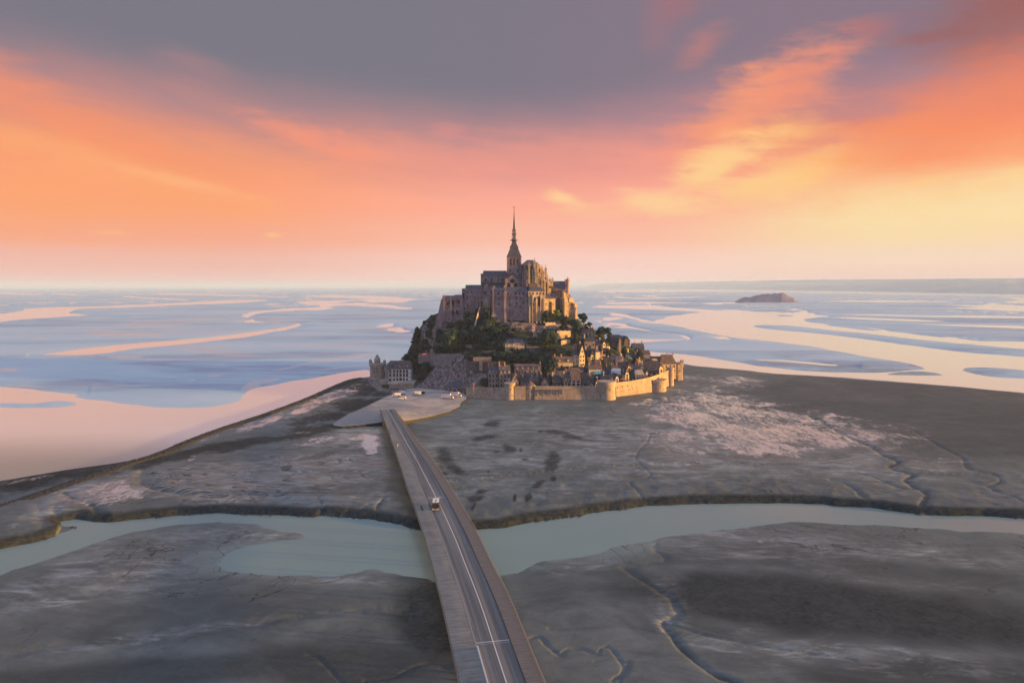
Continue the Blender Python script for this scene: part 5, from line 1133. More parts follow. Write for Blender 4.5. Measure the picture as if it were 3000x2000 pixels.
house('tall dark gabled house on skyline with warm right wall', 1826, 1848, 1010, 998, 985, 14, 9, 'y', 'dark_stone', 'dark_slate', 2, 2, 'stone', ((.7, 1.6),), Y=652)
# parish church
q = W(1806, 1050, 628); pc_ = thing('parish_church', 'dark parish church with narrow lit east gable and small spire', 'church', q)
mb = MB(); bx(mb, 1791, 1816, 1000, 1075, 628, 12); wb(mb, 'wall', 'dark_stone', pc_)
wb(rf(MB(), 1790, 1817, 980, 1003, 628, 12), 'roof', 'dark_slate', pc_)
mb = MB(); a = W(1809, 1060, 624); c = W(1819, 1060, 624); mb.prism([(a.x, a.z - 3), (c.x, a.z - 3), (c.x, W(0, 998, 624).z), ((a.x + c.x) / 2 + .3, W(0, 990, 624).z), (a.x + .8, W(0, 1012, 624).z), (a.x, W(0, 1016, 624).z)], 624, 632)
tw = wb(mb, 'tower', 'warm_sunlit_stone', pc_)
mb = MB(); bx(mb, 1808, 1814, 1012, 1065, 622, 4); wb(mb, 'buttress', 'dark_stone', pc_)
q = W(1815.5, 996, 626); MB_ = MB().lathe([(.9, q.z - 1), (.6, q.z + 1), (.05, q.z + 3.2)], 6, q.x, 627); wb(MB_, 'spire', 'dark_slate', pc_)
for x in (1797, 1802, 1807): awin(pc_, x, 1018, 1034, 2.2, 628)
for x in (1795, 1804.5): mb = MB(); bx(mb, x - .8, x + .8, 1012, 1062, 626.6, 2); wb(mb, 'buttress', 'dark_stone', pc_)
# sunlit cluster
house('low orange lit house with dormers, left of the tall gable', 1624, 1654, 1078, 1060, 1044, 10, 8, 'x', WS, B, 2, 1, 'stone', ((-.85, 1.8, 'brick_chimney'), (.6, 1.8, 'brick_chimney')), 1, 0, win=(1.2, 2.0))
house('low orange lit house joined to the tall yellow gable', 1648, 1680, 1077, 1060, 1044, 10, 8, 'x', WS, B, 3, 1, 'shutter', (), 1, 0, win=(1.0, 1.4), door=False)
house('yellow flat fronted house with shuttered windows beside tall gable', 1678, 1700, 1076, 1039, 1020, 16, 9, 'x', CR, 'slate', 3, 3, 'shutter', ((-.6, 2.0), (-.2, 3.0, 'brick_chimney'), (.4, 3.4, 'brick_chimney')), 0, 1.5, Y=584, win=(.9, 1.6), door=False)
house('tall yellow house with steep pointed gable, tallest in the village', 1693, 1718, 1074, 1037, 1008, 20, 10, 'y', CR, 'dark_slate', 2, 3, 'stone', ((.0, 1.6, 'brick_chimney'),), Y=582, win=(.9, 1.5), door=False)
house('steep dark roofed house right of the tallest yellow gable', 1715, 1731, 1058, 1044, 1021, 2, 9, 'x', 'dark_stone', 'dark_slate', 2, 1, 'stone', ((-.7, 2.0, 'frame_pale'),), Y=594)
house('yellow half timbered gable house with wooden windows', 1727, 1743, 1060, 1042, 1026, 20, 8, 'y', CR, 'dark_slate', 1, 2, 'wood', (), Y=588, win=(1.2, 1.3), door=False)
house('yellow flat house with four white shuttered windows', 1742, 1761, 1056, 1031, 1022, 18, 7, 'x', CR, 'slate', 2, 2, 'shutter', ((.2, 2.2, 'warm_sunlit_stone'),), 0, 1, Y=590, win=(.8, 1.5), door=False)
house('low yellow house with round rusty roof', 1760, 1774, 1050, 1041, 1033, 22, 7, 'x', CR, 'pink_tile', 2, 1, 'stone', ((.8, 1.5, 'brick_chimney'),), 0, 2, Y=596)
house('long brown roofed row with half lit white shutters', 1725, 1765, 1089, 1081, 1067, 6, 8, 'x', WS, B, 5, 1, 'shutter', ((.9, 1.6, 'brick_chimney'), (-.9, 1.0)), Y=566, win=(.8, 1.0), door=False)
house('dark broad roof below the shuttered row', 1762, 1790, 1098, 1090, 1074, -6, 10, 'x', 'dark_stone', 'dark_slate', 2, 1, 'stone', ((.1, 1.2),), Y=570)
house('dark red brick sided roof right of the skylit brown roof', 1696, 1714, 1096, 1086, 1074, 14, 8, 'x', 'brick_chimney', B, 2, 1, 'stone', ((.9, 1.6),), Y=566)
house('flat dark roofed house behind the turquoise awning', 1742, 1776, 1104, 1096, 1086, -4, 9, 'x', 'dark_stone', 'dark_slate', 3, 1, 'stone', (), Y=562)
house('grey rounded roof house behind the white gabled cottage', 1716, 1740, 1110, 1102, 1090, 8, 8, 'x', S, 'slate', 2, 1, 'stone', ((.2, 1.6, 'frame_pale'),), 0, 2, Y=558)
# upper slope
house('cream manor with three dormers alone in the dark garden', 1479, 1538, 1026, 1003.5, 992, 5, 9, 'x', WS, 'slate', 4, 2, 'white', (), 3, 2.0, win=(1.3, 1.9), name='manor_house')
house('purple stone gabled chapel house below the abbey walls', 1700, 1720, 988, 976, 962, 6, 9, 'y', 'abbey_stone', 'slate', 2, 1, 'stone', ((.4, 1.4),), Y=622, door=False)
house('small bright yellow house with dark dormer row above', 1720, 1735, 989, 972, 963, 22, 7, 'x', CR, 'dark_slate', 1, 1, 'stone', ((.9, 1.4, 'frame_pale'),), 3, 0, Y=622, door=False)
house('yellow tower like house with two tall chimneys by the big tree', 1733, 1743, 990, 968, 962, 24, 6, 'x', WS, B, 1, 2, 'stone', ((-.5, 2.4, 'warm_sunlit_stone'), (.8, 2.4, 'brick_chimney')), Y=620, door=False)
house('grey stone house with dark blue mansard roof', 1712, 1744, 1019, 999.5, 988, 3, 9, 'x', S, 'dark_slate', 3, 1, 'stone', ((-.9, 2.4, 'frame_pale'),), 0, 1.5, Y=608)
house('grey stone house joined right of the mansard house', 1742, 1764, 1020, 1004, 994, 10, 8, 'x', S, B, 2, 1, 'stone', ((.9, 1.2),), Y=610)
house('small house with ragged yellow gable beside the big tree', 1750, 1768, 1003, 996, 988, 28, 7, 'y', WS, B, 1, 1, 'stone', (), Y=622)
house('dark pent roof house with cream top below the big tree', 1764, 1776, 1026, 1004, 996, 26, 7, 'y', CR, 'dark_slate', 1, 2, 'stone', (), Y=608)
house('little yellow lean house left of the parish church', 1774, 1790, 1026, 1014, 1008, 28, 6, 'x', CR, B, 1, 1, 'stone', (), Y=612)
for a_ in [
 ('low dark roofed cottage on the slope under the church, left one', 1792, 1812, 1088, 1079, 1068, 4, 7, 'x', S, B, 2, 1, 'stone', ((.8, 1.4, 'brick_chimney'),)),
 ('dark slate cottage under the church wall, middle one', 1812, 1834, 1084, 1074, 1060, -8, 8, 'x', 'dark_stone', 'dark_slate', 2, 1, 'white', ((-.6, 1.6, 'frame_pale'),)),
 ('brown gabled cottage between church slope and zinc hall', 1836, 1852, 1086, 1075, 1062, 16, 7, 'y', WS, B, 1, 1, 'stone', ()),
 ('slate roofed house right of the brown gabled cottage', 1850, 1870, 1092, 1082, 1066, -6, 8, 'x', S, 'slate', 2, 1, 'stone', ((.4, 1.8, 'brick_chimney'),)),
 ('small stone cottage below the yellow banner', 1820, 1838, 1070, 1060, 1050, 10, 7, 'x', S, B, 2, 1, 'stone', ((-.7, 1.4),)),
 ('stone cottage at the foot of the church front', 1786, 1804, 1062, 1053, 1043, -6, 7, 'x', S, 'slate', 2, 1, 'stone', ()),
 ('pale gabled cottage under the big spreading tree', 1776, 1790, 1040, 1031, 1020, 18, 7, 'y', WS, B, 1, 1, 'stone', ((.6, 1.4),)),
 ('stone cottage right of the low house with rusty roof', 1770, 1786, 1068, 1058, 1048, 4, 7, 'x', 'dark_stone', 'dark_slate', 2, 1, 'stone', ()),
 ('dark cottage behind the long shuttered row', 1742, 1762, 1074, 1065, 1054, 6, 7, 'x', 'dark_stone', B, 2, 1, 'stone', ((.8, 1.5, 'brick_chimney'),)),
 ('stone cottage wedged below the right shoulder manor', 1872, 1890, 1042, 1034, 1024, 0, 7, 'x', S, B, 2, 1, 'stone', ()),
 ('slate cottage between right shoulder manor and pink slab roof', 1860, 1876, 1050, 1041, 1030, 12, 7, 'x', S, 'slate', 2, 1, 'stone', ((.6, 1.2),)),
 ('dark roofed cottage right of the brown red sided house', 1714, 1730, 1090, 1081, 1070, 8, 7, 'x', 'dark_stone', 'dark_slate', 2, 1, 'stone', ()),
 ('grey lean cottage at the foot of the tallest yellow gable', 1676, 1694, 1096, 1087, 1077, 6, 7, 'x', S, 'slate', 2, 1, 'white', ()),
 ('brown cottage at the hedge foot left of the skylit roof', 1652, 1672, 1098, 1089, 1079, -4, 7, 'x', S, B, 2, 1, 'stone', ((.7, 1.3),)),
 ('slate roofed house against the hedge beside the tall dark tree', 1622, 1646, 1118, 1108, 1096, 4, 8, 'x', S, 'slate', 2, 1, 'stone', ((-.8, 1.6),)),
 ('stone house row end above the slim rampart tower', 1500, 1530, 1116, 1106, 1094, 5, 7, 'x', S, B, 3, 1, 'stone', ((.9, 1.8),)),
 ('stone house behind the small gabled house, slate roof', 1532, 1562, 1114, 1104, 1092, 0, 7, 'x', 'dark_stone', 'slate', 3, 1, 'white', ((-.9, 1.6, 'brick_chimney'),)),
 ('low cottage under the long stone house at its right end', 1566, 1592, 1116, 1107, 1096, 4, 7, 'x', S, 'dark_slate', 2, 1, 'stone', ((.6, 1.2),)),
 ('grey cottage left of the gatehouse behind the long brown roof', 1906, 1930, 1076, 1068, 1058, 10, 7, 'x', S, 'slate', 2, 1, 'stone', ()),
 ('dark stone cottage on the wall walk before the gatehouse', 1902, 1924, 1098, 1089, 1078, 8, 7, 'x', 'dark_stone', B, 2, 1, 'stone', ((.5, 1.2),)),
 ('tiny garden hut with slate roof below the cream manor', 1552, 1566, 1030, 1024, 1018, 6, 4, 'x', S, 'slate', 1, 1, 'stone', ()),
 ('stone hut with ruined roof in the woods left of the manor', 1440, 1456, 1010, 1004, 999, 0, 5, 'x', S, B, 1, 1, 'stone', ())]:
    house(*a_)
# west end
house('low dark gatekeeper house behind the parked trucks', 1314, 1350, 1148, 1132, 1119, 0, 8, 'x', S, 'slate', 3, 1, 'stone', (), Y=556, name='cottage')
# ------------------------------------------------------------------ west tower and barracks
tw_, c_, r_ = rtower('round western tower with conical turret, standing left of all buildings', 1080, 1124, 1066, 1117, 1076, 1.16, name='west_tower', holes=((-.5, .9), (.1, .9), (-.2, .62), (.15, .62), (-.1, .3)))
Yt = c_.y; zb = ztop(1066, Yt - r_)
MB().lathe([(2.9, zb - 1.5), (2.9, ztop(1053.5, Yt)), (3.3, ztop(1053, Yt)), (.1, ztop(1036.5, Yt))], 12, 0, 0).build('turret', 'rampart_stone', tw_)
tw_.children[-1].data.materials.append(MATS['pale_slate'])
for p in tw_.children[-1].data.polygons:
    if p.center.z > ztop(1052, Yt): p.material_index = 1
MB().lathe([(1.3, zb - 3.0), (1.5, zb - 1), (1.5, zb + 2.6), (.9, zb + 3.6), (.1, zb + 4.0)], 12, -r_ * .92, 0).build('bartizan', 'rampart_stone', tw_)
MB().lathe([(1.2, zb - 3.0), (1.4, zb - 1), (1.4, zb + 2.0), (.9, zb + 2.9), (.1, zb + 3.3)], 12, r_ * .92, 2).build('bartizan', 'rampart_stone', tw_)
L = W(1170, 1116, 612)
bk_ = thing('barracks', 'white three storey barracks with brown trim and steep slate roof', 'building', L)
YB = 612; a = W(1137, 1116, YB); c = W(1204.5, 1081, YB); hB = c.z - a.z
mb = MB(); mb.box(a.x, c.x, YB, YB + 11, a.z - 1, c.z)
wb(mb, 'wall', 'white_render', bk_)
mb = MB()
for i in range(4): z = a.z + hB * i / 3; mb.box(a.x - .12, c.x + .12, YB - .12, YB + .4, z - .15, z + .2)
for i in range(7): x = a.x + (c.x - a.x) * i / 6; mb.box(x - .12, x + .12, YB - .10, YB + .3, a.z, c.z)
wb(mb, 'string_course', 'timber_brown', bk_)
sl = YB / 1993
for r_i, (yt, yb) in enumerate(((1084, 1090.5), (1095, 1102), (1109, 1115.5))):
    for x in (1143, 1154.5, 1164.5, 1174, 1183.5, 1192.5) if r_i < 2 else (1143, 1154.5, 1192.5):
        awin(bk_, x, yt, yb, 4.4, YB, False, 'wood')
for x, w_ in ((1164.5, 4.6), (1174, 8), (1183.5, 4.6)): awin(bk_, x, 1107.5, 1116, w_, YB, True, 'wood', 'arch_window')
mr = MB(); mr.gable(a.x, c.x, YB, YB + 11, c.z, W(1170, 1056, YB + 5.5).z, 'x', 0, .6, 1.6); wb(mr, 'roof', 'brown_shingle', bk_)
for x in (1148, 1171, 1193):
    q = W(x, 1077, YB + 1.5); d = MB().prism([(q.x - .7, q.z - .4), (q.x + .7, q.z - .4), (q.x + .7, q.z + 1.2), (q.x, q.z + 1.9), (q.x - .7, q.z + 1.2)], YB + 1.3, YB + 3.6); wb(d, 'dormer', 'white_render', bk_)
    o = bpy.data.objects.new('window', winmesh(.7, .9, False, 'white')); COL.objects.link(o); o.location = Vector((q.x, YB + 1.3, q.z)) - bk_.location; o.parent = bk_
for x in (1200, 1207): mb = MB(); bx(mb, x - 1.6, x + 1.6, 1057 + (x - 1200), 1075, YB + 8, 2); wb(mb, 'chimney', 'house_stone', bk_)
# side wing running back to the left
mb = MB(); p0 = Vector((a.x, YB, 0)); p1 = Vector((W(1112, 0, 640).x, 640, 0)); d = (p1 - p0).normalized(); ln = (p1 - p0).length; nrm = Vector((d.y, -d.x, 0))
rzw = math.atan2(-d.y, -d.x)
wg = thing('barracks_wing', 'white side wing of the barracks facing the western tower', 'building', (p1.x, p1.y, a.z), rzw)
MB().box(0, ln, 0, 9, -3, hB * .94).build('wall', 'white_render', wg)
mb = MB()
for i in range(4): z = hB * .94 * i / 3; mb.box(-.1, ln, -.12, .4, z - .15, z + .2)
for i in range(6): x = ln * i / 5; mb.box(x - .15, x + .15, -.1, .3, 0, hB * .94)
mb.build('string_course', 'timber_brown', wg)
MB().gable(0, ln, 0, 9, hB * .94, hB * .94 + 4.5, 'x', 0, .5, .4).build('roof', 'slate', wg)
for r_i in range(3):
    for i in range(7):
        o = bpy.data.objects.new('window', winmesh(1.3, 2.0, False, 'wood')); COL.objects.link(o); o.parent = wg; o.location = (ln * (i + .5) / 7, 0, hB * .31 * r_i + 1.0)
bs = thing('barracks_terrace', 'stone base wall and round bastion under the white barracks', 'wall', W(1170, 1142, 604))
a2 = G(1140, 1141); b2_ = G(1213, 1139); zt_ = W(1170, 1117, 605).z
mb = MB(); q = G(1128, 1134); mb.box(a2.x, b2_.x, a2.y, YB + 14, -1, zt_)
mb.lathe([(7.0, -1), (6.2, 3), (5.8, W(0, 1116, 615).z)], 20, W(1131, 1120, 622).x, 622)
mb.lathe([(6.6, -1), (6.0, zt_ - .6), (6.4, zt_ - .4), (6.4, zt_ + .3)], 20, b2_.x - 8, a2.y + 4)
wb(mb, 'wall', 'rampart_stone', bs); awin(bs, 1190, 1124, 1134, 5, a2.y - .1, True, 'void', 'gate')
# ------------------------------------------------------------------ garden and terrace walls
def twall(label, p, q, hgt, Yp, Yq, mat='house_stone', D=1.2, low=6, name='terrace_wall'):
    a = W(p[0], p[1], Yp); b = W(q[0], q[1], Yq)
    t = thing(name, label, 'wall', ((a.x + b.x) / 2, (a.y + b.y) / 2, min(a.z, b.z) - hgt), group='terrace walls on the slope'); L = t.location
    if mat in ('warm_sunlit_stone', 'cream_render'): b.y += (b.x - a.x) * .28; a.y -= (b.x - a.x) * .05
    d = (b - a); d.z = 0; d.normalize(); n = Vector((-d.y, d.x, 0)) * D; mb = MB(); K = 6
    for k in range(K):
        u, v = a.lerp(b, k / K), a.lerp(b, (k + 1) / K); dz = (.25 if k % 2 else 0)
        P = [u, v, v + n, u + n]
        mb.add([(w_.x - L.x, w_.y - L.y, w_.z - L.z - hgt - low) for w_ in P] + [(w_.x - L.x, w_.y - L.y, w_.z - L.z + dz) for w_ in P], [(3, 2, 1, 0), (4, 5, 6, 7), (0, 1, 5, 4), (1, 2, 6, 5), (2, 3, 7, 6), (3, 0, 4, 7)])
    mb.build('wall', mat, t); return t
def Yh(px, py): return onhill(px, py).y
for args in [
    ('long wall on the crag right of the little pointed turret', (1268, 1037), (1352, 1037), 5, 611, 600, 'house_stone'),
    ('terrace wall with one sunlit panel above the crag', (1366, 1059), (1480, 1060), 7, 578, 577, 'dark_stone'),
    ('lit retaining wall sloping above the cream manor', (1474, 991), (1572, 976), 4, 614, 613, 'warm_sunlit_stone'),
    ('small lit wall end below the sloping retaining wall', (1562, 976), (1574, 980), 6, 610, 609, 'warm_sunlit_stone'),
    ('yellow lit terrace bastion right of the large round tree', (1632, 969), (1673, 970), 9, 612, 613, 'warm_sunlit_stone'),
    ('lower yellow lit terrace below the bastion wall', (1644, 997), (1672, 996), 5, 606, 607, 'warm_sunlit_stone'),
    ('dark garden wall under the dark hedge band', (1580, 1031), (1628, 1031), 3, 594, 594, 'dark_stone'),
    ('upper garden wall with pale coping right of the manor', (1542, 1014), (1586, 1015), 3, 602, 602, 'house_stone'),
    ('mid slope wall left of the manor garden', (1360, 1028), (1440, 1030), 3, 604, 604, 'dark_stone'),
    ('rough stone wall piece in the woods left of the manor', (1365, 1010), (1402, 1009), 4, 610, 610, 'house_stone'),
    ('short stone wall piece in the middle of the woods', (1412, 1016), (1438, 1004), 3, 609, 610, 'house_stone'),
    ('stone wall under the manor front garden', (1488, 1028), (1540, 1028), 3, 597, 597, 'warm_sunlit_stone'),
    ('grey buttressed rock wall below the abbey east side', (1598, 945), (1628, 945), 7, 624, 624, 'warm_sunlit_stone'),
    ('purple retaining wall under the yellow hall', (1640, 942), (1700, 944), 8, 632, 634, 'dark_stone'),
    ('stepped yellow wall stair at the skyline right of the hall', (1697, 937), (1716, 962), 8, 634, 628, 'cream_render'),
    ('broken garden wall stub between the woods and west cliff', (1330, 992), (1352, 990), 4, 625, 625, 'house_stone'),
    ('pale rubble wall under the ruined west range', (1300, 948), (1348, 946), 5, 633, 633, 'house_stone'),
    ('short pale wall in the trees below the corner lodging', (1450, 972), (1476, 968), 3, 620, 620, 'warm_sunlit_stone'),
    ('pale garden wall crossing the hedge band at its left end', (1386, 1046), (1440, 1046), 3, 584, 584, 'house_stone'),
    ('pale garden wall crossing the hedge band below the manor', (1462, 1040), (1500, 1041), 2.5, 589, 589, 'warm_sunlit_stone'),
    ('stone terrace wall in the hedge band right of the manor', (1556, 1044), (1612, 1045), 3, 584, 585, 'house_stone'),
    ('rocky retaining wall between manor and large round tree', (1540, 999), (1572, 999), 4, 604, 605, 'house_stone'),
    ('grey wall step among the trees under the nave end', (1380, 968), (1412, 970), 4, 620, 620, 'house_stone'),
    ('grey wall step low in the trees left of the manor', (1404, 1030), (1452, 1026), 3, 596, 596, 'house_stone'),
    ('car terrace edge wall left of the pointed turret', (1225, 1038), (1262, 1040), 2, 622, 616, 'house_stone'),
    ('dark retaining wall below the lodgings crag', (1500, 946), (1565, 947), 5, 622, 622, 'abbey_stone')]:
    twall(*args)
p = thing('sunlit_buttress', 'short orange sunlit buttress standing in the terrace wall', 'wall', W(1409, 1085, 575.5)); a = W(1404, 1085, 575.5); c = W(1413, 1060, 575.5)
mb = MB().box(a.x, c.x, 575.5, 579, a.z, c.z); wb(mb, 'wall', 'warm_sunlit_stone', p)
q = W(1265, 1053, 612); t = thing('pointed_turret', 'small round wall turret with stone cone beside parked cars', 'tower', q)
MB().lathe([(1.6, -6), (1.6, W(0, 1030, 612).z - q.z), (1.8, W(0, 1029.5, 612).z - q.z), (.1, W(0, 1020, 612).z - q.z)], 10).build('wall', 'house_stone', t)
# turquoise awning and flags
q = W(1751, 1094, 556); t = thing('awning', 'turquoise awning between dark roofs in the village', 'awning', q)
MB().add([(-3.6, 0, -.4), (2.6, 0, 0), (3.6, 3.4, 1.5), (-1.6, 3.4, 1.3), (-3.6, 0, -.6), (2.6, 0, -.2), (3.6, 3.4, 1.3), (-1.6, 3.4, 1.1)], [(0, 1, 2, 3), (7, 6, 5, 4), (0, 4, 5, 1), (1, 5, 6, 2), (2, 6, 7, 3), (3, 7, 4, 0)]).build('canopy', 'teal_tarp', t)
for x, y in ((-3.3, .2), (2.4, .2), (3.3, 3.2)): MB().tube((x, y, -6), (x, y, -.2 if y < 1 else 1), .06, .06, 5).build('pole', 'iron', t)
def flag(label, px, yb, yt, Y, mat, w=1.6, h=3.4):
    q = W(px, yb, Y); hh = W(px, yt, Y).z - q.z; t = thing('flag', label, 'flag', q)
    MB().tube((0, 0, -3), (0, 0, hh), .09, .06, 6).build('flagpole', 'frame_pale', t)
    mb = MB(); n = 6; vs = []; fs = []
    for dy in (0, .05):
        for i in range(n + 1):
            for j in range(3): vs.append((.08 + w * i / n, math.sin(i * 1.2) * .18 + dy, hh - .1 - h * j / 2 - i * .12))
    N_ = (n + 1) * 3
    for i in range(n):
        for j in range(2): k = i * 3 + j; fs += [(k, k + 3, k + 4, k + 1), (N_ + k + 1, N_ + k + 4, N_ + k + 3, N_ + k)]
    mb.add(vs, fs); mb.build('cloth', mat, t)
flag('bright yellow banner flying beside the parish church', 1835.5, 1040, 1019, 622, 'cloth_yellow', 1.7, 3.6)
flag('small red pennant flag on the front wall near trucks', 1387, 1134, 1120, 536, 'cloth_red', .7, 2.2)
flag('narrow white and red flag beside the slim rampart tower', 1490, 1121, 1107, 545, 'cloth_white', .7, 2.4)
# ------------------------------------------------------------------ trees
def crownmesh(seed, kind='round', n=1500, leaf=.085):
    rg = random.Random(seed); vs = []; fs = []
    lobes = []
    if kind == 'cone':
        for k in range(26):
            z = -.9 + 1.8 * k / 25; r = (1 - (z + .9) / 1.9) * .85 + .05; a = k * 2.4; lobes.append((r * .55 * math.cos(a), r * .55 * math.sin(a), z, .20 + r * .32, .16))
    elif kind == 'flat':
        for k in range(18):
            a = rg.uniform(0, 6.28); r = rg.uniform(.1, .78); lobes.append((r * math.cos(a), r * math.sin(a), rg.uniform(-.7, .35) + (.78 - r) * .4, rg.uniform(.22, .40), rg.uniform(.16, .28)))
    else:
        for k in range(17):
            a = rg.uniform(0, 6.28); ph = rg.uniform(-.75, 1.25); r = .62; lobes.append((r * math.cos(a) * math.cos(ph), r * math.sin(a) * math.cos(ph), r * math.sin(ph) * .95, rg.uniform(.26, .42), rg.uniform(.24, .38)))
        lobes.append((0, 0, 0, .6, .6))
    for i in range(n):
        l = rg.choice(lobes)
        while True:
            d = Vector((rg.gauss(0, 1), rg.gauss(0, 1), rg.gauss(0, 1)))
            if d.length > .1: break
        d.normalize(); q = rg.uniform(.72, 1.10)
        c = Vector((l[0] + d.x * l[3] * q, l[1] + d.y * l[3] * q, l[2] + d.z * l[4] * q))
        nrm = (d + Vector((rg.uniform(-.6, .6), rg.uniform(-.6, .6), rg.uniform(-.4, .7)))).normalized()
        u = nrm.orthogonal().normalized(); v = nrm.cross(u); a = rg.uniform(0, 6.28); u, v = u * math.cos(a) + v * math.sin(a), v * math.cos(a) - u * math.sin(a)
        s1, s2 = leaf * rg.uniform(.6, 1.5), leaf * rg.uniform(.5, 1.2)
        b = len(vs); vs += [c - u * s1, c - v * s2, c + u * s1 * 1.1, c + v * s2]; fs.append((b, b + 1, b + 2, b + 3))
    me = bpy.data.meshes.new('crown'); me.from_pydata([tuple(v) for v in vs], [], fs); me.update()
    core = MB()
    for l in lobes:
        core.lathe([(l[3] * .72 * math.sin(t_), l[2] - l[4] * .72 * math.cos(t_)) for t_ in (.05, .6, 1.2, 1.8, 2.4, 3.08)], 7, l[0], l[1])
    bm = bmesh.new(); bm.from_mesh(me); bm2 = core.mesh(); bm.from_mesh(bm2); bm.to_mesh(me); bm.free(); return me
def trunkmesh(seed):
    rg = random.Random(seed); mb = MB()
    mb.tube((0, 0, -.6), (.03, .02, .35), .075, .05, 7); mb.tube((.03, .02, .35), (0, 0, .75), .05, .025, 6)
    for k in range(5):
        a = k * 1.3 + rg.uniform(-.3, .3); mb.tube((.02, .02, .25 + k * .07), (.38 * math.cos(a), .38 * math.sin(a), .6 + k * .06), .03, .010, 5)
    return mb.mesh('trunk')
CRN = {}
for kind, mat_, sds in (('round', 'leaf_dark', (1, 2, 3)), ('round', 'leaf_mid', (4, 5)), ('flat', 'leaf_dark', (6, 7)), ('cone', 'leaf_conifer', (8, 9)), ('round', 'leaf_light', (10,))):
    for s_i in sds:
        m_ = crownmesh(s_i, kind, 1500); m_.materials.append(MATS[mat_]); CRN.setdefault((kind, mat_), []).append(m_)
TRK = [trunkmesh(i) for i in range(3)]
for m_ in TRK: m_.materials.append(MATS['bark'])
tri = 0
def tree(label, px, yb, w, h, kind='round', mat_='leaf_dark', Y=None, name=None, group=None, cat='tree'):
    """crown w x h pixels whose foot is seen at (px, yb)"""
    global tri; tri += 1
    P = onhill(px, yb) if Y is None else W(px, yb, Y)
    s = P.y / 1990; rw, rh = w * s / 2, h * s / 2; gz = float(hillz(P.x, P.y + rw * .3)[0]) if Y is None else P.z
    t = thing(name or ('conifer' if kind == 'cone' else 'tree'), label, cat, P, tri * 1.7, group)
    c = bpy.data.objects.new('crown', CRN[(kind, mat_)][tri % len(CRN[(kind, mat_)])]); COL.objects.link(c); c.parent = t; c.scale = (rw, rw, rh * 1.02); c.location = (0, 0, rh * .98)
    k = bpy.data.objects.new('trunk', TRK[tri % 3]); COL.objects.link(k); k.parent = t; k.scale = (rw * .8, rw * .8, rh * 1.1); k.location = (0, 0, -.3)
    return t
for a in [
    ('large round dark tree between manor garden and lit bastion', 1603, 1022, 66, 66),
    ('pointed dark conifer alone on the left ridge', 1222, 1002, 40, 44, 'cone', 'leaf_conifer'),
    ('broad tree with lighter leaves under the ruined west range', 1322, 1034, 72, 74, 'round', 'leaf_mid'),
    ('round dark bush clinging to the cliff edge at far left top', 1267, 946, 20, 26),
    ('tall dark bush beside the abbey east block corner', 1598, 946, 24, 40), 
    ('bright green sunlit tree in the abbey entrance corner', 1631, 931, 28, 26, 'round', 'leaf_light'),
    ('dark tree on skyline right of the yellow hall', 1706, 955, 34, 46, 'flat'),
    ('smaller dark tree on skyline stepping down from the hall', 1724, 968, 26, 30, 'flat'),
    ('huge dark spreading tree on the right shoulder', 1766, 1004, 54, 58, 'flat'),
    ('dark tree right behind the huge spreading tree', 1790, 1010, 30, 44, 'flat'),
    ('narrow dark tree between yellow terrace and chapel house', 1685, 1010, 24, 36, 'cone', 'leaf_conifer'),
    ('sunlit topped bush above the low orange houses', 1652, 1052, 50, 32, 'round', 'leaf_mid'),
    ('tall dark tree at the right end of the long stone house', 1610, 1098, 46, 66),
    ('dark narrow tree between two front cottages', 1613, 1131, 10, 36, 'cone', 'leaf_conifer'),
    ('dark tree between the church and the yellow banner', 1828, 1052, 20, 40), ('dark tree below the right shoulder manor', 1872, 1056, 26, 34), ('dark tree right of the narrow steep house', 1858, 1078, 16, 34),
    ('dark bush on the path left of the church', 1783, 1046, 16, 26), ('little bush in front of the yellow half timbered gable', 1752, 1066, 14, 12), ('shrub row under the low orange houses', 1665, 1088, 40, 16), ('dark shrub under the tallest yellow gable', 1688, 1086, 30, 14),
    ('dark garden bush at the cream manor left side', 1466, 1026, 34, 34), ('dark garden bush at the cream manor right side', 1556, 1012, 30, 26), ('small tree by the sloping retaining wall end', 1572, 1004, 22, 20),
    ('dark bush on the crag under the lodgings', 1510, 974, 26, 16), ('low bush right of the barracks roof', 1222, 1096, 22, 26), ('bush below the pointed turret', 1246, 1064, 34, 24), ('slim dark tree by the barracks chimneys', 1214, 1090, 14, 34, 'cone', 'leaf_conifer'),
    ('dark bush at the foot of the barracks side', 1250, 1100, 40, 44), ('dark bush left of the grey crag face', 1232, 1120, 30, 30), ('small bush on the crag beside the twin house', 1418, 1128, 36, 24), ('dark bush behind the twin house', 1502, 1088, 22, 24),
    ('dark bush under the yellow hall left part', 1655, 948, 40, 18), ('dark bush under the yellow hall right part', 1683, 955, 28, 22), ('dark bush on the bastion rock', 1650, 966, 30, 16), ('dark bush right of the yellow terrace', 1690, 975, 26, 30)]:
    tree(*a)
WOOD_L = [(1166, 1092, 30, 24), (1180, 1094, 36, 34), (1178, 1078, 30, 26), (1198, 1090, 40, 40), (1196, 1066, 36, 34), (1214, 1072, 38, 38), (1218, 1050, 38, 34), (1236, 1060, 34, 34), (1238, 1036, 36, 34), (1244, 1018, 30, 28), (1205, 1048, 26, 20), (1256, 1036, 24, 30), (1228, 1088, 34, 38), (1262, 972, 26, 36), (1256, 992, 26, 28), (1186, 1060, 22, 18), (1230, 1026, 24, 22)]
for a in WOOD_L: tree('dark broadleaf tree in the wood covering the left slope', *a, group='trees of the left slope wood')
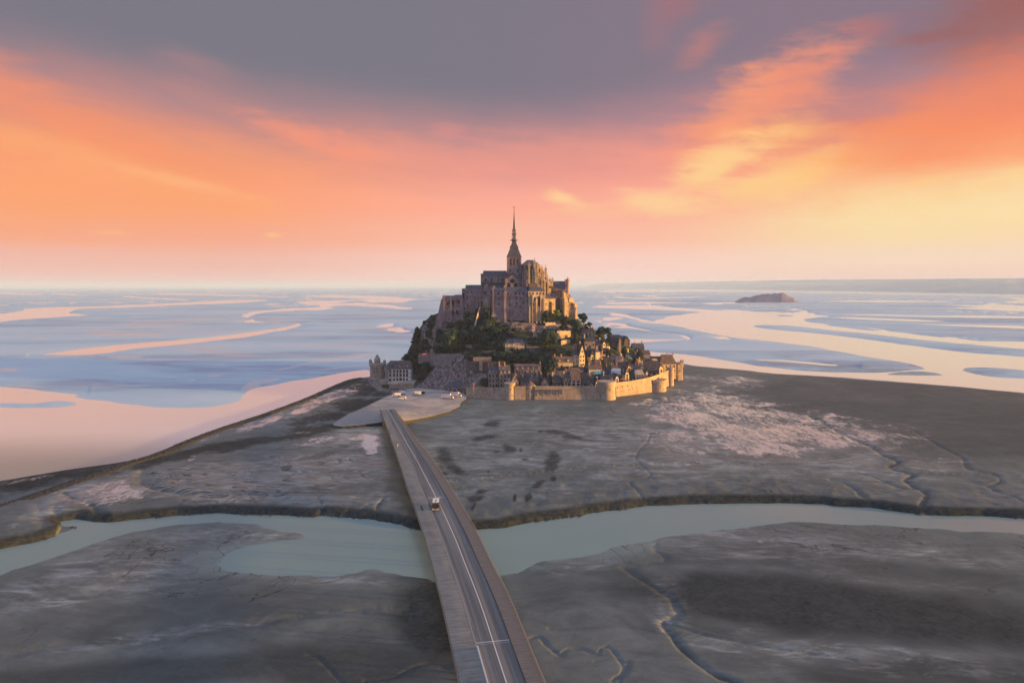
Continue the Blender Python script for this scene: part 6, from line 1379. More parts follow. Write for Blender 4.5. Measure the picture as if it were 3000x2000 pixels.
WOOD_M = [(1362, 1012, 46, 52), (1386, 1000, 44, 52), (1408, 998, 44, 46), (1378, 968, 36, 46), (1432, 972, 44, 40), (1450, 992, 46, 36), (1420, 1014, 50, 34), (1290, 1010, 34, 34), (1288, 990, 26, 30), (1345, 960, 30, 26), (1318, 966, 34, 24), (1398, 942, 22, 40), (1425, 936, 26, 40), (1440, 952, 36, 26), (1468, 974, 36, 20), (1484, 968, 26, 20), (1285, 1034, 40, 26), (1440, 1026, 44, 22), (1470, 1002, 30, 26), (1400, 1024, 40, 20), (1365, 940, 14, 30), (1375, 935, 14, 26), (1495, 985, 24, 12), (1350, 1026, 40, 26)]
for a in WOOD_M: tree('dark broadleaf tree in the wood below the abbey front', *a, group='trees of the wood below the abbey')
HEDGE = [(1376, 1062, 36, 30), (1400, 1060, 40, 34), (1425, 1062, 42, 30), (1448, 1060, 42, 36), (1470, 1062, 40, 36), (1492, 1064, 38, 34), (1515, 1064, 42, 30), (1538, 1066, 44, 36), (1562, 1068, 44, 38), (1585, 1074, 44, 40), (1604, 1070, 40, 40), (1548, 1050, 50, 20), (1590, 1052, 50, 22), (1455, 1044, 40, 18), (1414, 1044, 30, 14), (1596, 1094, 30, 30), (1625, 1062, 26, 30), (1620, 1030, 30, 16), (1590, 1034, 30, 8)]
for a in HEDGE: tree('dark clipped tree in the broad hedge band across mid slope', *a, group='trees of the mid slope hedge band')
rg = random.Random(5)
for k in range(70):
    px, py = rg.uniform(1240, 1640), rg.uniform(945, 1110)
    if 1240 < px < 1400 and 1040 < py < 1150: continue
    if 1474 < px < 1542 and 985 < py < 1030: continue
    if 1470 < px < 1575 and 970 < py < 992: continue
    if 1500 < px < 1640 and py > 1062: continue
    if 1425 < px < 1500 and py > 1080: continue
    tree('small dark shrub growing on the steep central slope', px, py, rg.uniform(12, 22), rg.uniform(8, 16), 'round', rg.choice(['leaf_dark', 'leaf_dark', 'leaf_mid']), name='shrub', group='shrubs of the central slope', cat='shrub')
# ------------------------------------------------------------------ materials for the road and vehicles
def uvm():
    n = E.nt.nodes.new('ShaderNodeUVMap'); n.uv_map = 'metres'; return sepxyz(E(n.outputs[0]))
m, b = newmat('asphalt'); u, v, _ = uvm(); p = objpos()
st1 = noise(comb(u * 1.1, v * .012, 0.0), 1.0, 3, .6); st2 = noise(p, 1.6, 4, .7); st3 = noise(comb(u * .35, v * .05, 2.0), 1.0, 4, .6)
c = mixc(sm(.35, .65, st1), (.100, .102, .102, 1), (.190, .188, .182, 1)); c = mixc(sm(.55, .75, st3) * .6, c, (.045, .043, .05, 1))
put(b.inputs['Base Color'], mixc(1.0, c, gray(st2 * .5 + .75), 'MULTIPLY')); b.inputs['Roughness'].default_value = .75
m, b = newmat('deck_boards'); u, v, _ = uvm(); p = objpos()
fr = mfn('FRACT', v * 2.2); gap = sm(.80, .95, fr); pl = noise(comb(u * .12, v * 2.2, 0.0), 1.0, 2, .5); sec = noise(comb(u * .25, v * .16, 5.0), 1.0, 3, .6); q2 = noise(p, 3.0, 3, .7)
fj = mfn('FRACT', v * .083); jn = sm(.0, .012, fj); jn = mfn('MULTIPLY', jn, sm(1.0, .985, fj))
c = mixc(sm(.3, .7, pl), (.172, .172, .155, 1), (.285, .28, .255, 1)); c = mixc(sm(.42, .68, sec) * .55, c, (.15, .135, .125, 1)); c = mixc(gap * .6, c, (.05, .045, .04, 1))
c = mixc(jn * -.5 + .5, c, (.08, .07, .065, 1))
put(b.inputs['Base Color'], mixc(1.0, c, gray(q2 * .6 + .7), 'MULTIPLY')); b.inputs['Roughness'].default_value = .8
mw = MATS['deck_boards'].copy(); mw.name = 'deck_boards_dark'; MATS['deck_boards_dark'] = mw  # darker copy of the boards for the right-hand walkway
for n_ in mw.node_tree.nodes:
    if n_.type == 'MIX' and not n_.inputs[6].is_linked and n_.inputs[6].default_value[0] > .17: n_.inputs[6].default_value = (.12, .108, .10, 1); n_.inputs[7].default_value = (.20, .18, .165, 1)
m, b = newmat('road_paint'); p = objpos(); put(b.inputs['Base Color'], mixc(sm(.62, .8, noise(p, 2.0, 4, .7)) * .6, (.64, .62, .58, 1), (.2, .2, .2, 1))); b.inputs['Roughness'].default_value = .7
m, b = newmat('gravel'); p = objpos(); a1 = noise(p, .03, 5, .6, 1.5); a2 = noise(p, .5, 4, .7)
x_, y_, _ = sepxyz(p)
c = mixc(sm(.40, .62, a1), (.28, .26, .245, 1), (.46, .39, .34, 1)); c = mixc(sm(-78, -100, x_ + (y_ - 470) * .35 + a1 * 12) * .7, c, (.20, .21, .215, 1))
put(b.inputs['Base Color'], mixc(1.0, c, gray(a2 * .5 + .75), 'MULTIPLY')); b.inputs['Roughness'].default_value = .85
simple('concrete', (.30, .28, .27), .85, .2, .8); simple('wet_rock', (.011, .011, .011), .7, .5, .6, 0, .3); simple('steel', (.36, .37, .36), .4, .15, .8, .8)
simple('van_white', (.80, .80, .80), .3, .05, .5); simple('tyre', (.02, .02, .02), .8, .1, 2); simple('bus_tan', (.07, .07, .075), .4, .1, 1); simple('bus_cream', (.78, .74, .66), .35, .05, 1)
simple('coat_dark', (.03, .03, .04), .8, .2, 3); simple('coat_pale', (.55, .55, .56), .8, .2, 3); simple('skin', (.45, .28, .2), .6, .1, 3); simple('car_silver', (.55, .57, .6), .3, .05, 1, .5); simple('car_dark', (.04, .04, .05), .3, .05, 1)
simple('red_letter', (.62, .12, .10), .5, .05, 1); simple('chrome', (.7, .7, .7), .2, .05, 1, 1)
m, b = newmat('tail_light'); b.inputs['Base Color'].default_value = (.8, .05, .02, 1); b.inputs['Emission Color'].default_value = (1, .06, .02, 1); b.inputs['Emission Strength'].default_value = 1.6
# ------------------------------------------------------------------ bridge
ZD = 6.6
LE = [(1108, 1190), (1121, 1222), (1142.6, 1283), (1166, 1350.6), (1193, 1434), (1218, 1500), (1238, 1563), (1258, 1632), (1283, 1732), (1306, 1824), (1324.5, 1915), (1344, 2000), (1384, 2200)]
RE = [(1150, 1190), (1172, 1222), (1215, 1283), (1266, 1348.6), (1327, 1440), (1370.5, 1514.6), (1412, 1589), (1436, 1643), (1487.5, 1743), (1540, 1869.6), (1593, 2000), (1680, 2200)]
Lw = np.array([tuple(G(x, y, ZD))[:2] for x, y in spl(LE, 6, False)]); Rw_ = np.array([tuple(G(x, y, ZD))[:2] for x, y in spl(RE, 6, False)])
ys = np.arange(max(Lw[:, 1].min(), Rw_[:, 1].min()) + .1, 459, 1.0)
oL, oR = np.argsort(Lw[:, 1]), np.argsort(Rw_[:, 1])
lx = np.interp(ys, Lw[oL, 1], Lw[oL, 0]); rx = np.interp(ys, Rw_[oR, 1], Rw_[oR, 0])
def smooth1(a, k=15):
    pad = np.concatenate([2 * a[0] - a[k:0:-1], a, 2 * a[-1] - a[-2:-k - 2:-1]]); return np.convolve(pad, np.hanning(2 * k + 1) / np.hanning(2 * k + 1).sum(), 'same')[k:-k]
lx, rx = smooth1(lx), smooth1(rx)
cxs = (lx + rx) / 2; tan = np.gradient(cxs, ys); cosv = 1 / np.sqrt(1 + tan ** 2)
wid = smooth1((rx - lx) * cosv, 20)
slen = np.concatenate([[0], np.cumsum(np.hypot(np.diff(cxs), np.diff(ys)))])
nX, nY = cosv, -tan * cosv                        # unit vector to the right
def bp(i, f, z=0.0):
    o = (f - .5) * wid[i]; return (cxs[i] + nX[i] * o, ys[i] + nY[i] * o, ZD + z)
NB = len(ys); br = thing('bridge', 'long curved footbridge and roadway on low piers leading to the mount', 'bridge', (cxs[0], ys[0], ZD))
def strip(name, mat, f0, f1, z, i0=0, i1=None, parent=None, uv=True, thick=0.0):
    i1 = NB if i1 is None else i1; I_ = range(i0, i1); vs = []; fs = []; uvs = []
    for i in I_:
        a, c_ = bp(i, f0, z), bp(i, f1, z); vs += [a, c_]
        if thick: vs += [(a[0], a[1], a[2] - thick), (c_[0], c_[1], c_[2] - thick)]
    k = 4 if thick else 2; n = len(I_)
    for i in range(n - 1):
        q = i * k; fs.append((q, q + 1, q + k + 1, q + k))
        if thick: fs += [(q + 2, q, q + k, q + k + 2), (q + 1, q + 3, q + k + 3, q + k + 1), (q + 3, q + 2, q + k + 2, q + k + 3)]
    if thick: fs += [(1, 0, 2, 3), ((n - 1) * k, (n - 1) * k + 1, (n - 1) * k + 3, (n - 1) * k + 2)]
    L_ = (parent or br).location if (parent or br) else Vector((0, 0, 0))
    me = bpy.data.meshes.new(name); me.from_pydata([(x - L_.x, y - L_.y, zz_ - L_.z) for x, y, zz_ in vs], [], fs)
    uvl = me.uv_layers.new(name='metres')
    for l in me.loops:
        vi = l.vertex_index; i = i0 + vi // k; f = f0 if vi % 2 == 0 else f1; uvl.data[l.index].uv = (f * wid[i], slen[i])
    return add(name, me, mat, parent or br)
FA, FB, FC = .325, .80, .565
strip('deck_slab', 'concrete', .015, .985, -.32, thick=.75)
strip('promenade', 'deck_boards', 0, FA, 0, thick=.3); strip('walkway', 'deck_boards_dark', FB, 1, 0, thick=.3)
strip('roadway', 'asphalt', FA, FB, -.12, thick=.18)
strip('kerb', 'concrete', FA - .004, FA + .010, .02, thick=.2); strip('kerb', 'iron', FB - .012, FB, .03, thick=.2)
hw = .07 / 15.
strip('centre_line', 'road_paint', FC - .0075, FC + .0075, -.113)
def ycross(py, z=ZD, px=1400): return int(np.clip(np.searchsorted(ys, G(px, py, z).y), 1, NB - 3))
def crossline(py, px, f0, f1, w, z, mat='road_paint', nm='cross_line'):
    i = ycross(py, ZD, px); a = Vector(bp(i, f0, z)); c_ = Vector(bp(i, f1, z)); d = Vector((-nY[i], nX[i], 0)); L_ = br.location
    MB().add([a - L_, c_ - L_, c_ - L_ + d * w, a - L_ + d * w], [(0, 1, 2, 3)]).build(nm, mat, br)
crossline(1890, 1450, FA + .01, FB - .015, .26, -.109); crossline(1890, 1450, FA + .01, FB - .015, .16, -.109 + .003, 'iron', 'joint_gap')
i_ = ycross(1885, ZD, 1450); crossline(1880.5, 1450, FA + .01, FB - .015, .26, -.105)
crossline(1463, 1290, FA + .01, FC - .02, .14, -.109); crossline(1461, 1290, FC + .02, FB - .02, .14, -.109); crossline(1288, 1190, FA + .01, FB - .02, .2, -.109)
i_ = ycross(1457, ZD, 1290)
for f0 in (FA + .06, FC + .06):                  # painted speed figures on each lane
    for k, ff in enumerate((0, .018, .036, .058, .076)):
        a = Vector(bp(i_, f0 + ff, -.109)) - br.location; d = Vector((-nY[i_], nX[i_], 0)); r_2 = Vector((nX[i_], nY[i_], 0))
        MB().add([a, a + r_2 * .14, a + r_2 * .14 + d * (1.3 if k % 2 else .9), a + d * (1.3 if k % 2 else .9)], [(0, 1, 2, 3)]).build('road_marking', 'road_paint', br)
strip('barrier_rail', 'road_paint', FA + .006, FA + .024, .42, 0, ycross(1886, ZD, 1400), thick=.55)
for side, f, fo in (('l', .004, 0), ('r', .996, 0)):
    mb = MB(); L_ = br.location
    for i in range(0, NB - 1, 2):
        a = Vector(bp(i, f)) - L_; mb.box(a.x - .05, a.x + .05, a.y - .05, a.y + .05, 0, 1.15)
    for z in (1.18, .6) if side == 'r' else (1.18,):
        for i in range(0, NB - 3, 3): mb.tube(Vector(bp(i, f, z)) - L_, Vector(bp(min(i + 3, NB - 1), f, z)) - L_, .075 if side == 'r' and z > 1 else .04, n=4)
    mb.build('railing', 'steel' if side == 'r' else 'iron', br)
for i in range(6, NB - 20, 13):
    for f in (.28, .72):
        a = Vector(bp(i, f)) - br.location
        MB().lathe([(.34, -ZD - 1.5), (.30, -1.05)], 8, a.x, a.y).build('pier', 'iron', br)
# ------------------------------------------------------------------ landing apron
from mathutils.geometry import delaunay_2d_cdt
AP = [(800, 505, 6.3), (792, 545, 5.2), (780, 568, 3.2), (480, 608, 2.2), (200, 634, 1.9), (100, 622, 1.8), (76, 600, 1.8), (100, 572, 1.8), (300, 452, 2), (560, 340, 2.2), (700, 270, 2.3), (850, 200, 2.3), (930, 168, 2.4), (1050, 118, 2.8), (1150, 92, 3), (1330, 84, 3), (1700, 116, 3), (1900, 140, 3), (1990, 190, 2.8), (1994, 230, 2.0), (1915, 285, 1.9), (1895, 345, 1.9), (1760, 410, 2.0), (1500, 482, 2.1), (1250, 532, 2.4), (1105, 552, 3.0), (1060, 520, 5.6), (1040, 492, 6.3)]
apw = [G(960 + x / 4.9, 1120 + y / 4.9, z) for x, y, z in AP]
bound = [(p.x, p.y) for p in apw]; zc = [p.z for p in apw]
inn = []; xs_ = [p[0] for p in bound]; ys2 = [p[1] for p in bound]
gx2, gy2 = np.meshgrid(np.arange(min(xs_), max(xs_), 6), np.arange(min(ys2), max(ys2), 6)); gp = np.stack([gx2.ravel(), gy2.ravel()], 1); dd = polyd(gp, bound)
gp = gp[dd < -2.5]
cps = np.array([[p.x, p.y, p.z] for p in apw] + [[*G(1146, 1212, 5.8)[:2], 5.8], [*G(1200, 1180, 3)[:2], 3], [*G(1180, 1165, 2.6)[:2], 2.6], [*G(1280, 1180, 2.4)[:2], 2.4], [*G(1050, 1225, 2.1)[:2], 2.1]])
def apz(x, y):
    w_ = 1 / (((cps[:, 0] - x) ** 2 + (cps[:, 1] - y) ** 2) + 60) ** 1.6; return float((w_ * cps[:, 2]).sum() / w_.sum())
cv, ce, cf, *_ = delaunay_2d_cdt([Vector(q) for q in bound] + [Vector(q) for q in gp], [(i, (i + 1) % len(bound)) for i in range(len(bound))], [], 1, 1e-4)
mb = MB(); nb_ = len(bound); mb.add([(v.x, v.y, zc[i] if i < nb_ else apz(v.x, v.y)) for i, v in enumerate(cv)], [f if (cv[f[1]] - cv[f[0]]).cross(cv[f[2]] - cv[f[0]]) > 0 else f[::-1] for f in cf])
sk = [(p.x, p.y, p.z) for p in apw]; cxm = sum(xs_) / nb_; cym = sum(ys2) / nb_
mb.add(sk + [(x, y, -1) for x, y, z in sk], [(i, (i + 1) % nb_, (i + 1) % nb_ + nb_, i + nb_) for i in range(nb_)], 1)
ap = mb.build('causeway_ramp', ['gravel', 'wet_rock']); tag(ap, 'pale gravel landing between bridge end and mount', 'ramp', kind='structure')
# ------------------------------------------------------------------ rock groyne along the left water
GRO = [(-60, 1502), (0, 1483), (110, 1448), (217, 1410), (300, 1382), (368, 1358), (440, 1337), (500, 1316), (529, 1301), (638, 1259), (791, 1208), (893, 1170), (950, 1145), (995, 1125), (1030, 1112), (1060, 1107)]
gw = [G(x, y, .9) for x, y in spl(GRO, 8, False)]
vs = []; fs = []; rows_ = []; acc = 0; lastp = None; rgn = random.Random(3)
dense = []
for a, c_ in zip(gw[:-1], gw[1:]):
    n = max(1, int((c_ - a).length / .9))
    for k in range(n): dense.append(a.lerp(c_, k / n))
M_ = 11
for i, p in enumerate(dense):
    q = dense[min(i + 1, len(dense) - 1)]; r0 = dense[max(i - 1, 0)]; d = (q - r0); d.z = 0
    if d.length < 1e-6: d = Vector((1, 0, 0))
    d.normalize(); n = Vector((-d.y, d.x, 0)); fade = 1.0
    hwid = 4.2 if p.y < 330 else 3.4
    for j in range(M_):
        t_ = (j / (M_ - 1) * 2 - 1); hgt = 1.1 * (1 - abs(t_) ** 2.2) * fade
        o = p + n * (t_ * hwid + rgn.uniform(-.3, .3)) + d * rgn.uniform(-.3, .3)
        vs.append((o.x, o.y, -.1 + .5 + hgt + rgn.uniform(-.3, .3) * (1 - abs(t_) * .5) - (0.9 if abs(t_) > .99 else 0)))
for i in range(len(dense) - 1):
    for j in range(M_ - 1): k = i * M_ + j; fs.append((k, k + M_, k + M_ + 1, k + 1))
gm = MB().add(vs, fs).build('rock_groyne', 'wet_rock'); tag(gm, 'long dark groyne of piled rocks between channel and mud', 'breakwater')
# ------------------------------------------------------------------ islet and far coast
def ridge(name, mat, prof, Yf, depth, label, cat, seed):
    """prof: (px, py top, py base) silhouette turned into a hill with depth"""
    xs = [p[0] for p in prof]; N_ = 160; vs = []; fs = []; K = 10; r_ = random.Random(seed)
    for i in range(N_ + 1):
        px = xs[0] + (xs[-1] - xs[0]) * i / N_; pt = np.interp(px, xs, [p[1] for p in prof]); pb = np.interp(px, xs, [p[2] for p in prof])
        g_ = G(px, pb) ; Yb = g_.y; top = W(px, pt, Yb + depth * .45).z
        for j in range(K + 1):
            t_ = j / K; prof_h = math.sin(min(1, t_ / .45) * math.pi / 2) if t_ < .45 else math.cos((t_ - .45) / .55 * math.pi / 2)
            Y = Yb + depth * t_; xw = (px - 1500) / 2000 * Y * 1.0032
            nz = (fbm(np.array([px / 9.0 + j * 3.1]), np.array([j * .7 + seed]), 3, seed)[0] - .5)
            vs.append((xw, Y, max(-1, top * prof_h * (1 + nz * .25 * (1 if 0 < j < K and j != 4 else 0))) - (2 if j in (0, K) else 0)))
    for i in range(N_):
        for j in range(K): k = i * (K + 1) + j; fs.append((k, k + K + 1, k + K + 2, k + 1))
    o = MB().add(vs, fs).build(name, mat); tag(o, label, cat, kind='structure'); o.data.shade_smooth(); return o
m, b = newmat('hazy_islet_rock'); p = objpos(); a1 = noise(p, .02, 4, .6); put(b.inputs['Base Color'], mixc(sm(.4, .6, a1), (.09, .075, .16, 1), (.14, .11, .20, 1))); b.inputs['Roughness'].default_value = .95  # purple of the distance haze painted into the rock colour
m, b = newmat('hazy_coast_land'); p = objpos(); x_, y_, z_ = sepxyz(p); a1 = noise(comb(x_, y_ * .4, 0.0), .0016, 5, .65); put(b.inputs['Base Color'], mixc(sm(.40, .62, a1), (.16, .22, .30, 1), (.30, .34, .38, 1))); b.inputs['Roughness'].default_value = .95  # land colour already holds the blue of the distance haze
ridge('islet', 'hazy_islet_rock', [(2146, 886, 886.5), (2152, 883, 886.5), (2168, 874, 886.5), (2178, 870, 886.5), (2186, 871, 886.5), (2196, 871, 886.5), (2212, 865, 886.5), (2228, 862, 886.5), (2258, 861, 886.5), (2275, 859, 886.5), (2286, 856.5, 886.5), (2298, 861, 886.5), (2310, 869, 886.5), (2322, 873, 886.5), (2330, 882, 886), (2338, 886, 886.5)], 0, 420, 'low rocky islet, purple with haze, standing on the flats', 'islet', 4)
ridge('coast', 'hazy_coast_land', [(1712, 842, 843), (1730, 835, 844), (1760, 831, 844.5), (1860, 828.5, 845), (2000, 826, 846), (2200, 823, 848), (2350, 820, 850), (2500, 819, 852), (2700, 817.5, 856), (2850, 816, 860), (3000, 815, 862), (3150, 815, 864), (3400, 818, 868), (3700, 824, 872)], 0, 9000, 'long low coast, blue with haze, on the right horizon', 'coast', 6)
# ------------------------------------------------------------------ vehicles
def wheels(t, xs, hwid, r=.42):
    for x in xs:
        for sy in (-1, 1):
            mb = MB(); n = 14; vs = []
            for yy in (-.12, .12):
                for k in range(n): a = 2 * math.pi * k / n; vs.append((x + r * math.cos(a), sy * hwid + yy, r + r * math.sin(a)))
            mb.add(vs, [(k, (k + 1) % n, n + (k + 1) % n, n + k) for k in range(n)] + [tuple(range(n - 1, -1, -1)), tuple(range(n, 2 * n))])
            w_ = mb.build('wheel', 'tyre', t)
            MB().add([(x + r * .5 * math.cos(2 * math.pi * k / 8), sy * (hwid + .13), r + r * .5 * math.sin(2 * math.pi * k / 8)) for k in range(8)], [tuple(range(8)) if sy < 0 else tuple(range(7, -1, -1))]).build('rim', 'steel', w_)
def side_panel(pts, y0, y1): return MB().prism(pts, y0, y1)
def box_truck(label, loc, rz, L=6.8, H=3.1, letter=False, mat='van_white'):
    """front towards +x"""
    t = thing('truck', label, 'truck', loc, rz, 'white vehicles parked on the landing')
    h = L / 2; MB().box(-h, h - 2.0, -1.15, 1.15, .75, H).build('cargo_box', mat, t)
    MB().box(-h + .1, h - 1.9, -.95, .95, .55, .75).box(-h - .02, h - 1.95, -1.18, 1.18, H - .06, H + .03).build('chassis', 'iron', t)
    c_ = MB().prism([(h - 1.85, .45), (h, .45), (h + .02, 1.15), (h - .25, 1.35), (h - .75, 2.35), (h - 1.85, 2.4)], -1.05, 1.05).build('cab', mat, t)
    MB().add([(h - .27, -.95, 1.42), (h - .27, .95, 1.42), (h - .72, .9, 2.28), (h - .72, -.9, 2.28)], [(0, 1, 2, 3)]).add([(h - .23, -.95, 1.42), (h - .23, .95, 1.42), (h - .68, .9, 2.28), (h - .68, -.9, 2.28)], [(0, 1, 2, 3)]).build('windscreen', 'glass_dark', c_)
    for sy in (-1, 1):
        MB().prism([(h - 1.6, 1.4), (h - .5, 1.4), (h - .85, 2.15), (h - 1.6, 2.15)], sy * 1.06 - .02, sy * 1.06 + .02).build('side_window', 'glass_dark', c_)
        MB().box(h - .02, h + .05, sy * .75 - .18, sy * .75 + .18, .75, 1.0).build('headlight', 'chrome', t)
    if letter:
        for sy in (-1, 1):
            mb = MB(); x = -h + .6
            for k in range(6): mb.box(x, x + .28, sy * 1.16 - .02, sy * 1.16 + .02, 1.9, 2.35 if k % 2 else 2.25); x += .42
            mb.box(-h + 3.4, -h + 4.3, sy * 1.16 - .02, sy * 1.16 + .02, 2.0, 2.3); mb.build('lettering', 'red_letter', t)
    wheels(t, (-h + 1.2, h - .9), .98); t.scale = (1.12, 1.12, 1.3); return t
def small_van(label, loc, rz, L=4.4, mat='van_white', H=1.85, cat='van', name='van', group='white vehicles parked on the landing'):
    t = thing(name, label, cat, loc, rz, group); h = L / 2
    b_ = MB().prism([(-h, .35), (h, .35), (h + .02, .85), (h - .75, 1.05), (h - 1.45, H - .05), (-h + .25, H), (-h, H - .6)], -.88, .88).build('body', mat, t)
    MB().add([(h - .80, -.78, 1.12), (h - .80, .78, 1.12), (h - 1.42, .72, H - .12), (h - 1.42, -.72, H - .12)], [(0, 1, 2, 3)]).build('windscreen', 'glass_dark', b_)
    b_.children[0].location = (.04, 0, .02)
    for sy in (-1, 1):
        MB().prism([(h - 1.9, 1.1), (h - 1.05, 1.1), (h - 1.5, H - .2), (h - 1.9, H - .2)], sy * .89 - .02, sy * .89 + .02).build('side_window', 'glass_dark', b_)
        MB().prism([(-h + .5, 1.15), (h - 2.05, 1.15), (h - 2.05, H - .22), (-h + .6, H - .22)], sy * .89 - .02, sy * .89 + .02).build('side_window', 'glass_dark', b_)
        MB().box(-h - .03, -h + .02, sy * .7 - .12, sy * .7 + .12, .75, 1.1).build('tail_light', 'tail_light', t)
        MB().box(h - .05, h + .04, sy * .62 - .16, sy * .62 + .16, .62, .82).build('headlight', 'chrome', t)
    wheels(t, (-h + .85, h - .8), .78, .34); t.scale = (1.12, 1.12, 1.2); return t
def onap(px, py, z0=2.8):
    g_ = G(px, py, z0)
    for _ in range(3): g_ = G(px, py, apz(g_.x, g_.y))
    return g_ + Vector((0, 0, .05))
box_truck('white box truck facing left, farthest left on the landing', onap(1161, 1163), R(186), 6.0, 2.9)
box_truck('white lorry behind the leftmost truck, carrying a dark crane arm', onap(1176, 1156), R(200), 5.0, 2.7)
small_van('small white van in front of the left pair of trucks', onap(1179, 1169.5), R(184), 4.9)
box_truck('white delivery truck alone in the middle of the landing, facing left', onap(1220, 1158), R(182), 6.6, 2.9)
box_truck('white truck with red lettering, front one of the right pair', onap(1311, 1168), R(-8), 8.4, 3.3, True)
box_truck('white truck with red lettering parked behind, nearest the wall', onap(1335, 1163), R(-8), 8.2, 3.3, True)
q = onap(1184, 1155); t = thing('loader_crane', 'dark folded loader crane beside the left trucks', 'crane', q); MB().box(-.5, .5, -.5, .5, 0, 1.6).build('base', 'iron', t); MB().tube((0, 0, 1.6), (.6, 0, 3.2), .22, .18).build('arm', 'iron', t); MB().box(-1.6, 2.6, -.35, .35, 3.0, 3.35).build('boom', 'iron', t)
q = onap(1239, 1155); t = thing('shrub', 'round dark bush beside the middle delivery truck', 'shrub', q)
c_ = bpy.data.objects.new('crown', CRN[('round', 'leaf_dark')][0]); COL.objects.link(c_); c_.parent = t; c_.scale = (1.9, 1.6, 1.3); c_.location = (0, 0, 1.3); k_ = bpy.data.objects.new('trunk', TRK[0]); COL.objects.link(k_); k_.parent = t; k_.scale = (1.2, 1.2, 1.8)
# car terrace on the left flank
q = W(1246, 1041, 618); tr = thing('car_terrace', 'small pale parking terrace on the left flank', 'terrace', q)
MB().box(-4.6, 5.2, -1.5, 6, -6, 0).build('slab', 'zinc', tr); MB().box(-4.9, -4.4, -1.8, 6, -6, .9).box(-4.6, 5.2, -1.9, -1.5, -6, .7).build('parapet', 'house_stone', tr)
for lb, dx, dy, mt in (('dark car with lit red tail lights, left on the terrace', -2.9, 2.4, 'car_dark'), ('silver car between two dark cars on the terrace', -.4, 2.0, 'car_silver'), ('dark car with lit red lights, right and higher on the terrace', 2.4, 3.4, 'car_dark')):
    t = small_van(lb, (q.x + dx, q.y + dy, q.z + .02), R(75), 3.8, mt, 1.45, 'car', 'parked_car', 'cars on the small terrace')
# shuttle bus on the bridge
def onb(px, py): return G(px, py, ZD - .1)
q = onb(1274.5, 1495); i_ = int(np.searchsorted(ys, q.y)); ang = math.atan2(-1, tan[i_] * -1)
bt = thing('shuttle_bus', 'small cream and black shuttle bus driving towards the viewer on the bridge', 'bus', (q.x, q.y + 3.0, q.z + .02), math.atan2(-1.0, -tan[i_] * .3) + R(0))
h = 3.3; bw = 1.22
body = MB().prism([(-h, .35), (h, .35), (h + .05, .9), (h - .05, 1.5), (h - .35, 2.75), (-h, 2.75)], -bw, bw).build('body', 'bus_tan', bt)
MB().prism([(-h + .02, .95), (h - .3, .95), (h - .55, 2.35), (-h + .02, 2.35)], -bw - .02, bw + .02).build('side_windows', 'glass_dark', bt)
MB().add([(h + .07, -bw + .08, 1.1), (h + .07, bw - .08, 1.1), (h - .26, bw - .12, 2.6), (h - .26, -bw + .12, 2.6)], [(0, 1, 2, 3)]).build('windscreen', 'glass_dark', bt)
MB().box(-h, h - 1.1, -bw + .02, -.14, 2.76, 2.92).box(-h, h - 1.1, .14, bw - .02, 2.76, 2.92).box(-h, -h + 1.2, -.14, .14, 2.76, 2.9).build('roof_unit', 'bus_cream', bt)
MB().box(h - 1.05, h - .4, -bw + .05, bw - .05, 2.755, 2.80).build('roof_front', 'glass_dark', bt)
MB().box(h - .02, h + .16, -bw, bw, .35, .66).box(h - .02, h + .12, -bw, -bw + .45, .66, .95).box(h - .02, h + .12, bw - .45, bw, .66, .95).build('bumper', 'bus_cream', bt)
MB().box(h + .0, h + .13, -.7, .7, .66, .95).build('grille', 'iron', bt)
for sy in (-1, 1):
    MB().box(h + .12, h + .16, sy * .95 - .17, sy * .95 + .17, .70, .9).build('headlight', 'chrome', bt); MB().box(h - .25, h - .05, sy * (bw + .28) - .1, sy * (bw + .28) + .1, 1.6, 2.2).tube((h - .2, sy * bw, 2.3), (h - .15, sy * (bw + .28), 2.15), .04, .04, 4).build('mirror', 'iron', bt)
wheels(bt, (-h + 1.1, h - 1.2), bw - .1, .42)
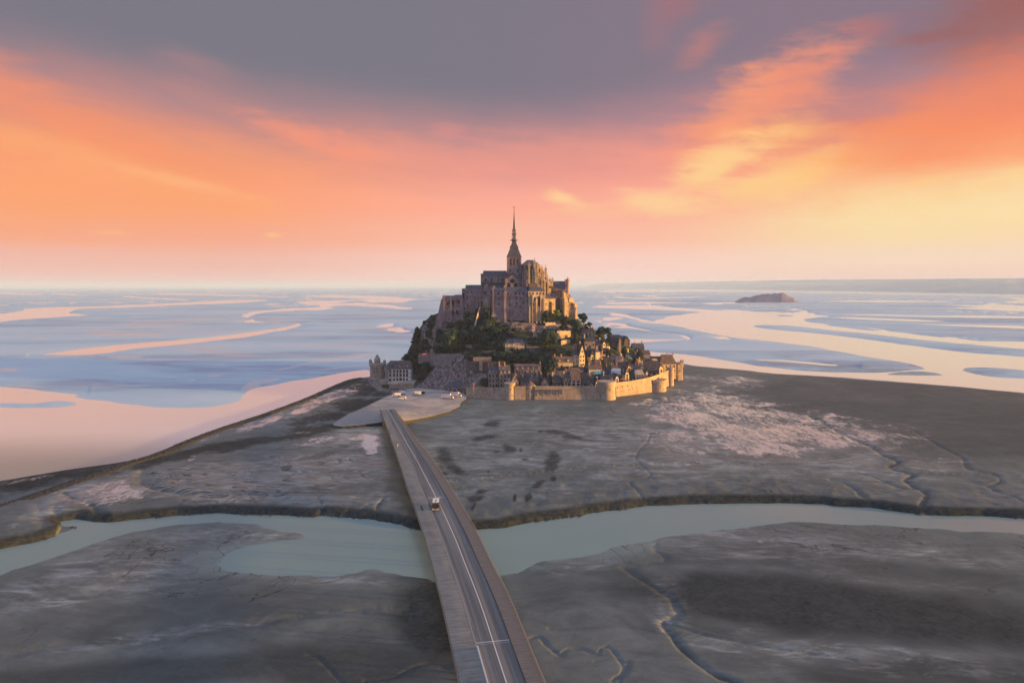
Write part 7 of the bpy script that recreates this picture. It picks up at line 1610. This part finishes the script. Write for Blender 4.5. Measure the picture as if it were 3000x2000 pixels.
# ------------------------------------------------------------------ people (one continuous skinned body each)
def person_mesh(pose, mat_top, mat_low='coat_dark'):
    st_ = {'walk': .28, 'stand': .08, 'stand2': .05}[pose]; ar = {'walk': .22, 'stand': .05, 'stand2': .12}[pose]
    J = [(0, 0, .95), (0, 0, 1.15), (0, 0, 1.38), (0, .01, 1.50), (0, .02, 1.60), (0, .03, 1.72),
         (-.10, 0, .90), (-.11, st_ * .5, .50), (-.11, st_ * .8 - .05, .08), (-.11, st_ * .8 + .12, .03), (.10, 0, .90), (.11, -st_ * .3, .50), (.11, -st_ * .9, .10), (.11, -st_ * .9 + .15, .04),
         (-.19, 0, 1.40), (-.24, -ar * .5, 1.13), (-.25, -ar + .06, .90), (-.25, -ar + .1, .80), (.19, 0, 1.40), (.24, ar * .5, 1.13), (.25, ar + .08, .90), (.25, ar + .12, .80)]
    Ed = [(0, 1), (1, 2), (2, 3), (3, 4), (4, 5), (0, 6), (6, 7), (7, 8), (8, 9), (0, 10), (10, 11), (11, 12), (12, 13), (2, 14), (14, 15), (15, 16), (16, 17), (2, 18), (18, 19), (19, 20), (20, 21)]
    rad = [.15, .14, .16, .06, .10, .095, .095, .065, .05, .045, .095, .065, .05, .045, .075, .05, .038, .04, .075, .05, .038, .04]
    me = bpy.data.meshes.new('body'); me.from_pydata(J, Ed, []); o = bpy.data.objects.new('tmp', me); COL.objects.link(o)
    md_ = o.modifiers.new('s', 'SKIN')
    for i, r in enumerate(rad): me.skin_vertices[0].data[i].radius = (r, r)
    me.skin_vertices[0].data[0].use_root = True
    o.modifiers.new('u', 'SUBSURF').levels = 1
    dg = bpy.context.evaluated_depsgraph_get(); me2 = bpy.data.meshes.new_from_object(o.evaluated_get(dg)); bpy.data.objects.remove(o)
    me2.materials.clear()
    for q_ in (mat_top, mat_low, 'skin'): me2.materials.append(MATS[q_])
    for p_ in me2.polygons: p_.material_index = 2 if p_.center.z > 1.50 or (p_.center.z < .86 and abs(p_.center.x) > .2) else (1 if p_.center.z < .92 else 0)
    return me2
PM = {('walk', 'd'): person_mesh('walk', 'coat_dark'), ('stand', 'd'): person_mesh('stand', 'coat_dark'), ('walk', 'w'): person_mesh('walk', 'coat_pale', 'coat_pale'), ('stand2', 'r'): person_mesh('stand2', 'cloth_red')}
hairm = MB().lathe([(.02, 1.58), (.108, 1.64), (.112, 1.74), (.085, 1.81), (.02, 1.835)], 10, 0, 0).mesh('hair'); hairm.materials.append(MATS['timber_dark'])
def person(label, loc, rz, k):
    t = thing('person', label, 'person', loc, rz, 'people walking on bridge and ramparts')
    b_ = bpy.data.objects.new('body', PM[k]); COL.objects.link(b_); b_.parent = t
    h_ = bpy.data.objects.new('hair', hairm); COL.objects.link(h_); h_.parent = b_; h_.location = (0, -.01, .01)
def ob(px, py): g_ = G(px, py, ZD); return g_ + Vector((0, 0, .01))
person('person in dark coat walking farthest along the left bridge edge', ob(1139.5, 1264), .2, ('walk', 'd'))
person('person in dark clothes just behind the farthest walker', ob(1142.5, 1273), .1, ('walk', 'd'))
person('person in dark coat, left of the pair in mid bridge', ob(1160.5, 1309), 0, ('stand', 'd'))
person('person in pale clothes, right of the pair in mid bridge', ob(1164.5, 1310), .2, ('walk', 'w'))
person('person in dark clothes on the promenade left of the bus, beside a bag', ob(1234.5, 1492), 2.8, ('stand', 'd'))
person('person in dark coat touching the left side of the bus', ob(1257.5, 1484), -1.2, ('walk', 'd'))
person('second dark dressed person close to the front wheel of the bus', ob(1260.5, 1491), -1.4, ('stand', 'd'))
q = ob(1237.5, 1494); t = thing('wheeled_bag', 'dark wheeled bag on the promenade next to a person', 'bag', q); MB().box(-.3, .3, -.22, .22, .1, .75, top=.8).build('bag', 'coat_dark', t); MB().tube((-.2, 0, .7), (-.45, .1, 1.05), .03).build('handle', 'iron', t)
person('person standing at the far left end of the bridge', onap(1138.5, 1217), 0, ('stand', 'd'))
person('person standing at the far right end of the bridge', onap(1166, 1215), 1, ('stand2', 'r'))
def onwall(px, py, Y): return W(px, py, Y)
for lb, px, py, Y, k in (('person in white on the sunlit rampart walk below yellow gable', 1854, 1113.5, 572, ('walk', 'w')), ('person in white near the middle of the sunlit rampart walk', 1907, 1101.5, 586, ('walk', 'w')), ('second white dressed person on the middle of the rampart walk', 1910, 1100, 588, ('walk', 'w')),
    ('person in red at the upper end of the rampart walk', 1924, 1096, 592, ('stand2', 'r')), ('person in pale clothes at the top of the rampart walk', 1935, 1092, 598, ('walk', 'w')), ('dark dressed person at the top of the rampart walk', 1940, 1090, 600, ('stand', 'd'))):
    person(lb, onwall(px, py, Y), random.random() * 6, k)
# parasols of a terrace above the corner tower
for lb, px, py, Y in (('orange parasol left on the terrace above the corner tower', 1819, 1118, 553), ('orange parasol right on the terrace above the corner tower', 1826, 1117, 554)):
    q = W(px, py, Y); t = thing('parasol', lb, 'parasol', q, 0, 'parasols on the rampart terrace'); MB().tube((0, 0, -2), (0, 0, 2.3), .04).build('pole', 'iron', t); MB().lathe([(1.7, 1.95), (1.5, 2.05), (.1, 2.6)], 8).build('canopy', 'cloth_red', t)
